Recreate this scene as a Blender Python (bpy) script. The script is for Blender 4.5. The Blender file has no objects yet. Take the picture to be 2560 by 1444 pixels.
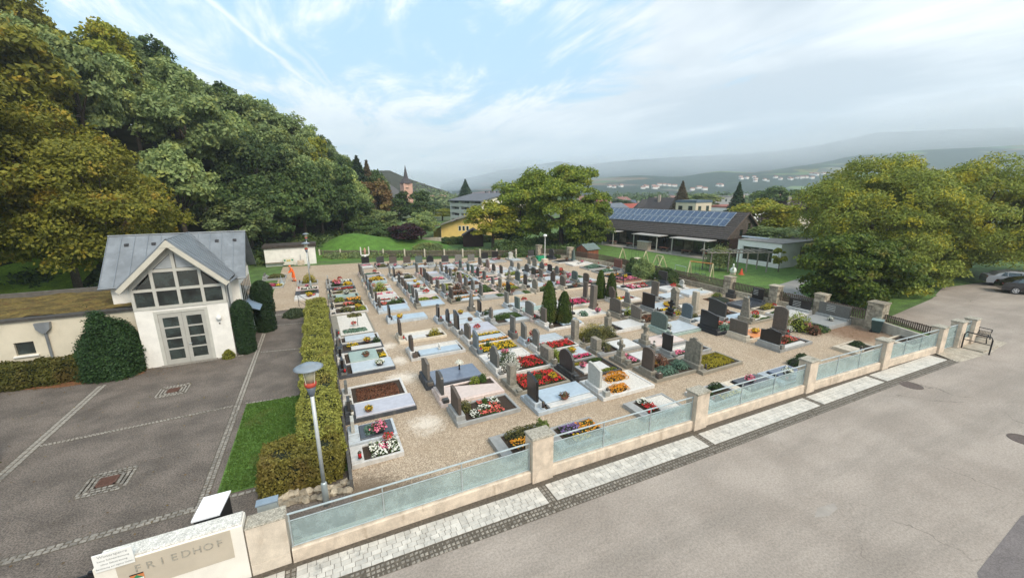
import bpy, math, random
import numpy as np
from math import sin, cos, tan, pi, radians, hypot, atan2, sqrt
from mathutils import Vector, Matrix
sc = bpy.context.scene
C = sc.collection
# ------------------------------------------------------------------ camera
FPX, YAW, PITCH, ROLL, CAMH = 1015.0, radians(25.4), radians(13.5), radians(-.4), 9.0
fw = Vector((sin(YAW)*cos(PITCH), cos(YAW)*cos(PITCH), -sin(PITCH)))
rt = Vector((cos(YAW), -sin(YAW), 0)); up = rt.cross(fw)
rt, up = cos(ROLL)*rt + sin(ROLL)*up, -sin(ROLL)*rt + cos(ROLL)*up
CP = Vector((0, 0, CAMH))
cd = bpy.data.cameras.new('camera'); cam = bpy.data.objects.new('camera', cd); C.objects.link(cam)
m = Matrix.Identity(4)
for i, v in enumerate((rt, up, -fw)):
    for j in range(3): m[j][i] = v[j]
m.translation = CP
cam.matrix_world = m
cd.sensor_width = 36; cd.lens = FPX/2560*36; cd.clip_end = 30000; cd.clip_start = .1
sc.camera = cam
# ------------------------------------------------------------------ sky, sun, exposure
SUN_AZ, SUN_EL = radians(165), radians(44)
sc.view_settings.view_transform = 'Standard'; sc.view_settings.look = 'None'
sc.view_settings.exposure = 0.54; sc.view_settings.gamma = 1
sc.view_settings.use_curve_mapping = False
wd = bpy.data.worlds.new("World"); sc.world = wd; wd.use_nodes = True
class NT:
    """small helper for node trees"""
    def __init__(s, nt): s.nt = nt; nt.nodes.clear()
    def n(s, t, **kw):
        x = s.nt.nodes.new(t)
        ins = kw.pop('ins', {})
        for k, v in kw.items(): setattr(x, k, v)
        for k, v in ins.items():
            if isinstance(v, bpy.types.NodeSocket): s.nt.links.new(v, x.inputs[k])
            else: x.inputs[k].default_value = v
        return x
    def math(s, op, a, b=0.0, c=None, clamp=False):
        ins = {0: a, 1: b}
        if c is not None: ins[2] = c
        return s.n('ShaderNodeMath', operation=op, use_clamp=clamp, ins=ins).outputs[0]
    def mix(s, f, a, b, mode='MIX'):
        x = s.n('ShaderNodeMix', data_type='RGBA', blend_type=mode)
        for k, v in ((0, f), (6, a), (7, b)):
            if isinstance(v, bpy.types.NodeSocket): s.nt.links.new(v, x.inputs[k])
            elif k == 0: x.inputs[0].default_value = v
            else: x.inputs[k].default_value = (*v[:3], 1)
        return x.outputs[2]
    def noise(s, vec, scale, detail=3, rough=.55, dist=0):
        return s.n('ShaderNodeTexNoise', ins={'Vector': vec, 'Scale': scale, 'Detail': detail, 'Roughness': rough, 'Distortion': dist}).outputs[0]
    def ramp(s, v, lo, hi, a=0., b=1.):
        return s.n('ShaderNodeMapRange', interpolation_type='SMOOTHSTEP', ins={0: v, 1: lo, 2: hi, 3: a, 4: b}).outputs[0]
def raydir(px, py): return fw*FPX + rt*(px-1280) - up*(py-722)
w = NT(wd.node_tree)
sky = w.n('ShaderNodeTexSky', sky_type='NISHITA', sun_disc=False, sun_elevation=SUN_EL, sun_rotation=SUN_AZ, altitude=200, air_density=1.0, dust_density=1.0, ozone_density=1.2)
tc = w.n('ShaderNodeTexCoord').outputs['Generated']
sx = w.n('ShaderNodeSeparateXYZ', ins={0: tc})
z = w.math('MAXIMUM', sx.outputs[2], 0.0)
zz = w.math('ADD', z, .06)
pxx = w.math('DIVIDE', sx.outputs[0], zz); pyy = w.math('DIVIDE', sx.outputs[1], zz)
pl = w.n('ShaderNodeCombineXYZ', ins={0: pxx, 1: pyy, 2: 0.}).outputs[0]
plr = w.n('ShaderNodeMapping', ins={0: pl, 'Rotation': (0, 0, radians(-25)), 'Scale': (1.0, .42, 1)}).outputs[0]
wis = w.noise(plr, 1.5, 12, .66, .5)
wis2 = w.noise(pl, .55, 5, .6, .3)
big = w.noise(plr, .28, 3, .5, .2)
# blue openings lie high up in the sky, everything lower down is veiled
cl = w.math('ADD', w.math('MULTIPLY', wis, .62), w.math('MULTIPLY', wis2, .38))
lowveil = w.ramp(z, .03, .27, .17, 0.0)
# thin veil is denser to the east
az = w.math('ADD', w.math('MULTIPLY', sx.outputs[0], .75), w.math('MULTIPLY', sx.outputs[1], -.25))
eastv = w.ramp(az, .05, .62, 0.0, .17)
cl = w.math('ADD', w.math('ADD', cl, lowveil), eastv)
cmask = w.ramp(cl, .46, .59, .06, 1.0)
# contrails: straight streaks on the cloud plane
def planept(px, py):
    d = raydir(px, py).normalized(); q = max(d.z, 0)+.06
    return d.x/q, d.y/q
trail = None
for (a, b, wd_, st) in (((515, -10), (812, 245), .045, .85), ((600, 0), (905, 300), .05, .5), ((795, 170), (925, 325), .03, .5), ((985, 0), (1000, 90), .06, .25)):
    (x0, y0), (x1, y1) = planept(*a), planept(*b)
    L = hypot(x1-x0, y1-y0); ux, uy = (x1-x0)/L, (y1-y0)/L
    nx = w.noise(pl, 3.0, 3)
    rx = w.math('SUBTRACT', pxx, x0); ry = w.math('SUBTRACT', pyy, y0)
    al = w.math('ADD', w.math('MULTIPLY', rx, ux), w.math('MULTIPLY', ry, uy))
    ac = w.math('ADD', w.math('MULTIPLY', rx, -uy), w.math('MULTIPLY', ry, ux))
    ac = w.math('ABSOLUTE', w.math('ADD', ac, w.math('MULTIPLY', w.math('SUBTRACT', nx, .5), .10)))
    s_ = w.ramp(ac, .0, wd_, st, 0.0)
    s_ = w.math('MULTIPLY', s_, w.ramp(al, -.6, .1, 0., 1.))
    s_ = w.math('MULTIPLY', s_, w.ramp(al, L-.2, L+.8, 1., 0.))
    trail = s_ if trail is None else w.math('MAXIMUM', trail, s_)
cmask = w.math('MAXIMUM', cmask, trail)
# grey undersides of the lower cloud bank
gn = w.noise(w.n('ShaderNodeMapping', ins={0: pl, 'Scale': (.35, .22, 1), 'Location': (3.1, 1.2, 0)}).outputs[0], 1.0, 5, .55, .4)
gm = w.math('MULTIPLY', w.ramp(gn, .34, .54), w.ramp(az, .05, .45))
gm = w.math('MULTIPLY', gm, w.ramp(z, .58, .34))
ccol = w.mix(w.ramp(wis, .3, .7), (6.0, 6.3, 6.5), (8.4, 8.4, 8.3))
ccol = w.mix(w.math('MULTIPLY', gm, .95), ccol, (3.7, 4.1, 4.5))
hz = w.ramp(z, .0, .16, 1.0, 0.0)
ccol = w.mix(w.math('MULTIPLY', hz, .8), ccol, (5.8, 6.3, 6.5))
blue = w.mix(.62, w.mix(1.0, sky.outputs[0], (.9, 1.0, 1.0), 'MULTIPLY'), (3.0, 5.3, 6.9))
fin = w.mix(cmask, blue, ccol)
bg = w.n('ShaderNodeBackground', ins={0: fin, 1: .135})
w.n('ShaderNodeOutputWorld', ins={0: bg.outputs[0]})
sl = bpy.data.lights.new('sun', 'SUN'); sl.energy = 2.5; sl.angle = radians(24); sl.color = (1, .89, .74)
so = bpy.data.objects.new('sun', sl); C.objects.link(so)
sd = Vector((sin(SUN_AZ)*cos(SUN_EL), cos(SUN_AZ)*cos(SUN_EL), sin(SUN_EL)))
so.rotation_euler = (-sd).to_track_quat('-Z', 'Y').to_euler(); so.location = (20, -20, 40)
try:
    sc.cycles.volume_step_rate = 5; sc.cycles.max_bounces = 6; sc.cycles.transparent_max_bounces = 12
    sc.cycles.diffuse_bounces = 3; sc.cycles.volume_bounces = 1; sc.cycles.use_denoising = True
    sc.cycles.caustics_reflective = False; sc.cycles.caustics_refractive = False
except Exception: pass

# ------------------------------------------------------------------ world point helpers (survey of the place)
def G(px, py, z=0.0):
    d = raydir(px, py); t = (z-CAMH)/d.z
    return CP + d*t
def PY(px, py, y):
    d = raydir(px, py); return CP + d*(y/d.y)
def PX(px, py, x):
    d = raydir(px, py); return CP + d*(x/d.x)
def PD(px, py, dist):
    d = raydir(px, py); return CP + d*(dist/hypot(d.x, d.y))

# ------------------------------------------------------------------ mesh builder
class MB:
    def __init__(s): s.v = []; s.f = []; s.m = []; s.cm = 0
    def mat(s, i): s.cm = i; return s
    def add(s, vs, fs):
        o = len(s.v); s.v += [tuple(a) for a in vs]
        for f in fs: s.f.append(tuple(o+i for i in f)); s.m.append(s.cm)
        return s
    def box(s, x0, x1, y0, y1, z0, z1):
        return s.add([(x0,y0,z0),(x1,y0,z0),(x1,y1,z0),(x0,y1,z0),(x0,y0,z1),(x1,y0,z1),(x1,y1,z1),(x0,y1,z1)],
                     [(0,3,2,1),(4,5,6,7),(0,1,5,4),(1,2,6,5),(2,3,7,6),(3,0,4,7)])
    def cbox(s, x0, x1, y0, y1, z0, z1, c=.01, jit=0, rng=None):
        """box with a chamfered top edge"""
        j = (lambda: rng.uniform(-jit, jit)) if jit else (lambda: 0)
        vs = [(x0,y0,z0),(x1,y0,z0),(x1,y1,z0),(x0,y1,z0),(x0,y0,z1-c),(x1,y0,z1-c),(x1,y1,z1-c),(x0,y1,z1-c),
              (x0+c+j(),y0+c+j(),z1+j()),(x1-c+j(),y0+c+j(),z1+j()),(x1-c+j(),y1-c+j(),z1+j()),(x0+c+j(),y1-c+j(),z1+j())]
        return s.add(vs, [(0,3,2,1),(0,1,5,4),(1,2,6,5),(2,3,7,6),(3,0,4,7),(4,5,9,8),(5,6,10,9),(6,7,11,10),(7,4,8,11),(8,9,10,11)])
    def prism(s, pts, axis, a0, a1):
        """extrude 2D polygon; axis 'x': pts=(y,z); 'y': pts=(x,z); 'z': pts=(x,y)"""
        n = len(pts)
        mk = {'x': lambda p, a: (a, p[0], p[1]), 'y': lambda p, a: (p[0], a, p[1]), 'z': lambda p, a: (p[0], p[1], a)}[axis]
        vs = [mk(p, a0) for p in pts] + [mk(p, a1) for p in pts]
        fs = [tuple(range(n)), tuple(range(2*n-1, n-1, -1))] + [(i, i+n, (i+1) % n+n, (i+1) % n) for i in range(n)]
        return s.add(vs, fs)
    def tube(s, pts, r, n=8, cap=True):
        pts = [Vector(p) for p in pts]; rr = r if isinstance(r, (list, tuple)) else [r]*len(pts)
        vs = []; N = len(pts)
        for i, p in enumerate(pts):
            d = (pts[min(i+1, N-1)]-pts[max(i-1, 0)]).normalized()
            a = Vector((0, 0, 1)) if abs(d.z) < .9 else Vector((1, 0, 0))
            u = d.cross(a).normalized(); v = d.cross(u)
            for k in range(n):
                t = 2*pi*k/n; vs.append(p+u*cos(t)*rr[i]+v*sin(t)*rr[i])
        fs = [(i*n+k, i*n+(k+1) % n, (i+1)*n+(k+1) % n, (i+1)*n+k) for i in range(N-1) for k in range(n)]
        if cap: fs += [tuple(range(n-1, -1, -1)), tuple((N-1)*n+k for k in range(n))]
        return s.add(vs, fs)
    def lathe(s, prof, cx=0, cy=0, n=16):
        vs = []; N = len(prof)
        for r, z_ in prof:
            for k in range(n): vs.append((cx+r*cos(2*pi*k/n), cy+r*sin(2*pi*k/n), z_))
        fs = [(i*n+k, i*n+(k+1) % n, (i+1)*n+(k+1) % n, (i+1)*n+k) for i in range(N-1) for k in range(n)]
        fs += [tuple(range(n-1, -1, -1)), tuple((N-1)*n+k for k in range(n))]
        return s.add(vs, fs)
    def blob(s, c, r, seed=0, amp=.15, nu=10, nv=7, flat=False):
        rng = random.Random(seed); ph = [rng.uniform(0, 6) for _ in range(6)]
        vs = []
        for i in range(nv+1):
            t = pi*i/nv
            for k in range(nu):
                a = 2*pi*k/nu
                q = 1+amp*(sin(3*a+ph[0]+2*t)+sin(5*t+ph[1]+a)+.6*sin(7*a+ph[2]))*.5
                z_ = cos(t)*r[2]*q
                if flat: z_ = max(z_, -r[2]*.1)
                vs.append((c[0]+sin(t)*cos(a)*r[0]*q, c[1]+sin(t)*sin(a)*r[1]*q, c[2]+z_))
        fs = [(i*nu+k, (i+1)*nu+k, (i+1)*nu+(k+1) % nu, i*nu+(k+1) % nu) for i in range(nv) for k in range(nu)]
        return s.add(vs, fs)
    def mesh(s, name, mats, off=(0, 0, 0), smooth=False):
        me = bpy.data.meshes.new(name)
        vs = [(a-off[0], b-off[1], c-off[2]) for a, b, c in s.v]
        me.from_pydata(vs, [], s.f)
        if not isinstance(mats, (list, tuple)): mats = [mats]
        for q in mats: me.materials.append(q)
        if len(mats) > 1: me.polygons.foreach_set('material_index', s.m)
        if smooth: me.polygons.foreach_set('use_smooth', [True]*len(s.f))
        me.update(); return me
def link(name, me, parent=None, loc=(0, 0, 0), rot=None):
    o = bpy.data.objects.new(name, me); C.objects.link(o)
    if parent is not None: o.parent = parent
    o.location = loc
    if rot: o.rotation_euler = rot
    return o
def part(name, mb, mats, parent, smooth=False, world=True, kind=None, label=None):
    off = tuple(wloc(parent)) if world else (0, 0, 0)
    o = link(name, mb.mesh(name, mats, off, smooth), parent)
    if kind: o['kind'] = kind
    if label: o['label'] = label
    return o
def wloc(o):
    v = Vector((0, 0, 0))
    while o is not None: v = v+o.location; o = o.parent
    return v
def tag(o, label=None, cat=None, group=None, kind=None):
    if label: o['label'] = label
    if cat: o['category'] = cat
    if group: o['group'] = group
    if kind: o['kind'] = kind
    return o
def thing(name, label, cat, loc=(0, 0, 0), rz=0, group=None):
    o = bpy.data.objects.new(name, None); C.objects.link(o); o.empty_display_size = .3
    o.location = loc; o.rotation_euler = (0, 0, rz)
    return tag(o, label, cat, group)
def solid(name, mb, mats, label, cat, loc=(0, 0, 0), group=None, smooth=False, kind=None):
    o = link(name, mb.mesh(name, mats, loc, smooth), None, loc)
    return tag(o, label, cat, group, kind)
def struct(name, mb, mats, parent=None, smooth=False):
    o = link(name, mb.mesh(name, mats, (0, 0, 0), smooth), parent)
    if parent is None: o['kind'] = 'structure'
    return o
def dup(root, loc, rz=0, label=None, scale=None):
    kids = {}
    def cp(o, par):
        c = o.copy(); C.objects.link(c)
        if par is not None: c.parent = par
        for ch in kidmap.get(o.name, []): cp(ch, c)
        return c
    kidmap = dup.cache.get(root.name)
    if kidmap is None:
        kidmap = {}
        def walk(o):
            kidmap[o.name] = list(o.children)
            for ch in o.children: walk(ch)
        walk(root); dup.cache[root.name] = kidmap
    r = cp(root, None); r.location = loc; r.rotation_euler = (0, 0, rz)
    if label: r['label'] = label
    if scale: r.scale = scale if isinstance(scale, tuple) else (scale,)*3
    return r
dup.cache = {}
# ------------------------------------------------------------------ materials
_mc = {}
def mat(name, col, rough=.8, var=.18, scale=6., bump=.0, bscale=40., metal=0., spec=.4, stain=0., stcol=(.05, .045, .035), objvar=0., fine=0., fscale=60., coat=0.):
    if name in _mc: return _mc[name]
    m_ = bpy.data.materials.new(name); m_.use_nodes = True; t = NT(m_.node_tree)
    pos = t.n('ShaderNodeNewGeometry').outputs['Position']
    nz = t.noise(pos, scale, 5, .6)
    lo = tuple(c*(1-var) for c in col); hi = tuple(min(1, c*(1+var)) for c in col)
    c_ = t.mix(t.ramp(nz, .3, .7), lo, hi)
    if fine:
        fz = t.noise(pos, fscale, 2, .7)
        c_ = t.mix(t.ramp(fz, .35, .65, 0., 1.), t.mix(1., c_, (1-fine,)*3, 'MULTIPLY'), t.mix(1., c_, (1+fine,)*3, 'MULTIPLY'))
    if stain:
        mp = t.n('ShaderNodeMapping', ins={0: pos, 'Scale': (1, 1, .35)}).outputs[0]
        st = t.noise(mp, 2.6, 6, .7)
        c_ = t.mix(t.ramp(st, .52, .72, 0., stain), c_, stcol)
    if objvar:
        oi = t.n('ShaderNodeObjectInfo').outputs['Random']
        c_ = t.mix(1., c_, t.mix(oi, (1-objvar,)*3, (1+objvar,)*3), 'MULTIPLY')
    p = t.n('ShaderNodeBsdfPrincipled', ins={'Base Color': c_, 'Roughness': rough, 'Metallic': metal, 'Specular IOR Level': spec, 'Coat Weight': coat})
    if bump:
        b = t.n('ShaderNodeBump', ins={'Height': t.noise(pos, bscale, 4, .7), 'Strength': bump, 'Distance': .02})
        t.nt.links.new(b.outputs[0], p.inputs['Normal'])
    t.n('ShaderNodeOutputMaterial', ins={0: p.outputs[0]})
    _mc[name] = m_; return m_
def leafmat(name, a, b, c=None, cw=.15, trans=.25, objvar=.25, warm=0.):
    """foliage: every leaf gets its own tint between a and b, a few take tint c"""
    if name in _mc: return _mc[name]
    m_ = bpy.data.materials.new(name); m_.use_nodes = True; t = NT(m_.node_tree)
    geo = t.n('ShaderNodeNewGeometry'); ri = geo.outputs['Random Per Island']
    pos = geo.outputs['Position']
    col = t.mix(ri, a, b)
    if c is not None:
        nz = t.noise(pos, .55, 3)
        col = t.mix(t.math('MULTIPLY', t.ramp(nz, .62-cw, .80-cw), .85), col, c)
    if objvar:
        oi = t.n('ShaderNodeObjectInfo').outputs['Random']
        col = t.mix(1., col, t.mix(oi, (1-objvar, 1-objvar, 1-objvar), (1+objvar+warm, 1+objvar, 1+objvar*.5)), 'MULTIPLY')
    d = t.n('ShaderNodeBsdfPrincipled', ins={'Base Color': col, 'Roughness': .6, 'Specular IOR Level': .25})
    tr = t.n('ShaderNodeBsdfTranslucent', ins={0: col})
    ms = t.n('ShaderNodeMixShader', ins={0: trans, 1: d.outputs[0], 2: tr.outputs[0]})
    t.n('ShaderNodeOutputMaterial', ins={0: ms.outputs[0]})
    _mc[name] = m_; return m_
def glassy(name, tint, alpha, rough=.15, pattern=0.):
    """tinted see-through sheet"""
    if name in _mc: return _mc[name]
    m_ = bpy.data.materials.new(name); m_.use_nodes = True; t = NT(m_.node_tree)
    pos = t.n('ShaderNodeNewGeometry').outputs['Position']
    c_ = t.mix(t.ramp(t.noise(pos, 2.5, 5, .7), .35, .7), tint, tuple(min(1, q*1.25) for q in tint))
    p = t.n('ShaderNodeBsdfPrincipled', ins={'Base Color': c_, 'Roughness': rough, 'Specular IOR Level': .6})
    tr = t.n('ShaderNodeBsdfTransparent', ins={0: (.86, .95, .95, 1)})
    f = alpha
    if pattern:
        f = t.math('ADD', alpha-pattern/2, t.math('MULTIPLY', t.ramp(t.noise(pos, 5., 5, .7), .35, .68), pattern))
    ms = t.n('ShaderNodeMixShader', ins={0: f, 1: tr.outputs[0], 2: p.outputs[0]})
    t.n('ShaderNodeOutputMaterial', ins={0: ms.outputs[0]})
    _mc[name] = m_; return m_
def flowermat(name, a, b):
    return leafmat(name, a, b, None, trans=.15, objvar=.1)
concrete = mat('concrete', (.60, .50, .395), .9, .16, 3., .35, 60, stain=.62, stcol=(.30, .22, .15), fine=.12)
concrete_cap = mat('concrete_cap', (.36, .33, .27), .95, .3, 14, .6, 50, stain=.7, stcol=(.13, .12, .08), fine=.35, fscale=45)
plaster = mat('white_plaster', (.80, .775, .72), .9, .07, 2., .2, 60, stain=.24, stcol=(.52, .48, .41), fine=.03)
cream = mat('cream_plaster', (.62, .56, .44), .92, .06, 1.5, .1, 60, stain=.25, stcol=(.42, .38, .30))
zinc = mat('zinc_sheet', (.22, .235, .25), .42, .16, 1.3, .05, 6, metal=.35, stain=.25, stcol=(.40, .43, .45))
frame_w = mat('painted_frame', (.50, .49, .44), .55, .06, 3, .03, 30)
dglass = mat('window_glass', (.022, .032, .03), .04, .85, 1.1, spec=1.0, coat=.5)
tan_frame = mat('tan_timber', (.38, .35, .29), .7, .15, 5, .1, 30)
gmetal = mat('galvanised_metal', (.46, .52, .53), .42, .12, 5, .05, 30, metal=.45)
blkmetal = mat('black_metal', (.02, .02, .022), .4, .2, 8, metal=.3)
asph = mat('yard_asphalt', (.135, .112, .094), .92, .26, .8, .55, 90, stain=.55, stcol=(.09, .082, .07), fine=.42, fscale=22)
def road_material():
    m_ = bpy.data.materials.new('road_asphalt'); m_.use_nodes = True; t = NT(m_.node_tree)
    pos = t.n('ShaderNodeNewGeometry').outputs['Position']
    st = t.n('ShaderNodeMapping', ins={0: pos, 'Scale': (.16, 1.0, 1), 'Rotation': (0, 0, radians(3))}).outputs[0]
    c_ = t.mix(t.ramp(t.noise(pos, .4, 5, .6), .3, .7), (.285, .242, .205), (.375, .322, .276))
    c_ = t.mix(t.ramp(t.noise(st, .9, 5, .6), .42, .68, 0., .55), c_, (.238, .208, .178))
    c_ = t.mix(t.ramp(t.noise(pos, .16, 4, .6), .55, .75, 0., .5), c_, (.40, .36, .32))
    f = t.noise(pos, 16, 4, .9); c_ = t.mix(1., c_, t.mix(t.ramp(f, .34, .66), (.78,)*3, (1.20,)*3), 'MULTIPLY')
    f = t.noise(pos, 9, 4, .8); c_ = t.mix(t.ramp(f, .62, .72, 0., .35), c_, (.43, .39, .34))
    wv = t.n('ShaderNodeVectorMath', operation='ADD', ins={0: pos, 1: t.n('ShaderNodeTexNoise', ins={'Vector': pos, 'Scale': 1.3, 'Detail': 4}).outputs[1]}).outputs[0]
    cr_ = t.n('ShaderNodeTexVoronoi', feature='DISTANCE_TO_EDGE', ins={'Vector': wv, 'Scale': .17}).outputs['Distance']
    k = t.math('MULTIPLY', t.ramp(cr_, .0, .0045, .75, 0.), t.ramp(t.noise(pos, .22, 2), .46, .6))
    c_ = t.mix(k, c_, (.10, .085, .07))
    p = t.n('ShaderNodeBsdfPrincipled', ins={'Base Color': c_, 'Roughness': .92, 'Specular IOR Level': .3})
    b = t.n('ShaderNodeBump', ins={'Height': t.noise(pos, 70, 3, .7), 'Strength': .45, 'Distance': .02}); t.nt.links.new(b.outputs[0], p.inputs['Normal'])
    t.n('ShaderNodeOutputMaterial', ins={0: p.outputs[0]}); return m_
road_m = road_material()
dark_patch = mat('dark_asphalt', (.16, .14, .135), .93, .12, 2, .4, 90, fine=.2, fscale=30)
cob = mat('granite_cobble', (.225, .207, .18), .85, .22, 9, .5, 50, objvar=.25, fine=.2)
cob_dark = mat('worn_cobble', (.25, .225, .19), .85, .28, 9, .5, 50, objvar=.3, fine=.2)
joint_m = mat('joint_sand', (.105, .088, .068), .95, .3, 14, .4, 70)
paver_m = mat('pale_paver', (.54, .51, .46), .85, .14, 3, .3, 60, stain=.75, stcol=(.25, .25, .235), objvar=.12)
wood_old = mat('weathered_wood', (.20, .165, .125), .85, .25, 6, .2, 30, objvar=.15)
wood_dark = mat('dark_wood', (.045, .028, .022), .7, .2, 3, .1, 20)
rust = mat('rusty_iron', (.11, .055, .04), .85, .25, 20, .3, 60)
soil = mat('dark_soil', (.045, .03, .02), 1., .35, 18, .8, 50)
gravelw = mat('white_pebbles', (.62, .58, .52), .9, .2, 30, .7, 90, fine=.35, fscale=55)
# ------------------------------------------------------------------ numpy leaf cards
def np_mesh(name, V, F, mats, mi=None):
    me = bpy.data.meshes.new(name)
    nv, nf, k = len(V), len(F), F.shape[1]
    me.vertices.add(nv); me.vertices.foreach_set('co', V.astype(np.float32).ravel())
    me.loops.add(nf*k); me.loops.foreach_set('vertex_index', F.astype(np.int32).ravel())
    me.polygons.add(nf); me.polygons.foreach_set('loop_start', np.arange(0, nf*k, k, dtype=np.int32))
    if not isinstance(mats, (list, tuple)): mats = [mats]
    for q in mats: me.materials.append(q)
    if mi is not None: me.polygons.foreach_set('material_index', mi.astype(np.int32))
    me.update(calc_edges=True); return me
def cards(rs, P, N, size, aspect=.6, tilt=.9):
    """one rhombic leaf per point"""
    n = len(P); r = rs.normal(size=(n, 3)); nn = N + tilt*r
    nn /= np.linalg.norm(nn, axis=1, keepdims=True)+1e-9
    t = np.cross(nn, rs.normal(size=(n, 3))); t /= np.linalg.norm(t, axis=1, keepdims=True)+1e-9
    b = np.cross(nn, t); s = (size*rs.uniform(.6, 1.35, n))[:, None] if np.isscalar(size) else (size*rs.uniform(.6, 1.35, n))[:, None]
    V = np.stack([P+t*s, P+b*s*aspect, P-t*s, P-b*s*aspect], 1).reshape(-1, 3)
    return V, np.arange(4*n).reshape(-1, 4)
def crown(rs, n, M, R, clump=.30, inner=.35, bottom=-.75, top=1., cone=0., squash=.75):
    """leaf positions of a crown made of M uneven clumps, radii R, centred on the origin"""
    c = []
    while len(c) < M:
        v = rs.normal(size=3); v /= np.linalg.norm(v)
        v *= rs.uniform(inner, 1.0)**.6
        if v[2] < bottom or v[2] > top: continue
        if cone: v[:2] *= max(.08, 1-cone*(v[2]-bottom)/(1-bottom))
        c.append(v*(1-clump*.55))
    c = np.array(c); cr = clump*rs.uniform(.55, 1.25, M)
    k = rs.choice(M, n, p=cr**2/np.sum(cr**2))
    d = rs.normal(size=(n, 3)); d /= np.linalg.norm(d, axis=1, keepdims=True)
    d[:, 2] = np.where(d[:, 2] < -.3, -d[:, 2]*rs.uniform(0, 1, n), d[:, 2])
    rad = rs.uniform(.55, 1.0, n)**.5*rs.normal(1, .10, n)
    P = c[k] + d*(cr[k]*rad)[:, None]*np.array([1, 1, squash])
    N = d*.6 + c[k]*.5 + np.array([0, 0, .45])
    return P*np.array(R), N, c*np.array(R), cr
bark = mat('bark', (.085, .065, .048), .95, .3, 6, .6, 25)
def trunk_mb(rng, h, r, cents, crown_z, k=7, seed=0):
    mb = MB()
    lean = rng.uniform(-.03, .03)*h
    mb.tube([(0, 0, -.4), (0, 0, .05*h), (lean*.5, 0, .4*h), (lean, 0, .7*h)], [r*1.35, r, r*.75, r*.4], 8)
    for q in sorted(range(len(cents)), key=lambda i: rng.random())[:k]:
        x, y, z_ = cents[q]; z0 = crown_z*rng.uniform(.55, .8)
        mb.tube([(lean*.4, 0, z0), (x*.4, y*.4, z0+(crown_z+z_-z0)*.5), (x*.9, y*.9, crown_z+z_*.95)], [r*.5, r*.3, r*.1], 5)
    return mb
def make_tree(name, label, cat, loc, H, R, n, M, size, lm, seed, group=None, crown_z=None, aspect=.6, rz=0, tr=.28, **kw):
    """tree thing > trunk, crown"""
    rs = np.random.RandomState(seed); rng = random.Random(seed)
    P, N, c, cr = crown(rs, n, M, R, **kw)
    cz = crown_z if crown_z is not None else H-R[2]
    t = thing(name, label, cat, loc, rz, group)
    V, F = cards(rs, P+np.array([0, 0, cz]), N, size, aspect)
    me = np_mesh('crown', V, F, lm); link('crown', me, t)
    part('trunk', trunk_mb(rng, cz+R[2]*.3, tr, [tuple(q) for q in c], cz), bark, t, world=False)
    return t
def shell_leaves(rs, n, R, jit=.08, up_=.3):
    d = rs.normal(size=(n, 3)); d /= np.linalg.norm(d, axis=1, keepdims=True); d[:, 2] = np.abs(d[:, 2])
    P = d*np.array(R)*(1+rs.normal(0, jit, n))[:, None]
    return P, d+np.array([0, 0, up_])
# ================================================================== SETTING
rng = random.Random(7); rs0 = np.random.RandomState(7)
def lerp_tab(tab, x):
    if x <= tab[0][0]: return tab[0][1]
    for (a, b), (c, d) in zip(tab, tab[1:]):
        if x <= c: return b+(d-b)*(x-a)/(c-a)
    return tab[-1][1]
XF = [(-20, -34), (15, -48), (30, -48), (44, -44), (53, -24), (61, -12), (72, -2), (84, 7), (110, 13), (150, 20), (220, 24), (300, 28)]
CAPH = [(0, 27), (50, 30), (80, 27), (110, 25), (140, 25), (165, 19), (220, 11), (300, 6), (330, 0)]
def hill_h(x, y):
    d = lerp_tab(XF, y)-x
    if d <= 0: return -1.5
    h = .85*d*min(1, .45+d/20)
    c = lerp_tab(CAPH, y)
    h = c*(1-math.exp(-(h/c)*1.25)) if c > 0 else 0
    return h + .5*sin(x*.31+y*.17)*min(1, d/10)-.1
grass_m = mat('meadow_grass', (.075, .135, .03), .95, .3, .8, .8, 20, fine=.35, fscale=14, stain=.3, stcol=(.11, .12, .03))
lawn_m = mat('lawn_grass', (.085, .16, .028), .95, .22, 1.2, .8, 30, fine=.35, fscale=30, stain=.25, stcol=(.13, .13, .04))
field_m = mat('valley_ground', (.10, .13, .06), .95, .4, .01, stain=0)
wood_floor = mat('woodland_floor', (.035, .035, .018), 1., .4, .5)
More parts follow.
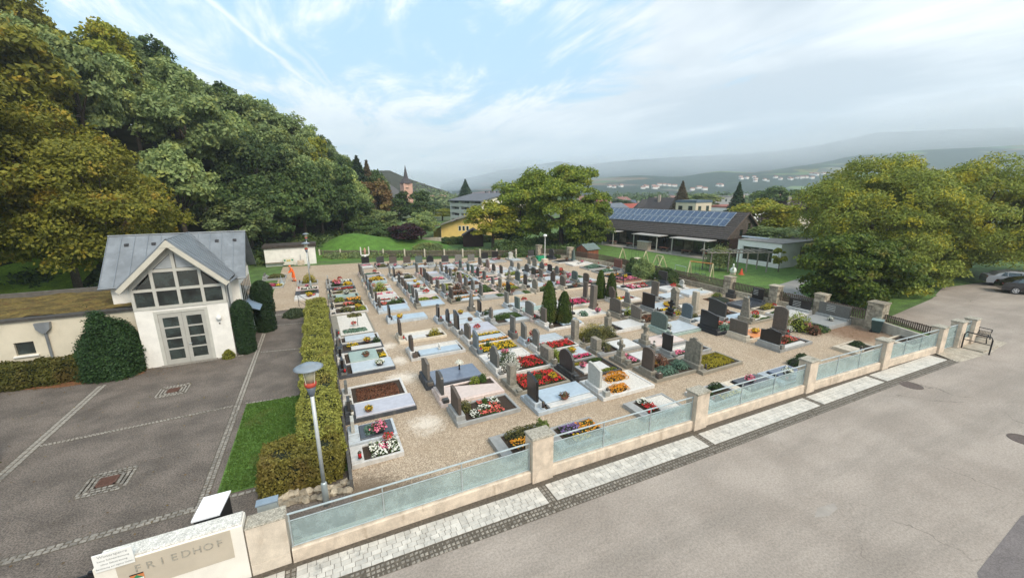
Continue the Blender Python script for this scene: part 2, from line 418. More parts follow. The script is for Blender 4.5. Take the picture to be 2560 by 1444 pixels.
def gravel_material():
    m_ = bpy.data.materials.new('cemetery_gravel'); m_.use_nodes = True; t = NT(m_.node_tree)
    pos = t.n('ShaderNodeNewGeometry').outputs['Position']
    vor = t.n('ShaderNodeTexVoronoi', feature='F1', ins={'Vector': pos, 'Scale': 42., 'Randomness': 1.})
    v2 = t.n('ShaderNodeTexVoronoi', feature='F1', ins={'Vector': pos, 'Scale': 9., 'Randomness': 1.})
    sep = t.n('ShaderNodeSeparateColor', ins={0: vor.outputs['Color']})
    sp2 = t.n('ShaderNodeSeparateColor', ins={0: v2.outputs['Color']})
    c_ = t.mix(t.ramp(sep.outputs[0], .1, .9), (.29, .215, .15), (.62, .50, .37))
    c_ = t.mix(t.math('MULTIPLY', t.ramp(sep.outputs[1], .72, .95), .65), c_, (.13, .10, .075))
    c_ = t.mix(t.math('MULTIPLY', t.ramp(sp2.outputs[0], .6, 1.), .25), c_, (.28, .21, .14))
    big_ = t.noise(pos, .33, 4, .6)
    c_ = t.mix(t.ramp(big_, .42, .68, 0., .45), c_, (.34, .25, .165))
    # pale powdery spots where the surface is worn
    sp = None
    for (x, y, r) in ((3.15, 14.6, .75), (3.0, 19.2, .8), (3.1, 24.0, .6), (3.2, 21.5, .7), (1.2, 18.6, .6)):
        d = t.n('ShaderNodeVectorMath', operation='DISTANCE', ins={0: pos, 1: (x, y, 0)}).outputs['Value']
        d = t.math('ADD', d, t.math('MULTIPLY', t.math('SUBTRACT', t.noise(pos, 2.2, 5, .75), .5), 1.7))
        k = t.ramp(d, r*.15, r*1.25, .8, 0.)
        sp = k if sp is None else t.math('MAXIMUM', sp, k)
    sp = t.math('MULTIPLY', sp, t.ramp(sep.outputs[2], .1, .7, .55, 1.))
    c_ = t.mix(sp, c_, (.80, .72, .62))
    # brown leaf litter and soil at the edges by the maple and the wall
    for (x, y, r) in ((30.6, 13.0, 2.6), (.6, 11.4, 1.3), (2.0, 11.0, .9)):
        d = t.n('ShaderNodeVectorMath', operation='DISTANCE', ins={0: pos, 1: (x, y, 0)}).outputs['Value']
        d = t.math('ADD', d, t.math('MULTIPLY', t.math('SUBTRACT', t.noise(pos, 2.5, 5, .75), .5), 2.0))
        c_ = t.mix(t.ramp(d, r*.3, r*1.1, .75, 0.), c_, (.17, .085, .045) if x > 9 else (.10, .07, .045))
    p = t.n('ShaderNodeBsdfPrincipled', ins={'Base Color': c_, 'Roughness': .95, 'Specular IOR Level': .25})
    b = t.n('ShaderNodeBump', ins={'Height': vor.outputs['Distance'], 'Strength': .6, 'Distance': .02}, invert=True)
    t.nt.links.new(b.outputs[0], p.inputs['Normal'])
    t.n('ShaderNodeOutputMaterial', ins={0: p.outputs[0]}); return m_
gravel_m = gravel_material()
def sheet(name, pts, z_, m_):
    return struct(name, MB().add([(x, y, z_) for x, y in pts], [tuple(range(len(pts)))]), m_)
# far ground sheet
sheet('ground', [(-9000, -3000), (9000, -3000), (9000, 12000), (-9000, 12000)], -.30, field_m)
sheet('grass', [(-75, -12), (95, -12), (95, 130), (-75, 130)], -.02, grass_m)
sheet('cemetery_gravel', [(-4.3, 35.5), (-1.3, 35.5), (-1.3, 33.5), (0.1, 33.5), (.1, 10.35), (32.3, 9.7), (32.6, 20), (32.3, 45), (29, 49.8), (24.8, 50.2), (20, 53.0), (9, 55.8), (1, 56.6), (-4.4, 57.6)], .0, gravel_m)
sheet('forecourt', [(-26, 2), (-3.0, 2), (-3.0, 9.8), (.1, 9.8), (.1, 13.0), (-1.3, 13.0), (-1.3, 35.6), (-4.4, 35.6), (-4.4, 27.5), (-26, 27.5)], .0, asph)
sheet('road', [(-60, -70), (140, -70), (140, 10.5), (90, 11.5), (52, 16.0), (46, 14.6), (36.5, 13.6), (33.8, 9.6), (33.3, 8.6), (30.0, 8.05), (23.2, 8.10), (12.1, 8.25), (5.65, 8.40), (-3.0, 8.65), (-3, 4), (-60, 4)], .004, road_m)
sheet('road_patch', [(13.45, 2.35), (17.1, 2.55), (21, 1.5), (22, -3), (8, -3), (10.5, 1.0)], .010, dark_patch)
sheet('road_repair', [(11.8, 5.05), (12.25, 5.22), (12.9, 5.12), (12.75, 4.95), (12.2, 4.90)], .010, mat('pale_repair', (.33, .295, .26), .9, .1, 3, .3, 60))
sheet('lawn', [(-3.66, 13.42), (-1.2, 13.42), (-1.2, 19.42), (-3.62, 19.62)], .018, lawn_m)
sheet('playground_lawn', [(32.9, 14.5), (47.5, 14.8), (62, 30), (52, 36), (47.5, 35), (46.5, 56), (40, 62), (32.4, 50)], .012, lawn_m)
sheet('path', [(35.8, 20.0), (37.4, 21.6), (40.0, 23.6), (44.5, 24.4), (44.5, 23.3), (41.0, 22.3), (38.2, 20.4), (36.4, 18.6)], .020, mat('path_asphalt', (.26, .25, .235), .9, .1, 1, .3, 60))
sheet('leaf_litter', [(-14.4, 26.2), (-12, 25.5), (-9.6, 25.35), (-8.9, 25.7), (-8.9, 26.4), (-14.5, 26.95)], .008, mat('brown_litter', (.20, .085, .035), 1., .4, 8, .8, 50))
# wooded hill
def hill_mesh():
    xs = np.arange(-160, 60, 4.0); ys = np.arange(-20, 336, 4.0)
    mb = MB(); mb.v = [(x, y, hill_h(x, y)) for y in ys for x in xs]
    nx = len(xs)
    mb.f = [(j*nx+i, j*nx+i+1, (j+1)*nx+i+1, (j+1)*nx+i) for j in range(len(ys)-1) for i in range(nx-1)
            if max(mb.v[j*nx+i][2], mb.v[(j+1)*nx+i][2], mb.v[j*nx+i+1][2]) > -1.4]
    mb.m = [0]*len(mb.f)
    return struct('wooded_hill', mb, wood_floor, smooth=True)
hill_mesh()
mb = MB()
for j in range(13):
    for i in range(21): mb.v.append((-66+2.3*i, 38+1.75*j, -.04+.0125*max(0, j*1.75-1.5)**2+.15*sin(i*.9)*min(1, j/3)))
mb.f = [(j*21+i, j*21+i+1, (j+1)*21+i+1, (j+1)*21+i) for j in range(12) for i in range(20)]; mb.m = [0]*len(mb.f)
struct('grass_bank', mb, mat('bank_grass', (.20, .31, .03), .95, .25, .6, .6, 20, fine=.3, fscale=10, stain=.3, stcol=(.12, .10, .03)), smooth=True)
# grassy mound behind the back fence
mb = MB(); nx, ny = 40, 20
for j in range(ny+1):
    for i in range(nx+1):
        x = -4+24*i/nx; y = 59.5+14*j/ny
        h = 2.6*math.exp(-((x-4.5)/5.0)**2-((y-69)/4.5)**2)+1.4*math.exp(-((x-13)/6.)**2-((y-71)/4.)**2)
        mb.v.append((x, y, h-.05))
mb.f = [(j*(nx+1)+i, j*(nx+1)+i+1, (j+1)*(nx+1)+i+1, (j+1)*(nx+1)+i) for j in range(ny) for i in range(nx)]; mb.m = [0]*len(mb.f)
struct('grass_mound', mb, mat('mound_grass', (.075, .165, .02), .95, .2, 1., .6, 20, fine=.25, fscale=12), smooth=True)
# far hills
far_forest = None
def farmat(name, forest, field, sc_, thr):
    m_ = bpy.data.materials.new(name); m_.use_nodes = True; t = NT(m_.node_tree)
    pos = t.n('ShaderNodeNewGeometry').outputs['Position']
    mp = t.n('ShaderNodeMapping', ins={0: pos, 'Scale': (1, 1, 2.5)}).outputs[0]
    f = t.ramp(t.noise(mp, sc_, 4, .5), thr, thr+.05)
    vo = t.n('ShaderNodeTexVoronoi', ins={'Vector': mp, 'Scale': sc_*2.4}).outputs['Color']
    fcol = t.mix(.45, field, vo, 'SOFT_LIGHT')
    fz = t.ramp(t.noise(pos, sc_*14, 4, .7), .3, .7, .6, 1.4)
    c_ = t.mix(f, t.mix(1., forest, fz, 'MULTIPLY'), fcol)
    p = t.n('ShaderNodeBsdfPrincipled', ins={'Base Color': c_, 'Roughness': .95, 'Specular IOR Level': .1})
    t.n('ShaderNodeOutputMaterial', ins={0: p.outputs[0]}); return m_
def ridge(name, crest, depth, m_, amp, seed, res=120):
    """hill range: the crest line is surveyed, the slope falls towards us"""
    r_ = random.Random(seed); pts = [PD(a, b, d) for a, b, d in crest]
    azs = [atan2(p.x, p.y) for p in pts]; hs = [p.z for p in pts]; ds = [hypot(p.x, p.y) for p in pts]
    ph = [r_.uniform(0, 6) for _ in range(8)]
    mb = MB(); rows = 34
    for i in range(res+1):
        a = azs[0]+(azs[-1]-azs[0])*i/res
        H_ = lerp_tab(list(zip(azs, hs)), a); D_ = lerp_tab(list(zip(azs, ds)), a)
        for j in range(rows+4):
            u = j/rows
            d = D_-depth*(1-u) if u <= 1 else D_+depth*(u-1)
            x, y = sin(a)*d, cos(a)*d
            prof = (3*u*u-2*u**3)*.75+.25*u if u <= 1 else 1-(u-1)*1.5
            nse = amp*(sin(x/210+ph[0]+y/430)+sin(y/170+ph[1])*.8+sin((x+y)/90+ph[2])*.4+sin((x-y)/45+ph[3])*.2)
            edge = min(1, u*2.5, 1.0)
            z_ = H_*prof+nse*edge*(.35 if u > .9 else 1)+amp*.12*r_.uniform(-1, 1)*(u > .2)
            mb.v.append((x, y, max(z_, -1.) if u > .03 else -2.))
    R_ = rows+4
    mb.f = [(i*R_+j, (i+1)*R_+j, (i+1)*R_+j+1, i*R_+j+1) for i in range(res) for j in range(R_-1)]; mb.m = [0]*len(mb.f)
    return struct(name, mb, m_, smooth=True)
fm1 = farmat('hillside_woods_and_fields', (.03, .05, .035), (.13, .15, .09), .0062, .53)
fm2 = farmat('distant_woods', (.03, .045, .03), (.10, .12, .07), .002, .62)
nh_ = ridge('near_hills', [(1130, 476, 1150), (1300, 468, 1200), (1450, 452, 1300), (1600, 448, 1350), (1700, 451, 1350), (1800, 438, 1400), (1880, 440, 1400), (1960, 427, 1500), (2050, 410, 1600), (2140, 392, 1700), (2300, 376, 1800), (2560, 362, 1850), (2800, 360, 1850), (3300, 360, 1900)], 900, fm1, 5, 3, 200)
ridge('far_hills', [(1100, 462, 2592), (1260, 425, 2592), (1393, 403, 2520), (1470, 412, 2520), (1546, 402, 2520), (1694, 393, 2520), (1800, 388, 2520), (1915, 378, 2448), (2038, 362, 2448), (2186, 330, 2448), (2433, 322, 2448), (2700, 314, 2448), (3300, 312, 2520)], 850, fm2, 12, 5)
ridge('church_hill', [(880, 440, 330), (940, 424, 340), (975, 424, 350), (1010, 440, 360), (1060, 458, 380), (1110, 474, 400), (1150, 490, 420)], 150, wood_floor, 1.0, 9, 50)
# haze
hb = MB().box(-1700, 4200, -400, 3900, -2.2, 520)
hz_m = bpy.data.materials.new('haze_air'); hz_m.use_nodes = True; t = NT(hz_m.node_tree)
pv = t.n('ShaderNodeVolumePrincipled', ins={'Color': (.78, .89, 1, 1), 'Density': .0004, 'Anisotropy': .2})
t.n('ShaderNodeOutputMaterial', ins={'Volume': pv.outputs[0]})
ho = link('haze', hb.mesh('haze', hz_m)); tag(ho, 'pale morning haze lying over the valley and its hills', 'haze', None, 'stuff')
# fog lying along the hills
def fog(label, pts, dens):
    m_ = bpy.data.materials.new('fog_bank_air'); m_.use_nodes = True; t = NT(m_.node_tree)
    t.n('ShaderNodeOutputMaterial', ins={'Volume': t.n('ShaderNodeVolumePrincipled', ins={'Color': (.93, .96, .98, 1), 'Density': dens, 'Anisotropy': .2}).outputs[0]})
    mb = MB()
    for i, (px, py, d, rx, ry, rz_) in enumerate(pts):
        p = PD(px, py, d); mb.blob((p.x, p.y, p.z), (rx, ry, rz_), i+5, 0., 28, 16)
    o = link('fog_bank', mb.mesh('fog_bank', m_, smooth=True)); tag(o, label, 'fog', None, 'stuff')
FB = [(1100, 452, 420, 45), (1330, 432, 420, 55), (1560, 424, 420, 55), (1780, 412, 420, 62), (2000, 392, 420, 74), (2230, 364, 440, 90), (2480, 344, 460, 110), (2760, 332, 460, 120)]
for lb_, k_, d_ in (('thin outer veil of the fog bank lying between the hill ranges', 1.25, .0009), ('middle layer of the fog bank lying between the hill ranges', 1., .0010), ('dense core of the fog bank lying between the hill ranges', .72, .0012)):
    fog(lb_, [(a_, b_, 2180, c_*k_, 330*k_, h_*k_) for a_, b_, c_, h_ in FB], d_)

# ------------------------------------------------------------------ pavement pieces (near ones single, far ones joined)
def pieces(parent, items, m_, base, limit=300, c=.012, jit=.006, hvar=.006):
    """items: (name,x0,x1,y0,y1,z0,z1,rot) nearest 'limit' are objects of their own, the rest is joined"""
    items = sorted(items, key=lambda q: hypot((q[1]+q[2])/2, (q[3]+q[4])/2)); shared = {}
    r_ = random.Random(len(items))
    rest = MB()
    for i, (nm, x0, x1, y0, y1, z0, z1) in enumerate(items):
        if i < limit:
            k = (nm, round(x1-x0, 2), round(y1-y0, 2), r_.randrange(4))
            if k not in shared:
                L, W_ = k[1], k[2]
                shared[k] = MB().cbox(-L/2, L/2, -W_/2, W_/2, z0, z1, c, jit, r_).mesh(nm, m_)
            o = link(nm, shared[k], parent, ((x0+x1)/2, (y0+y1)/2, r_.uniform(-hvar, hvar)), (0, 0, r_.uniform(-.03, .03)))
        else:
            dz = r_.uniform(-hvar, hvar); rest.cbox(x0, x1, y0, y1, z0+dz, z1+dz, c)
    if rest.v:
        o = link(base, rest.mesh(base, m_), parent); o['kind'] = 'stuff'
pv_root = sheet('pavement', [(-3.0, 9.95), (-3.0, 8.62), (5.65, 8.37), (12.1, 8.22), (23.2, 8.07), (30.0, 7.92), (30.6, 9.1), (25.4, 9.4), (19.4, 9.6), (12.5, 9.75), (5.6, 9.9)], .012, joint_m)
sheet('corner_paving', [(30.3, 8.98), (30.0, 7.92), (33.2, 7.7), (36.5, 7.9), (36.6, 9.3), (33.6, 9.6)], .012, mat('sandy_paving', (.40, .35, .28), .92, .2, 2, .4, 40, stain=.4, stcol=(.22, .19, .15), fine=.2, fscale=20))
def gut_y(x): return lerp_tab([(-3, 8.98), (5.6, 8.76), (12.2, 8.60), (24, 8.44), (30.2, 8.30)], x)
items = []; r2 = random.Random(3)
segs = [(-2.9, -1.6), (-1.35, 5.35), (5.62, 11.95), (12.22, 18.6), (18.87, 23.7), (23.97, 29.9)]
for (a, b) in segs:
    for row in range(5):
        x = a
        while x < b-.05:
            L = r2.choice((.16, .2, .24, .28)); x1 = min(x+L, b)
            if b-x1 < .1: x1 = b
            y0 = gut_y((x+x1)/2)+.02+row*.148; ye = y0+.140
            items.append(('paver', x+.005, x1-.005, y0, ye, -.02, .024)); x = x1
pieces(pv_root, items, paver_m, 'far_pavers', 300, .006, .002, .003)
items = []; x = -2.9
while x < 30.2:
    for r_ in range(3):
        y0 = gut_y(x)-.385+r_*.125
        if r2.random() > .05: items.append(('gutter_cobble', x+.008, x+.108, y0+.006, y0+.106, -.02, .022+r2.uniform(-.008, .004)))
    x += .118
for (a, b) in zip([s[1] for s in segs[:-1]], [s[0] for s in segs[1:]]):
    for i in range(6):
        for k in (0, 1):
            x0 = a+.01+k*.125; y0 = gut_y(a)+.03+i*.12
            items.append(('gutter_cobble', x0, x0+.11, y0, y0+.105, -.02, .02))
pieces(pv_root, items, cob_dark, 'far_gutter_cobbles', 300, .02, .008, .004)
# yard cobble strips
ysheet = MB(); items = []
def strip(x0, y0, x1, y1, rows, wd=.115, st=.12):
    L = hypot(x1-x0, y1-y0); ux, uy = (x1-x0)/L, (y1-y0)/L; horiz = abs(ux) > abs(uy)
    hw = rows*wd/2+.02
    ysheet.add([(x0-uy*hw, y0+ux*hw, .005), (x1-uy*hw, y1+ux*hw, .005), (x1+uy*hw, y1-ux*hw, .005), (x0+uy*hw, y0-ux*hw, .005)], [(3, 2, 1, 0)])
    for r_ in range(rows):
        s_ = (.5*st if r_ % 2 else 0)
        while s_ < L-st*.7:
            q = (r_-(rows-1)/2)*wd; l = st*r2.uniform(.9, 1.25)
            cx, cy = x0+ux*(s_+l/2)-uy*q, y0+uy*(s_+l/2)+ux*q
            a, b = (l-.014, wd-.014) if horiz else (wd-.014, l-.014)
            items.append(('cobble', cx-a/2, cx+a/2, cy-b/2, cy+b/2, -.02, .018)); s_ += l
strip(-8.4, 13.08, -3.75, 13.16, 2, .13, .16); strip(-4.0, 12.6, -3.88, 34.5, 2, .13, .13)
strip(-10.2, 19.42, -4.15, 19.7, 2, .085, .11); strip(-10.28, 17.0, -10.2, 24.9, 2, .17, .2)
strip(-3.7, 19.75, -1.3, 19.42, 1, .13, .14); strip(-3.6, 13.3, -1.7, 13.24, 1, .14, .16)
strip(-3.75, 26.3, -1.4, 25.85, 1, .12, .13); strip(-3.8, 34.4, -1.4, 34.0, 2, .13, .13); strip(-3.8, 31.6, -1.4, 31.3, 1, .12, .13)
strip(-8.3, 26.16, -4.5, 26.2, 1, .14, .14)
for (cx, cy, S, g) in ((-6.97, 15.83, .74, .25), (-6.93, 22.68, .70, .23)):
    for k in range(4):
        q = g+.07+k*.125
        if q+.06 > S: break
        strip(cx-q, cy-q, cx+q, cy-q, 1, .115, .125); strip(cx-q, cy+q, cx+q, cy+q, 1, .115, .125)
        strip(cx-q, cy-q+.07, cx-q, cy+q-.07, 1, .115, .125); strip(cx+q, cy-q+.07, cx+q, cy+q-.07, 1, .115, .125)
yj = struct('cobble_bands', ysheet, joint_m)
pieces(yj, items, cob, 'far_cobbles', 300, .022, .010, .004)
for i, (cx, cy, g, lb) in enumerate(((-6.97, 15.83, .25, 'rusty slotted yard drain in a cobbled square nearest the entrance wall'), (-6.93, 22.68, .23, 'rusty slotted yard drain in a cobbled square near the chapel door'))):
    t_ = thing('drain_grate', lb, 'drain', (cx, cy, .006), 0, 'drain grates in the forecourt')
    f_ = MB()
    for a in ((-g, g, -g, -g+.05), (-g, g, g-.05, g), (-g, -g+.05, -g, g), (g-.05, g, -g, g)): f_.cbox(*a, 0, .03, .004)
    f_.box(-g, g, -g, g, -.02, .004)
    part('frame', f_, rust, t_, world=False)
    for k in range(9):
        y = -g+.075+k*(2*g-.15)/8
        link('bar', MB().box(-g+.05, g-.05, y-.010, y+.010, .002, .026).mesh('bar', rust), t_)
for (x, y, lb) in ((24.45, 7.75, 'round dark manhole cover beside the gutter in the road'), (22.6, 3.85, 'round dark manhole cover out in the middle of the road')):
    t_ = thing('manhole_cover', lb, 'manhole cover', (x, y, .006), 0, 'manhole covers in the road')
    part('rim', MB().lathe([(.42, -.01), (.42, .012), (.36, .014), (.36, .008)], n=28), mat('cast_iron', (.10, .075, .065), .7, .2, 12, .3, 50), t_, world=False)
    part('lid', MB().lathe([(.355, -.01), (.355, .010), (.02, .013)], n=28), mat('cast_iron', (.1, .075, .065)), t_, world=False)
# ================================================================== STREET FENCE
def fy(x): return lerp_tab([(-3, 9.85), (5.6, 9.78), (12.5, 9.62), (19.4, 9.5), (25.4, 9.28), (31, 9.02), (34.7, 8.85)], x)
glass_m = glassy('frosted_fence_sheet', (.43, .51, .51), .36, .22, .06)
fence = thing('street_fence', 'long low concrete wall with square pillars and blue grey see-through panels along the road', 'fence', (-1.4, 9.9, 0))
PILL = [(-1.42, 0, 1.4), (5.65, .74, 1.55), (12.55, .66, 1.5), (19.45, .62, 1.5), (25.5, .62, 1.5), (30.95, .62, 1.45), (33.0, .6, 1.5), (34.6, .6, 1.45)]
for i, (x, w_, h) in enumerate(PILL):
    if w_ == 0: continue
    y = fy(x)-.08
    p_ = MB(); p_.cbox(x-w_/2, x+w_/2, y, y+.5, -.05, .425, .004); p_.cbox(x-w_/2, x+w_/2, y, y+.5, .437, h, .01)
    po = part('pillar', p_, concrete, fence)
    c_ = MB().cbox(x-w_/2-.035, x+w_/2+.035, y-.035, y+.535, h+.002, h+.075, .02, .006, rng)
    co = link('cap', c_.mesh('cap', concrete_cap, wloc(po)), po)
for i, ((xa, wa, _), (xb, wb, _)) in enumerate(zip(PILL, PILL[1:])):
    x0, x1 = xa+wa/2+.003, xb-wb/2-.003
    gate = i == 5; n = 3 if x1-x0 > 3 else 1
    y0, y1 = fy(x0), fy(x1)
    if not gate:
        h = .40
        pb = MB().add([(x0,y0,-.05),(x1,y1,-.05),(x1,y1+.3,-.05),(x0,y0+.3,-.05),(x0,y0,h-.03),(x1,y1,h-.03),(x1,y1+.3,h),(x0,y0+.3,h),(x0,y0+.03,h),(x1,y1+.03,h)],
            [(0,3,2,1),(0,1,5,4),(1,2,6,9,5),(2,3,7,6),(3,0,4,8,7),(4,5,9,8),(8,9,6,7)])
        part('plinth', pb, concrete, fence)
    zb, zt = (.10, 1.34) if gate else (.44, 1.16)
    ym = lambda x: y0+(y1-y0)*(x-x0)/(x1-x0)+.12
    for k in range(n):
        a = x0+.03+(x1-x0-.06)*k/n; b = x0+.03+(x1-x0-.06)*(k+1)/n
        if gate:
            for (u, v) in ((.10, .66), (.70, 1.30)):
                part('panel', MB().add([(a+.03, ym(a)-.006, u), (b-.03, ym(b)-.006, u), (b-.03, ym(b)-.006, v), (a+.03, ym(a)-.006, v), (a+.03, ym(a)+.006, u), (b-.03, ym(b)+.006, u), (b-.03, ym(b)+.006, v), (a+.03, ym(a)+.006, v)], [(0,1,2,3),(7,6,5,4),(0,4,5,1),(1,5,6,2),(2,6,7,3),(3,7,4,0)]), glass_m, fence)
            part('rail', MB().tube([(a, ym(a), .68), (b, ym(b), .68)], .018, 6), gmetal, fence)
            part('handle', MB().tube([(b-.25, ym(b)-.03, 1.0), (b-.12, ym(b)-.03, 1.0)], .014, 6), blkmetal, fence)
        else:
            part('panel', MB().add([(a+.02, ym(a)-.006, zb), (b-.02, ym(b)-.006, zb), (b-.02, ym(b)-.006, zt), (a+.02, ym(a)-.006, zt), (a+.02, ym(a)+.006, zb), (b-.02, ym(b)+.006, zb), (b-.02, ym(b)+.006, zt), (a+.02, ym(a)+.006, zt)], [(0,1,2,3),(7,6,5,4),(0,4,5,1),(1,5,6,2),(2,6,7,3),(3,7,4,0)]), glass_m, fence)
    for k in range(n+1):
        a = x0+.03+(x1-x0-.06)*k/n
        part('post', MB().box(a-.016, a+.016, ym(a)-.035, ym(a)-.012, .36 if not gate else .06, 1.37), gmetal, fence)
    for zr, r_ in ((1.37, .026), (zt+.01, .014), (zb-.01, .014)):
        part('rail', MB().tube([(x0, ym(x0)-.02, zr), (x1, ym(x1)-.02, zr)], r_, 8), gmetal, fence)
# ------------------------------------------------------------------ entrance sign wall
E0 = thing('entrance_wall', 'off-white rendered wall at the entrance with raised letters on a beige panel', 'wall', (-3.6, 10.1, 0))
ewall = mat('sign_wall_plaster', (.78, .74, .66), .9, .05, 2., .2, 60, stain=.18, stcol=(.5, .46, .38))
etop = mat('sign_wall_top', (.62, .60, .55), .95, .2, 12, .5, 60, stain=.6, stcol=(.2, .19, .15), fine=.25, fscale=40)
part('body', MB().cbox(-4.93, -2.32, 9.86, 10.34, -.05, 1.50, .02), ewall, E0)
part('coping', MB().cbox(-4.91, -2.34, 9.89, 10.32, 1.502, 1.545, .02, .004, rng), etop, E0)
px_ = part('sign_panel', MB().cbox(-4.58, -2.56, 9.845, 9.859, .72, 1.475, .002), mat('beige_panel', (.50, .44, .35), .9, .05, 2), E0)
def text_mesh(s_, size, m_, extrude=.004):
    cu = bpy.data.curves.new('letter', 'FONT'); cu.body = s_; cu.size = size; cu.extrude = extrude; cu.align_x = 'CENTER'
    o = bpy.data.objects.new('letter', cu); me = bpy.data.meshes.new_from_object(o)
    bpy.data.objects.remove(o); me.materials.clear(); me.materials.append(m_); return me
lm_ = mat('worn_grey_letter', (.33, .31, .26), .7, .2, 20)
for i, ch in enumerate('FRIEDHOF'):
    o = link('letter', text_mesh(ch, .25, lm_, .006), E0, Vector((-4.24+i*.2075, 9.838, 1.14+.012*i*0))-E0.location, (radians(90), 0, 0))
cr = part('crest', MB().cbox(-4.40, -4.17, 9.836, 9.8435, .80, 1.09, .001), mat('crest_orange', (.62, .22, .08), .6, .1, 20), E0)
link('crest_tree', MB().prism([(-4.385, .995), (-4.32, 1.04), (-4.285, 1.075), (-4.25, 1.04), (-4.185, .995)], 'y', 9.829, 9.834).mesh('crest_tree', mat('crest_green', (.03, .22, .10), .6), wloc(cr)), cr)
link('crest_field', MB().box(-4.395, -4.175, 9.828, 9.834, .805, .985).mesh('crest_field', mat('crest_white', (.72, .78, .74), .6, .05), wloc(cr)), cr)
link('crest_band', MB().box(-4.395, -4.175, 9.821, 9.827, .84, .88).mesh('crest_band', mat('crest_green', (.03, .22, .1)), wloc(cr)), cr)
link('crest_top', MB().box(-4.40, -4.17, 9.822, 9.838, 1.091, 1.105).mesh('crest_top', blkmetal, wloc(cr)), cr)
nb = thing('notice_sign', 'small white winter notice board with four printed lines leaning on the wall coping', 'sign', (-4.5, 9.84, 1.42))
wht = mat('sign_white', (.80, .80, .77), .5, .03, 5)
part('board', MB().cbox(-4.87, -4.24, 9.812, 9.832, 1.42, 1.83, .002), wht, nb)
for i, (tx, sz) in enumerate((('Wintersperre', .085), ('keine Schneeräumung', .058), ('ohne Salzstreuung', .058), ('Benützung auf eigene Gefahr', .052))):
    link('text_line', text_mesh(tx, sz, mat('sign_print', (.30, .31, .31), .7, .05, 5), .001), nb, (-.055, -.0305, .315-i*.088), (radians(90), 0, 0))
ls = thing('display_case', 'white slanted lid of a display case behind the entrance wall', 'display case', (-3.0, 10.9, 0))
part('lid', MB().add([(-3.42, 10.50, 1.50), (-2.86, 10.50, 1.50), (-2.66, 10.95, 1.76), (-3.22, 10.95, 1.76), (-3.42, 10.50, 1.46), (-2.86, 10.50, 1.46), (-2.66, 10.95, 1.72), (-3.22, 10.95, 1.72)], [(0,1,2,3),(7,6,5,4),(0,4,5,1),(1,5,6,2),(2,6,7,3),(3,7,4,0)]), mat('lid_white', (.74, .76, .80), .35, .03, 3), ls)
part('case', MB().add([(-3.38, 10.52, 1.46), (-2.88, 10.52, 1.46), (-2.70, 10.92, 1.70), (-3.2, 10.92, 1.70), (-3.38, 10.52, 0), (-2.88, 10.52, 0), (-2.70, 10.92, 0), (-3.2, 10.92, 0)], [(0,1,2,3),(7,6,5,4),(0,4,5,1),(1,5,6,2),(2,6,7,3),(3,7,4,0)]), blkmetal, ls)
lp = thing('end_pillar', 'broad stained concrete pillar between the entrance wall and the street fence', 'pillar', (-1.9, 10.0, 0))
part('body', MB().cbox(-2.29, -1.46, 9.87, 10.32, -.05, .30, .01).cbox(-2.29, -1.46, 9.87, 10.32, .312, 1.33, .02), mat('pillar_concrete', (.62, .54, .44), .9, .14, 2.5, .3, 60, stain=.4, stcol=(.34, .25, .17), fine=.08), lp)
part('coping', MB().cbox(-2.30, -1.45, 9.86, 10.33, 1.332, 1.37, .02, .006, rng), concrete_cap, lp)
bl = thing('letter_box', 'blue grey metal box lid just behind the broad concrete pillar', 'box', (-1.85, 10.75, 0))
part('lid', MB().cbox(-2.16, -1.66, 10.62, 10.86, 1.30, 1.34, .005), mat('blue_grey_paint', (.22, .28, .34), .45, .08, 4), bl)
part('body', MB().box(-2.13, -1.69, 10.64, 10.84, 0, 1.299), gmetal, bl)
gt = thing('entrance_gate', 'dark metal gate leaf left of the entrance wall at the picture corner', 'gate', (-5.0, 10.0, 0))
for z_ in (.15, .75, 1.25): part('rail', MB().box(-7.2, -5.02, 9.97, 10.02, z_, z_+.05), blkmetal, gt)
for x in (-5.02, -6.1, -7.2): part('post', MB().box(x-.05, x+.03, 9.965, 10.03, 0, 1.36), blkmetal, gt)
part('panel', MB().box(-7.15, -5.1, 9.985, 10.0, .2, 1.25), mat('gate_mesh', (.10, .09, .085), .7, .2, 20), gt)

# ================================================================== LAMPS
def lamp(loc, label, h=4.5, arms=False):
    t_ = thing('street_lamp', label, 'lamp', loc, 0, 'lamp posts')
    part('base', MB().lathe([(.085, -.05), (.085, .75), (.06, .8)], n=14), gmetal, t_, True, world=False)
    part('pole', MB().lathe([(.055, .75), (.05, h-.95)], n=14), mat('pole_paint', (.50, .53, .53), .45, .08, 4, metal=.2), t_, True, world=False)
    part('cone', MB().lathe([(.05, h-.95), (.07, h-.92), (.13, h-.66)], n=18), mat('lamp_grey', (.10, .12, .15), .5, .1, 5), t_, True, world=False)
    part('collar', MB().lathe([(.13, h-.66), (.155, h-.62), (.155, h-.55), (.13, h-.53)], n=18), mat('lamp_red', (.42, .06, .035), .5, .1, 5), t_, True, world=False)
    part('glass', MB().lathe([(.12, h-.53), (.17, h-.16)], n=18), glassy('lamp_glass', (.55, .48, .36), .55, .2), t_, True, world=False)
    for k in range(4):
        a = pi/4+k*pi/2
        part('strut', MB().tube([(.145*cos(a), .145*sin(a), h-.56), (.20*cos(a), .20*sin(a), h-.1)], .010, 5), mat('lamp_cream', (.6, .55, .42), .5, .05), t_, world=False)
    part('disc', MB().lathe([(.36, h-.115), (.375, h-.10), (.30, h-.06), (.19, h-.035), (.175, h), (.06, h+.02)], n=36), mat('lamp_disc', (.23, .27, .31), .5, .1, 3, .05, 20), t_, True, world=False)
    return t_
L0 = lamp((-.62, 11.61, 0), 'grey disc-topped lamp post with red collar standing by the fence in the foreground', 4.5)
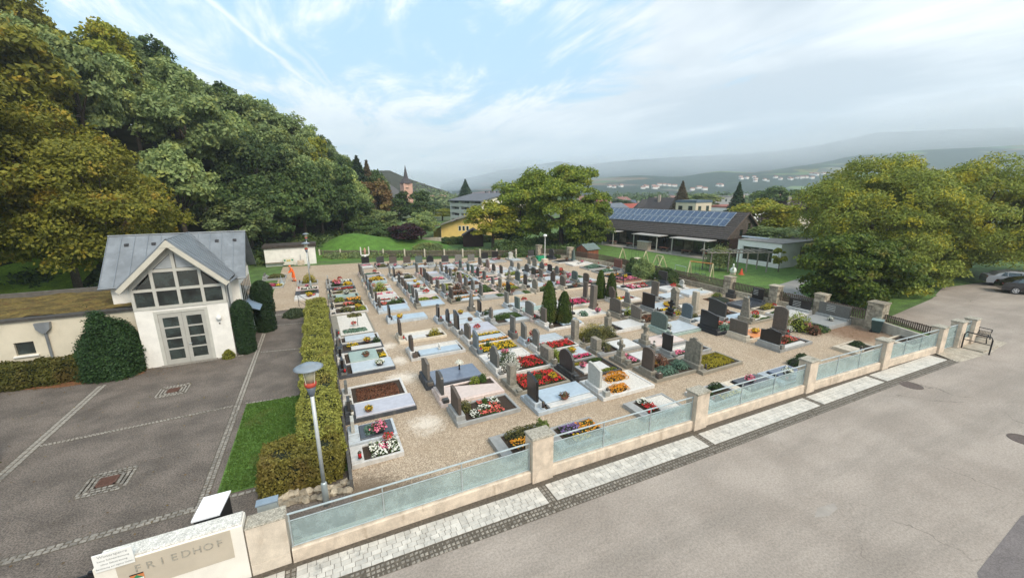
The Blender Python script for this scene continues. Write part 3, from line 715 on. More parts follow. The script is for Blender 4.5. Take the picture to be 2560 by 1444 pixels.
dup(L0, (-1.15, 42.6, 0), 0, 'slim disc-topped lamp post beside the far end of the hedge')
dup(L0, (-1.35, 55.0, 0), .3, 'farthest disc-topped lamp post, in front of the white flat-roofed shed', (1, 1, .95))
p = G(1362, 655); l3 = thing('floodlight_pole', 'thin white pole with a round lamp beside the back of the cemetery', 'lamp', (p.x, p.y, 0))
part('pole', MB().lathe([(.05, 0), (.04, 3.3)], n=8), wht, l3, world=False); part('head', MB().blob((0, 0, 3.45), (.26, .26, .18), 2, 0), wht, l3, True, world=False)
part('foot', MB().cbox(-.35, .35, -.3, .3, 0, .45, .02), concrete, l3, world=False)

# ================================================================== CHAPEL
ch = thing('chapel', 'white chapel with grey standing seam roof, glazed front gable and double glass door', 'chapel', (-7.4, 29.5, 0))
def gz(x, top=6.55): return top-abs(x+6.95)*1.0
YF = 26.35
wl = MB()
wl.box(-8.93, -8.2, YF, YF+.32, -.05, 3.15); wl.box(-5.87, -4.93, YF, YF+.32, -.05, 3.15); wl.box(-8.2, -5.87, YF+.02, YF+.3, 3.02, 3.15)
wl.box(-8.93, -8.65, YF+.32, 28.2, -.05, 4.25); wl.box(-5.2, -4.93, YF+.32, 28.2, -.05, 4.25)
wl.box(-10.3, -8.93, 28.2, 28.5, -.05, 4.25); wl.box(-4.93, -4.55, 28.2, 28.5, -.05, 4.25)
wl.box(-4.85, -4.55, 28.5, 32.4, -.05, 4.25); wl.box(-10.3, -10.0, 28.5, 32.4, -.05, 4.25); wl.box(-10.0, -4.85, 32.1, 32.4, -.05, 4.25)
part('wall', wl, plaster, ch)
gb = MB().prism([(28.2, 4.252), (32.4, 4.252), (30.3, 6.35)], 'x', -4.85, -4.58).prism([(28.2, 4.252), (32.4, 4.252), (30.3, 6.35)], 'x', -10.28, -10.02)
part('gable', gb, mat('gable_grey', (.33, .34, .34), .8, .08, 3), ch)
fr = MB()
for x in (-8.86, -7.95, -5.93, -5.0): fr.box(x-.07, x+.07, YF-.03, YF+.12, 3.152, gz(x)-.25)
fr.box(-7.02, -6.88, YF-.035, YF+.12, 3.152, gz(-6.95)-.3)
def bar(x0, x1, z_, h=.13): fr.box(x0, x1, YF-.025, YF+.115, z_, z_+h)
bar(-8.93, -4.93, 3.155, .15); bar(-8.79, -5.07, 4.10, .14); bar(-7.88, -6.0, 5.08, .15)
part('window_frame', fr, frame_w, ch)
def pane(pts):
    wo = part('window', MB().prism(pts, 'y', YF+.05, YF+.07), dglass, ch)
    return wo
E_ = .06
for (a, b) in ((-8.79, -8.02), (-7.88, -7.02), (-6.88, -6.0), (-5.86, -5.07)):
    pane([(a, 3.31), (b, 3.31), (b, 4.10), (a, 4.10)])
pane([(-7.88, 4.24), (-7.02, 4.24), (-7.02, 5.08), (-7.88, 5.08)]); pane([(-6.88, 4.24), (-6.0, 4.24), (-6.0, 5.08), (-6.88, 5.08)])
pane([(-8.70, 4.24), (-8.02, 4.24), (-8.02, 4.95)]); pane([(-5.86, 4.24), (-5.20, 4.24), (-5.86, 4.95)])
skyg = mat('bright_glass', (.35, .38, .40), .06, .2, 1, spec=1.)
part('window', MB().prism([(-7.80, 5.25), (-7.04, 5.25), (-7.04, 5.98)], 'y', YF+.05, YF+.07), skyg, ch)
part('window', MB().prism([(-6.86, 5.25), (-6.1, 5.25), (-6.86, 5.98)], 'y', YF+.05, YF+.07), skyg, ch)
part('gable_infill', MB().prism([(-8.96, gz(-8.93)-.35), (-8.93, gz(-8.93)-.1), (-6.95, 6.43), (-4.97, gz(-4.97)-.1), (-4.94, gz(-4.93)-.35), (-5.07, gz(-5.07)-.42), (-6.1, gz(-6.1)-.42), (-6.95, 6.08), (-7.8, gz(-7.8)-.42), (-8.83, gz(-8.83)-.42)], 'y', YF+.0, YF+.1), frame_w, ch)
# door
dr = MB().box(-8.2, -8.05, YF+.0, YF+.14, 0, 3.018).box(-6.02, -5.87, YF, YF+.14, 0, 3.018).box(-8.05, -6.02, YF, YF+.14, 2.88, 3.018)
part('door_frame', dr, frame_w, ch)
for k, (a, b) in enumerate(((-8.045, -7.04), (-7.03, -6.025))):
    d = MB().box(a, a+.17, YF+.03, YF+.10, .02, 2.875).box(b-.17, b, YF+.03, YF+.10, .02, 2.875)
    zs = [.02, .30, .84, .92, 1.44, 1.52, 2.04, 2.12, 2.64, 2.875]
    for q in range(0, 10, 2): d.box(a+.17, b-.17, YF+.03, YF+.10, zs[q], zs[q+1])
    do = part('door', d, mat('door_paint', (.42, .41, .37), .5, .05, 3), ch)
    for q in range(1, 9, 2): link('pane', MB().box(a+.17, b-.17, YF+.05, YF+.07, zs[q], zs[q+1]).mesh('pane', dglass, wloc(do)), do)
    if k: link('handle', MB().tube([(a+.09, YF-.03, 1.1), (a+.22, YF-.03, 1.1)], .015, 6).tube([(a+.09, YF-.03, 1.1), (a+.09, YF+.04, 1.1)], .015, 6).mesh('handle', gmetal, wloc(do)), do)
part('wall_lamp', MB().blob((-5.42, YF-.09, 2.35), (.13, .1, .15), 1, 0), wht, ch, True)
part('sensor', MB().blob((-5.43, YF-.03, 2.02), (.035, .04, .04), 1, 0), blkmetal, ch, True)
part('gable_peak', MB().prism([(-7.3, 6.36), (-6.6, 6.36), (-6.95, 6.74)], 'y', 25.84, 26.2), mat('board_cream', (.55, .52, .44), .6, .06, 3), ch)
# roofs
def slab(mb, a, b, c, d, th=.07):
    n = (Vector(b)-Vector(a)).cross(Vector(d)-Vector(a)).normalized()*th
    if n.z < 0: n = -n
    q = [Vector(v) for v in (a, b, c, d)]
    mb.add([*q, *[v-n for v in q]], [(0,1,2,3),(7,6,5,4),(0,4,5,1),(1,5,6,2),(2,6,7,3),(3,7,4,0)])
rf = MB(); slab(rf, (-10.62, 27.8, 4.25), (-4.1, 27.8, 4.25), (-4.1, 30.3, 6.70), (-10.62, 30.3, 6.70)); slab(rf, (-4.1, 32.8, 4.25), (-10.62, 32.8, 4.25), (-10.62, 30.3, 6.70), (-4.1, 30.3, 6.70))
ro = part('roof', rf, zinc, ch)
for k in range(12):
    x = -10.6+k*.588
    for sgn in (1,):
        link('seam', MB().add([(x-.012, 27.8, 4.29), (x+.012, 27.8, 4.29), (x+.012, 30.28, 6.72), (x-.012, 30.28, 6.72), (x-.012, 27.8, 4.24), (x+.012, 27.8, 4.24), (x+.012, 30.28, 6.67), (x-.012, 30.28, 6.67)], [(0,1,2,3),(0,4,5,1),(1,5,6,2),(3,7,4,0)]).mesh('seam', mat('seam_zinc', (.20, .23, .26), .45, .1, 3, metal=.3), wloc(ro)), ro)
for x in (-9.75, -8.55, -5.55, -4.65):
    link('roof_vent', MB().cbox(x-.09, x+.09, 29.72, 29.92, 6.05, 6.30, .02).mesh('roof_vent', mat('vent_dark', (.05, .05, .055), .5), wloc(ro)), ro)
link('ridge_cap', MB().tube([(-10.64, 30.3, 6.71), (-4.08, 30.3, 6.71)], .05, 6).mesh('ridge_cap', zinc, wloc(ro)), ro)
r2_ = MB(); XR = -6.95
slab(r2_, (XR, 25.9, 6.78), (XR, 30.5, 6.78), (-9.28, 28.1, 4.45), (-9.28, 25.9, 4.45), .07)
slab(r2_, (XR, 30.5, 6.78), (XR, 25.9, 6.78), (-4.62, 25.9, 4.45), (-4.62, 28.1, 4.45), .07)
r2_.add([(XR, 30.5, 6.78), (XR, 30.9, 6.3), (-7.5, 30.6, 6.3), (-6.4, 30.6, 6.3)], [(0, 2, 1), (0, 1, 3), (0, 3, 2)])
ro2 = part('front_roof', r2_, zinc, ch)
for k in range(9):
    y = 26.05+k*.5; f = max(0., min(1., (30.4-y)/2.3))
    for sg in (-1, 1):
        x1 = XR+sg*2.33*f
        link('seam', MB().tube([(XR+sg*.02, y, 6.80), (x1, y, 6.80-2.33*f)], .016, 4).mesh('seam', mat('seam_zinc', (.2, .23, .26)), wloc(ro2)), ro2)
for sg in (-1, 1):
    b = MB(); slab(b, (XR, 25.86, 6.70), (XR+sg*2.36, 25.86, 4.34), (XR+sg*2.36, 26.1, 4.34), (XR, 26.1, 6.70), .22)
    part('bargeboard', b, mat('board_cream', (.55, .52, .44), .6, .06, 3), ch)
part('soffit', MB().prism([(-9.1, 4.42), (-6.95, 6.56), (-4.8, 4.42), (-5.0, 4.42), (-6.95, 6.36), (-8.9, 4.42)], 'y', 26.1, YF-.04), frame_w, ch)
part('gutter', MB().tube([(-10.62, 27.74, 4.2), (-9.2, 27.74, 4.2)], .06, 6).tube([(-4.7, 27.74, 4.2), (-4.08, 27.74, 4.2)], .06, 6).tube([(-4.55, 26.0, 4.36), (-4.55, 27.8, 4.30)], .06, 6), zinc, ch)
part('downpipe', MB().tube([(-4.72, 26.6, 4.3), (-4.84, 26.55, 4.0), (-4.84, 26.55, 0)], .04, 6), mat('dark_pipe', (.12, .13, .14), .5), ch)
for k in range(6):
    y = 28.75+k*.6
    part('window', MB().box(-4.555, -4.53, y, y+.38, .9, 3.7), dglass, ch)
part('canopy', MB().add([(-4.53, 28.6, 2.35), (-3.75, 28.6, 2.0), (-3.75, 32.0, 2.0), (-4.53, 32.0, 2.35), (-4.53, 28.6, 2.3), (-3.75, 28.6, 1.95), (-3.75, 32.0, 1.95), (-4.53, 32.0, 2.3)], [(0,1,2,3),(7,6,5,4),(0,4,5,1),(1,5,6,2),(2,6,7,3),(3,7,4,0)]), mat('canopy_blue', (.22, .30, .40), .4), ch)
part('step', MB().cbox(-8.3, -5.8, 26.1, 26.345, -.02, .05, .01), cob, ch)
# ---------------------------------------------------------------- annex
ax = thing('annex', 'low cream building with planted flat roof joined left of the chapel', 'building', (-12, 28, 0))
p1, p2 = PY(33, 858, 27.0), PY(85, 884, 27.0)
wx0, wx1, wz0, wz1 = p1.x, p2.x+.1, p2.z, p1.z
aw = MB().box(-26, wx0, 27.0, 27.3, -.05, 3.1).box(wx1, -8.94, 27.0, 27.3, -.05, 3.1).box(wx0, wx1, 27.0, 27.3, -.05, wz0).box(wx0, wx1, 27.0, 27.3, wz1, 3.1).box(-26, -8.94, 27.3, 33.0, 2.85, 3.1)
part('wall', aw, cream, ax)
part('roof_edge', MB().cbox(-26.1, -8.94, 26.88, 27.3, 3.102, 3.22, .01), mat('dark_edge', (.06, .055, .05), .7), ax)
sed = MB(); nx, ny = 60, 16
for j in range(ny+1):
    for i in range(nx+1):
        x = -26+17.0*i/nx; y = 27.28+5.6*j/ny
        sed.v.append((x, y, 3.2+.05*sin(x*2.1)*cos(y*1.7)+rng.uniform(0, .05)))
sed.f = [(j*(nx+1)+i, j*(nx+1)+i+1, (j+1)*(nx+1)+i+1, (j+1)*(nx+1)+i) for j in range(ny) for i in range(nx)]; sed.m = [0]*len(sed.f)
sm = mat('sedum_carpet', (.12, .085, .02), 1., .45, 1.6, 1., 25, stain=.75, stcol=(.13, .035, .015), fine=.35, fscale=9)
part('roof_plants', sed, sm, ax)
part('back_wall', MB().box(-26, -8.94, 32.95, 33.15, 0, 3.45), mat('grey_wall', (.12, .11, .095), .9, .2, 3), ax)
wn = part('window', MB().box(wx0, wx1, 27.12, 27.14, wz0, wz1), dglass, ax)
link('sill', MB().cbox(wx0-.1, wx1+.1, 26.9, 27.1, wz0-.08, wz0-.01, .005).mesh('sill', plaster, wloc(wn)), wn)
p = PY(108, 815, 26.9)
dp = part('downpipe', MB().prism([(p.x-.28, p.z+.18), (p.x+.28, p.z+.18), (p.x+.25, p.z-.12), (p.x+.06, p.z-.34), (p.x-.06, p.z-.34), (p.x-.25, p.z-.12)], 'y', 26.78, 26.99).tube([(p.x, 26.93, p.z-.3), (p.x, 26.93, 0)], .06, 8), zinc, ax)
# ---------------------------------------------------------------- back shed
p = PY(667, 664, 59); q = PY(788, 657, 58.6)
sh = thing('white_shed', 'white flat-roofed shed with dark roof edge at the end of the cemetery path', 'shed', (-3.4, 58.6, 0))
part('wall', MB().box(-6.3, -.55, 58.6, 61.0, -.1, 2.25), plaster, sh)
part('roof', MB().cbox(-6.45, -.4, 58.4, 61.3, 2.252, 2.62, .03), mat('shed_roof', (.055, .045, .038), .9, .3, 3), sh)
part('bench_rail', MB().box(-6.25, -4.2, 58.2, 58.5, .40, .50), wood_old, sh)
tb = thing('leaning_board', 'pale board with coloured stickers leaning on the white shed', 'board', (-3.9, 58.3, 0))
part('board', MB().cbox(-4.35, -3.1, 58.28, 58.36, .1, 1.0, .01), mat('cream_board', (.66, .64, .55), .7, .05), tb)
for x, z_, c in ((-4.15, .7, (.03, .25, .15)), (-3.85, .65, (.5, .4, .1)), (-3.62, .65, (.5, .4, .1)), (-3.3, .7, (.03, .25, .15))):
    part('decal', MB().box(x-.1, x+.1, 58.265, 58.278, z_-.1, z_+.1), mat('st%.2f' % c[0], c, .6), tb)
wb = thing('water_basin', 'low concrete water basin in front of the white shed', 'basin', (-2.4, 58.1, 0))
part('basin', MB().cbox(-2.75, -1.95, 57.9, 58.4, 0, .6, .03), concrete, wb); part('tap', MB().tube([(-2.35, 58.45, .6), (-2.35, 58.45, 1.3), (-2.35, 58.25, 1.35)], .03, 6), gmetal, wb)
# ================================================================== VEGETATION
L_gg = leafmat('leaf_grey_green', (.13, .19, .07), (.29, .36, .15), (.33, .36, .10), .12)
L_dk = leafmat('leaf_dark_green', (.042, .08, .028), (.115, .17, .05), (.17, .19, .05), .08)
L_yg = leafmat('leaf_yellow_green', (.15, .19, .02), (.33, .34, .04), (.42, .36, .04), .14)
L_ol = leafmat('leaf_olive', (.115, .13, .02), (.28, .265, .035), (.40, .26, .03), .08, objvar=.12, warm=.0)
L_wl = leafmat('leaf_willow', (.13, .165, .03), (.29, .335, .05), (.50, .43, .03), .12, objvar=.08)
L_mp = leafmat('leaf_maple', (.03, .06, .012), (.13, .17, .022), (.20, .15, .03), .05)
L_rd = leafmat('leaf_dark_red', (.025, .008, .012), (.06, .02, .028))
L_br = leafmat('leaf_rust', (.12, .07, .035), (.20, .13, .06), (.2, .16, .05))
L_cn = leafmat('needle_dark', (.018, .042, .022), (.055, .09, .04), (.07, .08, .04), .05)
L_cb = leafmat('needle_brown', (.09, .07, .04), (.17, .13, .075))
L_yw = leafmat('yew_green', (.010, .028, .010), (.035, .075, .022), None, trans=.1)
L_hg = leafmat('hedge_green', (.17, .18, .03), (.46, .45, .10), (.32, .23, .06), .0, objvar=.1)
L_hl = leafmat('low_hedge_green', (.05, .06, .012), (.15, .14, .03), (.14, .10, .03), .05)
L_th = leafmat('thuja_green', (.028, .055, .008), (.085, .13, .018), (.12, .12, .02), .05)
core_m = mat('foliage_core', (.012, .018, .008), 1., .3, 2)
protos = []
def proto(seed, kind='dec', n=8000):
    rs = np.random.RandomState(seed); rg = random.Random(seed)
    if kind == 'dec':
        P, N, c, cr = crown(rs, n, 46, (4, 4, 4.3), clump=.30, inner=.45); cz = 6.0
        V, F = cards(rs, P+np.array([0, 0, cz]), N, .20, .62)
        tm = trunk_mb(rg, 9, .26, [tuple(q) for q in c], cz)
    else:
        k = rs.uniform(0, 1, n)**.72; h = 1-k   # more needles low down
        lay = np.floor(h*22)/22+rs.uniform(0, .05, n); a = rs.uniform(0, 2*pi, n)
        bl = (1-lay)*2.3*(.62+.38*np.abs(np.sin(a*rs.choice([3.5, 4.5])+lay*40)))*rs.uniform(.35, 1, n)**.45
        P = np.stack([np.cos(a)*bl, np.sin(a)*bl, .9+lay*9.2-bl*.22], 1)
        N = np.stack([np.cos(a), np.sin(a), np.full(n, .7)], 1)
        V, F = cards(rs, P, N, .17, .4, .6); tm = MB().tube([(0, 0, -.4), (0, 0, 9.5)], [.2, .04], 7)
    me = np_mesh('crown', V, F, L_dk); tme = tm.mesh('trunk', bark)
    return me, tme
PD_ = [proto(100+i) for i in range(7)]; PC_ = [proto(200+i, 'con', 6000) for i in range(2)]
def place_tree(loc, H, R, lm, label, group=None, con=False, k=0, name='broadleaf_tree', cat='tree'):
    me, tme = (PC_ if con else PD_)[k % (2 if con else 7)]
    t = thing(name, label, cat, loc, rng.uniform(0, 6.28), group)
    t.scale = (R/(2.3 if con else 4.0),)*2+(H/10.2,)
    c = link('crown', me, t); c.material_slots[0].link = 'OBJECT'; c.material_slots[0].material = lm
    link('trunk', tme, t)
    return t
# --- wooded slope
placed = []
tries = 0
while len(placed) < 288 and tries < 40000:
    tries += 1
    y = rng.uniform(22, 270); xf = lerp_tab(XF, y)
    x = xf+1-rng.uniform(0, 62)
    if y < 36 and x > -27: continue
    if y < 50 or (y < 59 and x < -21): continue
    az = math.degrees(atan2(x, y))
    if az < -35 or az > 7.2: continue
    dmin = 4.2+y/70
    if any((x-a)**2+(y-b)**2 < dmin**2 for a, b in placed): continue
    placed.append((x, y))
sp_lab = {'gg': 'grey green broadleaf tree on the wooded slope behind the chapel', 'dk': 'dark green broadleaf tree in the shade low on the wooded slope', 'yg': 'yellow green broadleaf tree on the wooded slope', 'ol': 'olive and orange tinged tree on the left part of the wooded slope', 'br': 'rust brown broadleaf tree on the wooded slope', 'cn': 'dark conifer standing at the far end of the wooded slope'}
for (x, y) in placed:
    h = hill_h(x, y); d = lerp_tab(XF, y)-x; u = rng.random(); a_ = math.degrees(atan2(x, y))
    if y > 150 and rng.random() < .06: s_, lm = 'cn', L_cn
    elif a_ < -17+rng.uniform(-4, 3) and y < 92: s_, lm = ('ol', L_ol) if u < .65 else (('yg', L_yg) if u < .85 else ('gg', L_gg))
    elif d < 9: s_, lm = ('dk', L_dk) if u < .7 else ('gg', L_gg)
    else: s_, lm = ('gg', L_gg) if u < .68 else (('yg', L_yg) if u < .80 else (('dk', L_dk) if u < .985 else ('br', L_br)))
    H = rng.uniform(11, 15); R = rng.uniform(3.8, 5.6)
    if s_ == 'cn': H, R = rng.uniform(15, 20), rng.uniform(2.6, 3.4)
    a_ = math.degrees(atan2(x, y)); zone = ('at the far left' if a_ < -24 else 'left of the chapel ridge' if a_ < -16 else 'above the chapel' if a_ < -9 else 'above the white shed' if a_ < -1 else 'at the right end')+(' near the top' if h > 15 else ' halfway up' if h > 6 else ' low down')
    place_tree((x, y, max(h, 0)-.3), H, R, lm, {'gg': 'grey green broadleaf tree', 'dk': 'dark green broadleaf tree', 'yg': 'yellow green broadleaf tree', 'ol': 'olive orange tinged tree', 'br': 'rust brown broadleaf tree', 'cn': 'dark conifer'}[s_]+' on the wooded slope '+zone, 'slope trees '+zone+': '+s_.replace('gg', 'grey green').replace('dk', 'dark green').replace('yg', 'yellow green').replace('ol', 'olive').replace('br', 'rust brown').replace('cn', 'conifers'), s_ == 'cn', rng.randrange(7), 'conifer_tree' if s_ == 'cn' else 'broadleaf_tree')
# --- big near trees, each with its own crown
make_tree('lime_tree', 'huge olive and orange tinged tree rising behind the planted flat roof, leftmost in the picture', 'tree', (-27.5, 43, 0), 21.5, (11.5, 8.5, 9.0), 80000, 130, .175, L_ol, 11, tr=.45, clump=.21, bottom=-.55)
make_tree('lime_tree', 'tall yellow green and orange tree behind the chapel roof ridge', 'tree', (-20, 49, 0), 17, (7.5, 7, 8.2), 46000, 100, .17, L_ol, 12, tr=.35, clump=.25, bottom=-.7)
make_tree('lime_tree', 'pale yellow crowned tree topping the left edge of the wooded slope', 'tree', (-38, 56, 6.0), 19, (9, 8, 8), 22000, 70, .26, L_yg, 13, tr=.35, clump=.26)
make_tree('shade_tree', 'olive broad tree hanging over the left end of the chapel roof', 'tree', (-15.5, 44, 0), 13.0, (6.0, 5, 5.8), 32000, 80, .14, L_ol, 14, tr=.3, clump=.27)
# --- trees at the foot of the slope and behind the mound: (px, dist, top py, radius, species, label)
def tpx(px, dist, top, R, lm, label, con=False, name=None, base=0., k=None, group=None):
    q = PD(px, top, dist)
    return place_tree((q.x, q.y, base), max(2.5, q.z-base), R, lm, label, group, con, rng.randrange(7) if k is None else k, name or ('conifer_tree' if con else 'broadleaf_tree'))
tpx(640, 66, 470, 4.8, L_dk, 'dark tree directly behind the white flat-roofed shed, left of its roof')
tpx(715, 72, 440, 5.2, L_dk, 'dark spreading tree behind the white flat-roofed shed roof')
tpx(790, 76, 430, 5.0, L_dk, 'dark tree behind the far disc-topped lamp post')
tpx(585, 62, 500, 4.2, L_gg, 'grey green tree showing above the chapel roof right corner')
tpx(850, 88, 405, 6.4, L_cn, 'tall dark conifer at the right end of the slope foot', True)
tpx(890, 96, 388, 6.4, L_cn, 'tallest dark conifer on the skyline end of the wooded slope', True)
tpx(915, 100, 400, 5.0, L_cb, 'brownish bare-topped conifer at the skyline end of the slope', True)
tpx(870, 84, 480, 4.6, L_dk, 'dark green tree above the left end of the grass mound')
tpx(930, 92, 452, 4.6, L_br, 'rust brown tree beside the conifers above the mound')
tpx(945, 86, 520, 4.2, L_gg, 'green bushy tree above the middle of the grass mound')
tpx(985, 100, 500, 4.6, L_dk, 'dark tree left of the church tower foot')
tpx(905, 78, 545, 3.6, L_dk, 'low dark tree at the back edge of the grass mound')
tpx(1033, 92, 470, 4.8, L_dk, 'rounded green tree just right of the pink church tower')
tpx(1050, 78, 525, 3.6, L_gg, 'light green feathery tree behind the dark red bush')
tpx(1015, 71, 556, 3.2, L_rd, 'dark red leaved round bush tree behind the back fence', name='copper_tree')
tpx(965, 74, 562, 3.2, L_dk, 'low green tree left of the dark red bush')
tpx(1075, 150, 500, 6, L_dk, 'dark tree between the church and the pale apartment block')
tpx(1105, 135, 520, 4.5, L_yg, 'small light green tree left of the pale apartment block')
tpx(1090, 230, 485, 8, L_gg, 'distant tree on the low hill right of the church')
tpx(1163, 165, 448, 7.0, L_cn, 'tall dark fir standing above the apartment block roof', True)
tpx(1230, 64, 497, 4.4, L_yg, 'thin olive leaved tree partly hiding the yellow building')
tpx(1275, 66, 545, 3.4, L_dk, 'low dark tree between the yellow building and the walnut tree')
make_tree('walnut_tree', 'large rounded green walnut tree beside the solar roofed building', 'tree', (35.5, 56.0, 0), 13.6, (8.0, 7.5, 7.0), 42000, 130, .18, leafmat('leaf_walnut', (.075, .13, .02), (.26, .31, .04), (.34, .33, .05), .10), 21, tr=.4, clump=.21, crown_z=6.6, bottom=-.95, inner=.5)
make_tree('walnut_tree', 'left lower part tree of the walnut clump with paler leaves', 'tree', (29.5, 58.5, 0), 11.8, (5.8, 5.0, 5.7), 20000, 70, .18, leafmat('leaf_walnut', (0,)*3, (0,)*3), 22, tr=.25, clump=.26)
tpx(1850, 95, 455, 4.0, L_cn, 'small conifer left of the church tower with the white cross', True)
tpx(1708, 110, 452, 4.6, L_cb, 'brownish conifer rising behind the solar panels', True)
tpx(1748, 150, 480, 8.0, L_gg, 'rounded tree right of the brownish conifer behind the solar roof')
tpx(1945, 128, 462, 6.8, L_dk, 'dark rounded tree behind the yellow autumn tree')
tpx(1918, 72, 492, 5.0, L_yg, 'bright yellow green tree right of the solar roofed building')
tpx(1955, 66, 560, 4.8, L_gg, 'green bushy tree behind the white flat-roofed annex')
tpx(1895, 70, 560, 3.8, L_gg, 'green shrub tree at the gable end of the solar roofed building')
tpx(2095, 75, 440, 4.4, L_br, 'brown leaved tree peeping over the left of the willows')
tpx(1540, 190, 497, 8, L_dk, 'distant tree between the town roofs left of the dark hipped roof')
tpx(1625, 230, 490, 6, L_cn, 'small distant conifer between the town roofs', True)
for i, (x, y, H, R, top, lb) in enumerate(((50.5, 21.5, 12.2, (7.4, 6.8, 6.1), 0, 'wide yellow green willow on the right, left one of the pair'), (60.5, 17.5, 12.2, (8.2, 7.2, 6.1), 0, 'golden tinged willow at the right edge, above the parked cars'), (56, 24, 12.8, (7.0, 6, 6.4), 0, 'yellow green willow rising between the two wide willows'), (68, 12.5, 11., (7.5, 6, 5.5), 0, 'golden willow cut by the right picture edge'))):
    make_tree('willow_tree', lb, 'tree', (x, y, 0), H, R, 60000, 120, .14, L_wl, 31+i, tr=.4, clump=.25, crown_z=H-R[2]*1.0, bottom=-1., aspect=.4, inner=.5)
make_tree('maple_tree', 'dark low spreading maple hanging over the stone pillar and wooden fence', 'tree', (37.0, 16.6, 0), 6.0, (4.2, 4.0, 3.1), 34000, 90, .12, L_mp, 41, tr=.2, clump=.25, crown_z=2.9, bottom=-.95, inner=.5)
make_tree('privet_bush', 'olive green bush wall beneath the willows beside the parking area', 'bush', (44.8, 17.0, 0), 3.6, (4.6, 2.6, 2.4), 12000, 40, .13, L_wl, 42, tr=.1, clump=.3, crown_z=1.6)
make_tree('privet_bush', 'olive green bush under the willows left of the parked black car', 'bush', (51.5, 17.3, 0), 4., (4.5, 2.6, 2.5), 12000, 40, .14, L_wl, 43, tr=.1, clump=.3, crown_z=1.8)
make_tree('playground_tree', 'small thin leaved tree at the corner of the white annex', 'tree', (46.2, 27.6, 0), 3.0, (1.0, 1.0, 1.2), 1800, 14, .10, L_yg, 44, tr=.05, clump=.3)
make_tree('walnut_tree', 'lowest right tree of the walnut clump beside the solar roof', 'tree', (38.5, 53.5, 0), 8.5, (4.6, 4.2, 4.2), 14000, 60, .17, leafmat('leaf_walnut', (0,)*3, (0,)*3), 23, tr=.2, clump=.25, crown_z=4.0, bottom=-.95)
make_tree('willow_tree', 'golden willow filling the gap between the wide willows and the cars', 'tree', (58.5, 19.5, 0), 9.5, (5.5, 4.5, 4.7), 26000, 70, .15, L_wl, 45, tr=.2, clump=.26, crown_z=4.6, bottom=-.98)
# --- hedges, yews and bushes near us
def hedge(name, label, cat, x0, x1, y0, y1, h, n, size, lm, seed, rough=.07):
    t = thing(name, label, cat, ((x0+x1)/2, (y0+y1)/2, 0))
    rs = np.random.RandomState(seed); W, D = x1-x0, y1-y0
    ar = np.array([W*D, W*h, W*h, D*h, D*h]); k = rs.choice(5, n, p=ar/ar.sum()); u = rs.uniform(0, 1, n); v = rs.uniform(0, 1, n)
    P = np.zeros((n, 3)); N = np.zeros((n, 3))
    for f, (fx, fy_, fz, nn) in enumerate(((u*W, v*D, np.full(n, h), (0, 0, 1)), (u*W, 0*u, v*h, (0, -1, 0)), (u*W, 0*u+D, v*h, (0, 1, 0)), (0*u, u*D, v*h, (-1, 0, 0)), (0*u+W, u*D, v*h, (1, 0, 0)))):
        q = k == f; P[q] = np.stack([fx, fy_, fz], 1)[q]; N[q] = nn
    wob = rough*(np.sin(P[:, 0]*5+P[:, 1]*3.1)+np.sin(P[:, 1]*1.7+P[:, 2]*4)*.9+np.sin(P[:, 1]*7.3)*.45)
    dist = rs.normal(0, rough*.55, n)+wob-np.abs(rs.normal(0, rough*.3, n))
    P += N*dist[:, None]; N = N+np.array([0, 0, .35])
    P -= np.array([W/2, D/2, 0])
    V, F = cards(rs, P, N, size, .5, 1.0)
    link('leaves', np_mesh('leaves', V, F, lm), t)['kind'] = 'stuff'
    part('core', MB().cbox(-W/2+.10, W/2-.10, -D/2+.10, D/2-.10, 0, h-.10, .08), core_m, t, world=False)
    return t
hedge('long_hedge', 'long clipped yellow green hedge between the forecourt and the graves', 'hedge', -1.32, -.02, 13.5, 33.2, 1.25, 56000, .048, L_hg, 51, .06)
hedge('hedge_end', 'wider brownish end block of the long hedge near the street fence', 'hedge', -2.32, -.12, 12.6, 14.0, 1.12, 15000, .045, leafmat('hedge_end_green', (.10, .09, .018), (.27, .235, .05), (.17, .11, .04), .05, objvar=.1), 52, .07)
hedge('low_hedge', 'low olive hedge in front of the cream building wall', 'hedge', -15.2, -11.2, 26.0, 26.9, 1.15, 11000, .06, L_hl, 53, .08)
hedge('side_hedge', 'olive hedge tip at the left picture edge beside the forecourt', 'hedge', -13.5, -10.9, 17.6, 18.9, 1.2, 7000, .055, L_hl, 54, .08)
def bush(name, label, cat, loc, R, n, size, lm, seed, group=None, flat=0., jit=.06):
    t = thing(name, label, cat, loc, 0, group); rs = np.random.RandomState(seed)
    P, N = shell_leaves(rs, n, R, jit)
    lump = 1+.10*np.sin(P[:, 0]/R[0]*5+seed)*np.sin(P[:, 1]/R[1]*5)+.06*np.sin(P[:, 2]/R[2]*9+P[:, 0]/R[0]*4)
    P *= lump[:, None]
    V, F = cards(rs, P, N, size, .5, 1.0)
    link('leaves', np_mesh('leaves', V, F, lm), t)['kind'] = 'stuff'
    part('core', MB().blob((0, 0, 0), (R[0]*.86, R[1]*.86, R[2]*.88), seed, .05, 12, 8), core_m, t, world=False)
    return t
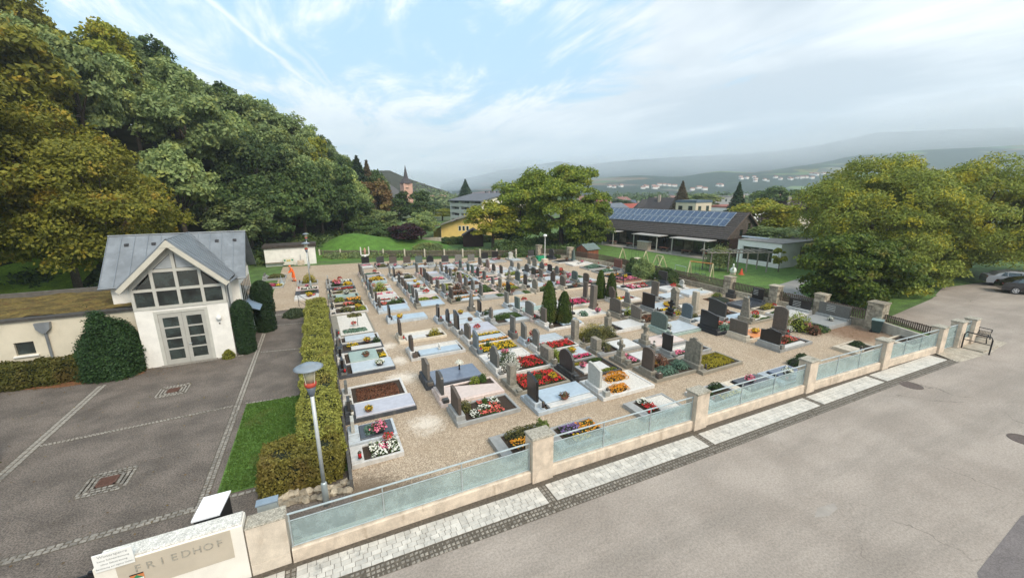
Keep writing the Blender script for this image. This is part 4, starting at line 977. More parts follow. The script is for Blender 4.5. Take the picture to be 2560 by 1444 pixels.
def column_bush(name, label, loc, r, h, n, size, lm, seed, group=None, taper=.0, cat='shrub'):
    t = thing(name, label, cat, loc, 0, group); rs = np.random.RandomState(seed)
    z_ = rs.uniform(0, 1, n); a = rs.uniform(0, 2*pi, n)
    if taper: prof = np.minimum(1, z_*6+.35)*np.clip(1-z_, 0, 1)**taper
    else: prof = np.where(z_ < .78, .88+.12*np.sin(z_*2.2), np.sqrt(np.clip(1-((z_-.78)/.22)**2, 0, 1)))
    rr = r*prof*(1+.07*np.sin(a*7+seed)+.05*np.sin(z_*16+a*3))*(1+rs.normal(0, .05, n))
    P = np.stack([rr*np.cos(a), rr*np.sin(a), z_*h*(1+rs.normal(0, .01, n))], 1); N = np.stack([np.cos(a), np.sin(a), .25+z_*.6], 1)
    V, F = cards(rs, P, N, size, .4, .8)
    link('leaves', np_mesh('leaves', V, F, lm), t)['kind'] = 'stuff'
    if taper: pf = [(r*.3, 0), (r*.8, h*.15), (r*.75*(.5**taper), h*.5), (.02, h*.93)]
    else: pf = [(r*.8, 0), (r*.85, h*.5), (r*.8, h*.8), (r*.3, h*.96)]
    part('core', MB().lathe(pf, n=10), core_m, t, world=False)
    return t
bush('yew_bush', 'large rounded dark green yew against the chapel front left of the door', 'shrub', (-10.15, 26.2, .0), (1.2, 1.0, 3.0), 26000, .055, L_yw, 61)
column_bush('column_yew', 'nearer clipped dark yew column at the chapel front right corner', (-4.45, 26.75, 0), .50, 3.1, 14000, .05, L_yw, 62, 'clipped yew columns by the chapel')
column_bush('column_yew', 'farther clipped dark yew column beside the chapel side windows', (-3.8, 30.6, 0), .60, 3.4, 14000, .055, L_yw, 63, 'clipped yew columns by the chapel')
bush('small_shrub', 'small feathery shrub at the foot of the chapel right corner', 'shrub', (-5.25, 26.1, 0), (.3, .25, .45), 900, .045, L_ol, 64)
for i, (x, y, r, h, lb) in enumerate(((13.9, 23.3, .62, 3.05, 'taller left thuja column of the front pair among the graves'), (14.75, 22.7, .58, 2.35, 'shorter right thuja column of the front pair among the graves'), (21.2, 27.1, .48, 2.5, 'left thuja column of the farther pair among the graves'), (21.7, 26.3, .50, 2.35, 'right thuja column of the farther pair, yellow green tip'))):
    column_bush('thuja', lb, (x, y, 0), r, h, 7500, .05, L_th, 70+i, 'thuja columns among the graves', .42)
# ================================================================== GRAVES
STC = {'black': (.014, .013, .014), 'dkgrey': (.052, .05, .048), 'grey': (.16, .155, .14), 'brown': (.085, .065, .052), 'old': (.25, .225, .18), 'white': (.42, .41, .37), 'green': (.10, .135, .12), 'slate': (.10, .13, .15), 'rose': (.30, .21, .18), 'taupe': (.14, .12, .10), 'beige': (.48, .42, .33), 'red': (.22, .09, .07)}
STN = {'black': 'black', 'dkgrey': 'dark grey', 'grey': 'grey', 'brown': 'brown', 'old': 'weathered stone', 'white': 'white', 'green': 'green grey', 'slate': 'slate blue', 'rose': 'rosy', 'taupe': 'taupe', 'beige': 'beige', 'red': 'red granite'}
def stone_mat(c):
    if c == 'old': return mat('stone_old', STC[c], .95, .25, 7, .6, 40, stain=.7, stcol=(.09, .085, .06), fine=.2)
    if c in ('black', 'slate', 'dkgrey'): return mat('stone_'+c, STC[c], .28 if c == 'black' else .45, .15, 12, spec=.5, fine=.15, fscale=90, objvar=.2)
    return mat('stone_'+c, STC[c], .65, .14, 9, .12, 60, stain=.2, stcol=(.10, .09, .07), fine=.12, fscale=90, objvar=.2)
SLC = {'pale': (.44, .48, .51), 'blue': (.38, .46, .53), 'lav': (.44, .44, .49), 'dark': (.055, .06, .07), 'steel': (.13, .16, .22), 'white': (.56, .54, .51), 'rose': (.60, .49, .44), 'green': (.30, .38, .34), 'grey': (.30, .30, .29), 'orange': (.66, .26, .10), 'sand': (.55, .48, .38), 'black': (.025, .026, .03)}
SLN = {'pale': 'pale grey blue', 'blue': 'light blue', 'lav': 'lavender grey', 'dark': 'dark', 'steel': 'polished steel blue', 'white': 'white', 'rose': 'pinkish', 'green': 'greenish', 'grey': 'grey', 'orange': 'orange covered', 'sand': 'sandy', 'black': 'black'}
def slab_mat(c): return mat('slab_'+c, SLC[c], .22 if c in ('dark', 'steel', 'black') else .4, .07, 5, spec=.5, fine=.05, fscale=80, coat=.3 if c in ('steel', 'blue') else 0.)
FLC = {'red': ((.42, .012, .018), (.75, .04, .035)), 'pink': ((.70, .09, .22), (.85, .30, .40)), 'coral': ((.55, .06, .05), (.80, .22, .17)), 'white': ((.72, .70, .60), (.85, .85, .78)), 'yellow': ((.60, .36, .01), (.80, .55, .02)), 'orange': ((.62, .20, .02), (.78, .40, .03)), 'purple': ((.16, .10, .26), (.30, .20, .40)), 'magenta': ((.62, .02, .12), (.80, .10, .22)), 'moss': ((.22, .20, .015), (.45, .36, .03)), 'lime': ((.16, .20, .02), (.30, .34, .05)), 'green': ((.04, .08, .015), (.09, .15, .03)), 'teal': ((.10, .19, .13), (.19, .30, .22)), 'olive': ((.09, .09, .03), (.18, .17, .05)), 'dgreen': ((.02, .045, .012), (.05, .09, .025)), 'rust': ((.10, .035, .025), (.22, .10, .05))}
def fmat(c): return flowermat('petal_'+c, *FLC[c])
fl_leaf = leafmat('bed_leaf', (.025, .05, .012), (.07, .12, .025), None, trans=.15)
def flowers(rs, x0, x1, y0, y1, z0, dens, size, h=.14):
    """flower heads over leaves; returns V, F(tri), mi"""
    A = max(.02, (x1-x0)*(y1-y0)); n = int(A*dens*.88)+4; nl = int(n*1.9)
    def pts(m_): return np.stack([rs.uniform(x0, x1, m_), rs.uniform(y0, y1, m_), np.zeros(m_)], 1)
    P = pts(n); P[:, 2] = z0+h*(.75+.3*np.sin(P[:, 0]*6+1)*np.sin(P[:, 1]*7)+rs.uniform(-.15, .2, n))
    k = 5; a = np.arange(k)*2*pi/k; s = size*rs.uniform(.7, 1.25, n)
    ring = np.stack([np.cos(a), np.sin(a), np.zeros(k)], 1)
    tl = rs.normal(0, .35, (n, 2))
    V = np.zeros((n, k+1, 3)); V[:, 0] = P+np.array([0, 0, 1])*(s*.45)[:, None]
    V[:, 1:] = P[:, None]+ring[None]*s[:, None, None]; V[:, 1:, 2] += (ring[None, :, 0]*tl[:, :1]+ring[None, :, 1]*tl[:, 1:])*s[:, None]
    base = np.arange(n)[:, None, None]*(k+1)
    T = np.array([[0, 1+i, 1+(i+1) % k] for i in range(k)])[None]+base
    V = V.reshape(-1, 3); F = T.reshape(-1, 3)
    Q = pts(nl); Q[:, 2] = z0+h*rs.uniform(.1, .85, nl)
    LV, LF = cards(rs, Q, np.tile([0, 0, 1.], (nl, 1)), size*1.25, .5, .8)
    LF3 = np.concatenate([LF[:, [0, 1, 2]], LF[:, [0, 2, 3]]])+len(V)
    return np.concatenate([V, LV]), np.concatenate([F, LF3]), np.concatenate([np.zeros(len(F)), np.ones(len(LF3))])
def mound_pts(rs, x0, x1, y0, y1, z0, h, n):
    cx, cy, rx, ry = (x0+x1)/2, (y0+y1)/2, (x1-x0)/2, (y1-y0)/2
    a = rs.uniform(0, 2*pi, n); q = rs.uniform(0, 1, n)**.5
    zz_ = h*np.sqrt(np.clip(1-q**3, 0, 1))*(1+.12*np.sin(a*3+cx)+.1*np.sin(q*9+a*2))
    sq = 1/np.maximum(.75, np.maximum(abs(np.cos(a)), abs(np.sin(a))))*.86
    P = np.stack([cx+rx*q*np.cos(a)*sq, cy+ry*q*np.sin(a)*sq, z0+zz_], 1); N = np.stack([np.cos(a)*q, np.sin(a)*q, np.full(n, .8)], 1)
    return P, N
BEDN = {}
gseed = [1000]
GR = []
def headstone_poly(shape, w_, h):
    a = w_/2
    if shape == 'arch': return [(-a, 0), (a, 0), (a, h*.82)]+[(a*cos(t), h*.82+h*.18*sin(t)) for t in (.5, 1.0, 1.57, 2.14, 2.64)]+[(-a, h*.82)]
    if shape == 'round': return [(-a*.85, 0), (a*.85, 0), (a, h*.45)]+[(a*cos(t), h*.5+h*.5*sin(t)) for t in (.3, .7, 1.1, 1.57, 2.04, 2.44, 2.84)]+[(-a, h*.45)]
    if shape == 'slant': return [(-a, 0), (a, 0), (a, h), (a*.3, h), (-a, h*.84)]
    if shape == 'shoulder': return [(-a, 0), (a, 0), (a, h*.72), (a*.62, h*.80), (a*.5, h*.95), (0, h), (-a*.5, h*.95), (-a*.62, h*.80), (-a, h*.72)]
    if shape == 'wave': return [(-a, 0), (a, 0), (a, h*.78), (a*.6, h*.82), (a*.3, h*.95), (-a*.1, h), (-a*.5, h*.93), (-a, h*.9)]
    if shape == 'step': return [(-a, 0), (a, 0), (a, h*.75), (a*.6, h*.76), (a*.55, h*.93), (a*.2, h*.94), (a*.15, h), (-a*.3, h), (-a*.35, h*.92), (-a, h*.86)]
    if shape == 'taper': return [(-a, 0), (a, 0), (a*.62, h), (-a*.40, h*.95)]
    return [(-a, 0), (a, 0), (a, h), (-a, h)]
SHN = {'arch': 'arched', 'round': 'round-topped', 'slant': 'slant-topped', 'shoulder': 'shouldered', 'wave': 'wavy-topped', 'step': 'step-topped', 'taper': 'tapering', 'flat': 'square', 'pillar': 'pillar', 'cross': 'cross', 'ironcross': 'iron cross', 'obelisk': 'obelisk', 'block': 'block', 'statue': 'statue pillar', 'temple': 'gabled'}
def grave(x, y0, y1, L, st, bed, label, h=1.0, sw=None, kerb='grey', face=1, plinth=.22, rot=0, sy=.5, near=None, thick=.12, group='graves of the cemetery'):
    """st='shape colour' or ''; bed = list of (kind, colour, u0,u1,v0,v1); the bed runs L metres from the headstone at x. face=+1 bed towards +x.
    Built in local axes: u along the bed, v across; rot turns the whole grave about its headstone foot"""
    gseed[0] += 1; rs = np.random.RandomState(gseed[0]); rg = random.Random(gseed[0])
    W = y1-y0; cy = (y0+y1)/2; h *= .90
    dist = hypot(x, cy); near = dist < 27 if near is None else near
    t = thing('grave', label, 'grave', (x, cy, 0), radians(rot)+(0 if face > 0 else pi)+rg.uniform(-.012, .012), group)
    lod = 1.0 if near else .42
    ux = lambda u: .20+u*(L-.30); vy = lambda v: -W/2+.10+v*(W-.20)
    if kerb:
        km = slab_mat(kerb) if kerb in SLC else stone_mat(kerb)
        k = MB(); kh = .17
        k.cbox(-.22, L, -W/2, -W/2+.11, -.03, kh, .012).cbox(-.22, L, W/2-.11, W/2, -.03, kh, .012).cbox(L-.11, L, -W/2+.111, W/2-.111, -.03, kh, .012).cbox(-.22, .19, -W/2+.111, W/2-.111, -.03, kh+.02, .012)
        part('kerb', k, mat('kerb_'+kerb, SLC.get(kerb, STC.get(kerb)), .7, .12, 6, .15, 50, stain=.3, stcol=(.2, .18, .14), objvar=.12), t, world=False)
        part('soil', MB().box(.18, L-.10, -W/2+.10, W/2-.10, 0, .11), gravelw if any(b[0] == 'gravelbase' for b in bed) else soil, t, world=False)
    if st:
        shape, c = st.split(); sm_ = stone_mat(c); sw = sw or min(W*.78, 1.0 if W > 1.3 else .7); T = thick; pz = plinth+.17
        off = (sy-.5)*(W-sw)
        hb_ = MB()
        if shape in ('cross', 'ironcross'):
            if shape == 'cross':
                hb_.cbox(-.2, .16, off-.30, off+.30, 0, .45, .03).cbox(-.13, .10, off-.2, off+.2, .45, h*.55, .04)
                hb_.cbox(-.08, .06, off-.075, off+.075, h*.55, h, .015).cbox(-.08, .06, off-.25, off+.25, h*.74, h*.86, .015)
            else:
                sm_ = blkmetal; hb_.cbox(-.15, .15, off-.18, off+.18, 0, .35, .03)
                hb_.box(-.02, .02, off-.03, off+.03, .35, h).box(-.021, .021, off-.24, off+.24, h*.74, h*.74+.06).lathe([(.11, h*.62), (.11, h*.64)], 0, off, 8)
        elif shape == 'obelisk':
            hb_.cbox(-.28, .22, off-.28, off+.28, 0, .3, .02)
            hb_.add([(-.20, off-.2, .3), (.14, off-.2, .3), (.14, off+.2, .3), (-.2, off+.2, .3), (-.10, off-.09, h), (.05, off-.09, h), (.05, off+.09, h), (-.10, off+.09, h), (-.02, off, h+.14)], [(0,1,5,4),(1,2,6,5),(2,3,7,6),(3,0,4,7),(4,5,8),(5,6,8),(6,7,8),(7,4,8)])
        elif shape == 'temple':
            hb_.cbox(-.25, .2, off-.36, off+.36, 0, .35, .03); hb_.cbox(-.18, .13, off-.27, off+.27, .35, h*.8, .02); hb_.prism([(off-.36, h*.8), (off+.36, h*.8), (off, h)], 'x', -.2, .16)
        elif shape == 'statue':
            hb_.cbox(-.25, .2, off-.3, off+.3, 0, .3, .03); hb_.cbox(-.18, .13, off-.2, off+.2, .3, h*.7, .03); hb_.blob((-.02, off, h*.84), (.13, .16, h*.16), 3, .12, 8, 6)
        elif shape in ('pillar', 'block'):
            a = .2 if shape == 'pillar' else sw/2
            hb_.cbox(-.26, .2, off-a-.08, off+a+.08, 0, .24, .02); hb_.cbox(-.19, .13, off-a, off+a, .24, h, .02)
        else:
            if plinth: part('plinth', MB().cbox(-.20, .17, off-sw/2-.07, off+sw/2+.07, 0, pz, .015), mat('kerb_'+kerb, (.3, .3, .28)) if kerb else sm_, t, world=False)
            hb_.prism([(off+a, pz+b-(0 if b else 0)) for a, b in headstone_poly(shape, sw, h-plinth)], 'x', -T/2-.03, T/2-.03)
        part('headstone', hb_, sm_, t, world=False).rotation_euler = (rg.gauss(0, .008), rg.gauss(0, .013), 0)
        if rg.random() < .8 and shape not in ('ironcross',):
            # small pad beside the stone for lantern and vase
            pd = MB().cbox(-.12, .14, -W/2+.0, -W/2+.22, .19, .19+rg.choice((.08, .16, .24)), .01)
            part('lantern_pad', pd, stone_mat(c) if c != 'black' else stone_mat('grey'), t, world=False)
    for b in bed:
        kind, c, u0, u1, v0, v1 = b
        x0_, x1_, a0, a1 = ux(u0), ux(u1), vy(v0), vy(v1)
        if kind == 'slab':
            part('slab', MB().cbox(x0_, x1_, a0, a1, .09, .205+rg.uniform(0, .02), .015), slab_mat(c), t, world=False)
        elif kind == 'lid':
            part('cover_slab', MB().cbox(x0_-.02, x1_+.06, a0-.06, a1+.06, .175, .25, .02), slab_mat(c), t, world=False)
        elif kind == 'tri':
            part('slab', MB().prism([(x0_, a0), (x1_, a0), (x1_, (a0+a1)/2), (x0_, a1)], 'z', .09, .19), slab_mat(c), t, world=False)
        elif kind == 'gravel':
            part('gravel', MB().box(x0_, x1_, a0, a1, .09, .135), gravelw, t, world=False)
        elif kind == 'fl':
            V, F, mi = flowers(rs, x0_, x1_, a0, a1, .12 if kerb else .02, 260*lod, .036/lod**.5)
            part_ = link('flowers', np_mesh('flowers', V, F, [fmat(c), fl_leaf], mi), t); part_['kind'] = 'stuff'
        elif kind in ('mound', 'low'):
            hh = .32 if kind == 'mound' else .14
            n = int(max(120, (x1_-x0_)*(a1-a0)*(1100 if near else 380)))
            P, N = mound_pts(rs, x0_, x1_, a0, a1, .08 if kerb else 0, hh*rg.uniform(.85, 1.2), n)
            V, F = cards(rs, P, N, .034 if near else .055, .5, .8)
            o = link('ground_cover', np_mesh('ground_cover', V, F, fmat(c)), t); o['kind'] = 'stuff'
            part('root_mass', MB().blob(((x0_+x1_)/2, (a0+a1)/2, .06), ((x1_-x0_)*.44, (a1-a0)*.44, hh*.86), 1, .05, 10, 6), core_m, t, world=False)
        elif kind in ('bush', 'spiky'):
            cx_, cy_, rx, ry = (x0_+x1_)/2, (a0+a1)/2, (x1_-x0_)/2, (a1-a0)/2; hz_ = max(.35, min(rx, ry)*1.5)
            n = int(900*lod*max(.4, rx*ry*6)); P, N = shell_leaves(rs, n, (rx, ry, hz_), .13)
            if kind == 'spiky': P[:, 2] *= rs.uniform(.5, 1.35, n)
            V, F = cards(rs, P+np.array([cx_, cy_, .1]), N, .04/lod**.4, .35 if kind == 'spiky' else .5, .8)
            o = link('shrub', np_mesh('shrub', V, F, fmat(c)), t); o['kind'] = 'stuff'
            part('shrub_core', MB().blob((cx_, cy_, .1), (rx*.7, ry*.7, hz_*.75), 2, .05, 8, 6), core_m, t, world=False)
        elif kind == 'balls':
            for i in range(5): part('stone_ball', MB().blob((rg.uniform(x0_, x1_), rg.uniform(a0, a1), .16), (.09, .07, .06), i, .1, 7, 5), stone_mat('grey'), t, world=False)
    GR.append((t, x, y0, y1, L, face, label, near))
    return t
S_ = lambda c, u0=0., u1=1., v0=0., v1=1.: ('slab', c, u0, u1, v0, v1)
LD = lambda c, u0=0., u1=1., v0=0., v1=1.: ('lid', c, u0, u1, v0, v1)
F_ = lambda c, u0=0., u1=1., v0=0., v1=1.: ('fl', c, u0, u1, v0, v1)
M_ = lambda c, u0=0., u1=1., v0=0., v1=1.: ('mound', c, u0, u1, v0, v1)
W_ = lambda c, u0=0., u1=1., v0=0., v1=1.: ('low', c, u0, u1, v0, v1)
B_ = lambda c, u0=0., u1=1., v0=0., v1=1.: ('bush', c, u0, u1, v0, v1)
P_ = lambda c, u0=0., u1=1., v0=0., v1=1.: ('spiky', c, u0, u1, v0, v1)
GV = lambda u0=0., u1=1., v0=0., v1=1.: ('gravel', '', u0, u1, v0, v1)
# front block, first row (x about 4.2)
near_graves = [
 (4.35, 13.75, 15.25, 2.55, 'slant brown', [F_('coral', .28, .74, .02, .35), F_('white', .12, .26, .02, .40), F_('white', .30, .55, .38, .58), F_('coral', .38, .56, .60, .92), F_('white', .60, .78, .55, .95), F_('coral', .56, .72, .42, .70), B_('olive', .0, .22, .45, .95), B_('green', .44, .54, .55, .75)], 'dark slanted headstone over a bed of red and white begonias, nearest the fence', 1.2),
 (4.2, 15.5, 17.15, 2.75, 'arch dkgrey', [('tri', 'rose', .0, 1., .0, .98), B_('lime', .55, .74, .70, .98), B_('green', .76, .9, .78, 1.)], 'arched dark headstone beside a pinkish slanting slab with a pale green ball plant', 1.25, .9, 'rose'),
 (4.0, 17.35, 18.9, 2.65, 'wave taupe', [LD('steel', 0, 1, .0, .26), LD('steel', 0, 1, .32, 1.)], 'wavy brownish headstone with polished steel blue double slab', 1.25, 1.2, 'dark'),
 (4.1, 21.0, 22.75, 2.9, 'wave brown', [S_('blue', .05, .95, .08, .55), GV(0, 1, .6, 1.)], 'wavy dark brown headstone beside light blue slab with white statuette', 1.2, .8, 'white'),
 (4.0, 23.9, 25.5, 2.75, 'slant brown', [S_('white', .02, .52, .06, .42), ('gravel', '', .0, 1., .45, 1.), B_('moss', .62, .9, .05, .45)], 'tall slanted dark headstone before a mostly gravel grave with one yellow clump', 1.3, .7, 'sand'),
 (4.0, 28.2, 29.4, 2.6, 'slant black', [LD('blue')], 'black headstone with single light blue slab standing alone in the first row', 1.15, .7, 'pale'),
# second row (x about 7.5)
 (7.6, 13.1, 14.75, 2.75, 'slant black', [LD('blue', .08, 1, .28, 1.), S_('white', .08, 1, .0, .22)], 'tall black slanted headstone with broad pale blue and white slab', 1.45, .8, 'pale'),
 (7.5, 15.0, 16.7, 2.7, 'pillar old', [F_('red', .05, .95, .05, .98), M_('green', .35, .62, .35, .65)], 'grey pillar headstone beside bright red begonia ring around a green centre', 1.35, None, 'old'),
 (7.5, 17.0, 18.75, 2.85, 'shoulder grey', [P_('white', .02, .40, .05, .6), B_('green', .05, .45, .4, .95), F_('red', .45, .92, .1, .92)], 'grey shouldered headstone with white flowering shrub and dark red begonias', 1.35, 1.0, 'white'),
 (7.55, 18.85, 19.85, 2.5, '', [S_('white', .05, .7, .0, 1.), GV(.7, 1, 0, 1)], 'white slab grave with a pot of pink flowers in the second row', 1., None, 'white'),
 (7.5, 19.95, 21.3, 2.5, 'slant slate', [F_('yellow', .0, .98, .0, 1.), B_('green', .18, .34, .45, .75)], 'slate headstone over a dense golden yellow marigold bed', 1.25, .7, 'grey'),
 (7.6, 21.45, 23.2, 2.5, 'wave taupe', [S_('pale', .0, .95, .26, .66), F_('orange', .0, 1., .02, .2), F_('yellow', .0, 1., .74, .95)], 'taupe wavy headstone with pale slab edged by yellow flower strips', 1.25, .95, 'white'),
 (7.55, 23.4, 25.1, 2.5, 'slant black', [LD('lav', .0, 1., .0, 1.)], 'tall black headstone with wide lavender grey double slab', 1.5, .85, 'white'),
 (7.4, 25.3, 26.3, 2.4, 'shoulder black', [LD('pale', .05, 1., .0, 1.)], 'black shouldered headstone with pale slab and bowl plant in the second row', 1.25, .65, 'white'),
 (7.1, 26.6, 27.9, 2.5, 'arch black', [LD('pale', .05, 1., .0, 1.)], 'narrow black headstone at the far end of the front block second row', 1.25, .6, 'pale'),
# third row (x about 10.6)
 (10.75, 12.9, 14.75, 2.75, 'slant white', [GV(0, 1, 0, 1), M_('orange', .25, .85, .55, 1.), M_('orange', .05, .55, .0, .38)], 'pale marble headstone with two orange flower clumps on white pebbles', 1.3, .9, 'white'),
 (10.55, 14.95, 16.75, 2.75, 'round dkgrey', [S_('white', .2, .85, .18, .72), W_('moss', .02, .55, .75, 1.), W_('lime', .5, 1., .0, .16), W_('green', .6, 1., .78, 1.)], 'large rounded dark grey headstone with white slab bordered by low green planting', 1.35, 1.25, 'dkgrey'),
 (10.5, 16.9, 18.5, 2.6, 'block old', [B_('lime', .02, .28, .05, .95), S_('pale', .34, 1., .35, 1.), M_('lime', .42, .75, .45, .8), F_('magenta', .35, .95, .0, .3)], 'weathered white block headstone with lime shrubs and pink flowers', 1.0, .9, 'grey'),
 (10.7, 18.75, 19.95, 2.6, 'arch grey', [F_('red', .02, .95, .05, .98)], 'grey arched headstone before a solid dark red begonia bed', 1.3, .65, 'white'),
 (10.6, 20.1, 21.2, 2.5, 'slant grey', [S_('pale', .15, 1., .05, .95)], 'grey headstone with black plant bowl and pale slab in the third row', 1.3, .6, 'pale'),
 (10.5, 21.6, 22.4, .4, 'flat grey', [], 'plain grey headstone standing alone on bare gravel', 1.35, .6, ''),
 (10.4, 24.4, 26.2, 2.6, 'step taupe', [M_('green', .0, 1., .35, 1.), LD('pale', .3, 1., .0, .25)], 'brown step-topped headstone with dense green mound and pale strip slab', 1.1, .5, 'grey'),
 (10.2, 26.5, 27.6, 2.5, 'slant black', [S_('pale', .1, 1., .1, .9), M_('dgreen', .0, .3, 0, .7)], 'black headstone with green tuft and pale slab, third row far end', 1.2, .6, 'pale'),
 (10.2, 28.4, 29.2, .5, 'obelisk grey', [], 'slim grey obelisk standing at the far end of the front third row', 1.5, .5, ''),
# fourth row (x about 13.7)
 (14.15, 13.2, 14.9, 2.75, 'arch brown', [M_('teal', .0, .55, .0, .6), B_('rust', .12, .55, .45, 1.), M_('teal', .55, .9, .1, .7), B_('orange', .2, .45, .6, .9)], 'old brown arched headstone with blue green cushion plants and rusty shrub', 1.45, .75, 'old'),
 (13.9, 15.1, 16.5, 2.4, 'cross old', [S_('white', .35, .95, .1, .9), F_('pink', .05, .3, .1, .9)], 'mossy old stone cross with white round slab and pink flowers', 1.5, None, 'old'),
 (13.65, 16.9, 18.3, 2.7, 'block old', [P_('olive', .0, .3, .2, 1.), LD('white', .4, 1., .05, .95)], 'small whitish block headstone with silvery shrub and white slab', 1.0, .6, 'grey'),
 (13.5, 18.6, 20.4, 2.9, 'pillar old', [P_('olive', .05, .75, .0, .7), P_('moss', .1, .9, .5, 1.), B_('olive', .7, 1., .1, .6)], 'tall streaked old headstone beside a big sprawling olive and yellow shrub', 1.6, .7, 'old'),
 (13.3, 21.9, 23.9, 2.6, 'flat taupe', [LD('blue', .35, 1., .1, .55)], 'flat topped brown headstone standing before the thuja pair', 1.3, .6, 'white'),
 (13.2, 24.1, 25.6, 2.5, 'arch grey', [S_('rose', .2, .95, .2, .9)], 'broad light grey arched headstone left of the front thujas', 1.3, 1.1, 'rose'),
 (13.1, 26.0, 27.2, 2.5, 'flat green', [S_('green', .05, 1., .05, .95)], 'dark green grey headstone with greenish slab, fourth row', 1.2, .7, 'white'),
 (13.0, 27.7, 28.9, 2.3, 'flat grey', [S_('pale', .1, 1., .1, .9)], 'light grey flat headstone at the far end of the fourth row', 1.25, .6, 'pale'),
# fifth row (x about 16.8)
 (16.8, 12.8, 14.5, 2.8, 'step old', [M_('moss', .0, 1., .0, .98)], 'tall step-topped old headstone before a thick golden moss bed', 1.7, .95, 'old'),
 (16.9, 14.8, 16.1, 2.8, 'flat black', [GV(0, 1, .5, 1.), F_('pink', .0, .3, .1, .5), M_('lime', .35, .8, .0, .45)], 'plain black headstone with pink flowers and lime cushion plants', 1.25, .65, 'grey'),
 (16.8, 16.3, 17.9, 2.7, 'cross old', [S_('rose', .05, 1., .05, .95)], 'old stone pillar with round cross over wide pale pinkish bed', 1.6, None, 'grey'),
 (16.7, 19.6, 21.1, 2.8, 'statue old', [LD('white', .2, 1., .0, 1.)], 'pale carved pillar beside a white slab laid with a red flower cross', 1.5, None, 'white'),
 (16.3, 23.0, 25.0, 2.7, 'ironcross black', [GV(.0, 1., .0, 1.), M_('teal', .05, .35, .0, .5)], 'thin iron cross over a gravel bed with one grey green cushion', 1.5, None, 'sand'),
 (16.6, 26.0, 28.0, 3.0, 'ironcross black', [S_('white', .0, .3, .1, .9), F_('magenta', .35, 1., .0, .8), B_('rust', .2, .6, .6, 1.)], 'black iron cross among glowing magenta flowers and dark red shrub', 1.7, None, 'white'),
# sixth row (x about 19.3)
 (19.3, 17.5, 19.5, 2.75, 'arch green', [LD('pale', .05, 1., .05, .95)], 'broad pale green arched headstone with shiny reflecting slab', 1.35, 1.3, 'green'),
 (19.4, 19.9, 21.5, 2.5, 'slant taupe', [M_('rust', .1, .8, .2, .9)], 'brownish grey slanted headstone right behind the broad pale green one', 1.2, .95, 'old'),
 (19.1, 21.7, 23.4, 2.6, 'arch taupe', [B_('lime', .2, .5, .0, .5), S_('grey', .4, 1, .3, 1)], 'wide arched purple brown headstone in the sixth row', 1.35, 1.2, 'old'),
 (18.7, 24.3, 25.1, .6, 'block taupe', [], 'very tall plain stone slab rising in front of magenta flowers', 2.2, .5, ''),
 (19.6, 26.4, 27.6, 2.4, 'flat taupe', [], 'tall brown stone right before the farther thuja pair', 1.7, .5, 'old'),
# seventh row (x about 22.5)
 (23.1, 12.9, 14.4, 2.9, 'wave black', [F_('coral', .1, .9, .35, .95), S_('white', .05, .8, .0, .2), M_('green', .45, .65, .3, .6)], 'black wavy headstone with coral begonias, nearest the road in the seventh row', 1.15, 1.15, 'grey'),
 (22.9, 14.8, 16.2, 2.3, 'flat taupe', [LD('orange', .15, 1., .0, .8), B_('coral', .1, .3, .7, 1.)], 'wide taupe headstone beside the orange covered slab', 1.15, 1.15, 'sand'),
 (22.35, 16.4, 18.0, 2.6, 'slant black', [F_('coral', .5, 1., .55, 1.), M_('teal', .1, .8, .05, .5), M_('moss', .05, .4, .6, 1.)], 'wide black headstone with mixed red and grey green bed', 1.35, 1.3, 'black'),
 (22.6, 18.6, 19.8, 2.5, 'arch slate', [S_('pale', .2, 1, .1, .6), M_('olive', .2, .6, .7, 1.)], 'slate blue arched headstone behind the wide black one', 1.35, .85, 'white'),
 (22.5, 20.2, 21.0, 1.4, 'cross black', [B_('moss', .1, .7, .2, .8)], 'small black cross headstone between larger grey stones', 1.5, None, 'old'),
 (22.2, 21.5, 23.4, 2.6, 'flat black', [LD('pale', .1, 1., .3, 1.), F_('yellow', .2, .8, .0, .22)], 'wide upright black headstone with white slab and yellow flowers', 1.4, 1.2, 'grey'),
 (21.6, 23.6, 24.6, 2.2, 'taper grey', [], 'small grey tapering headstone left of the wide black one', 1.2, .75, 'old'),
 (21.4, 25.2, 26.6, 2.6, 'shoulder brown', [F_('yellow', .1, .4, .1, .9), F_('red', .45, .8, .1, .9), S_('white', .1, 1., .0, .2)], 'brown shouldered headstone with yellow and red flowers in a white frame', 1.3, 1.0, 'white'),
# eighth row (x about 25)
 (25.8, 14.2, 15.4, .7, 'arch taupe', [], 'tall rounded grey stone towering behind the black wavy headstone', 1.9, .85, ''),
 (26.9, 13.4, 15.6, 2.9, '', [B_('lime', .0, .5, .3, 1.), B_('rust', .15, .4, .0, .4), M_('green', .4, .95, .0, .8)], 'sprawling green grave planting with a rusty pointed shrub', 1., None, ''),
 (26.4, 16.9, 18.2, 2.3, 'taper old', [M_('lime', .3, .7, .3, .8), W_('green', .3, 1., .0, .2), GV(0, 1, .2, 1)], 'tall tapering pale stone with green cushions and pink shrub', 1.8, .7, 'old'),
 (25.0, 17.9, 19.5, 2.5, 'slant dkgrey', [S_('blue', .1, 1., .0, .5), M_('rust', .2, .8, .6, 1.)], 'very wide grey headstone with light blue slab in the eighth row', 1.45, 1.4, 'grey'),
 (24.9, 20.1, 20.9, .7, 'pillar beige', [], 'square beige pillar crowned with a bowl of pink flowers', 1.9, None, ''),
 (24.4, 21.4, 22.6, 2.0, 'temple old', [GV(.1, 1, .1, .9)], 'ornate weathered monument with round shoulders and finial', 2.0, None, 'old'),
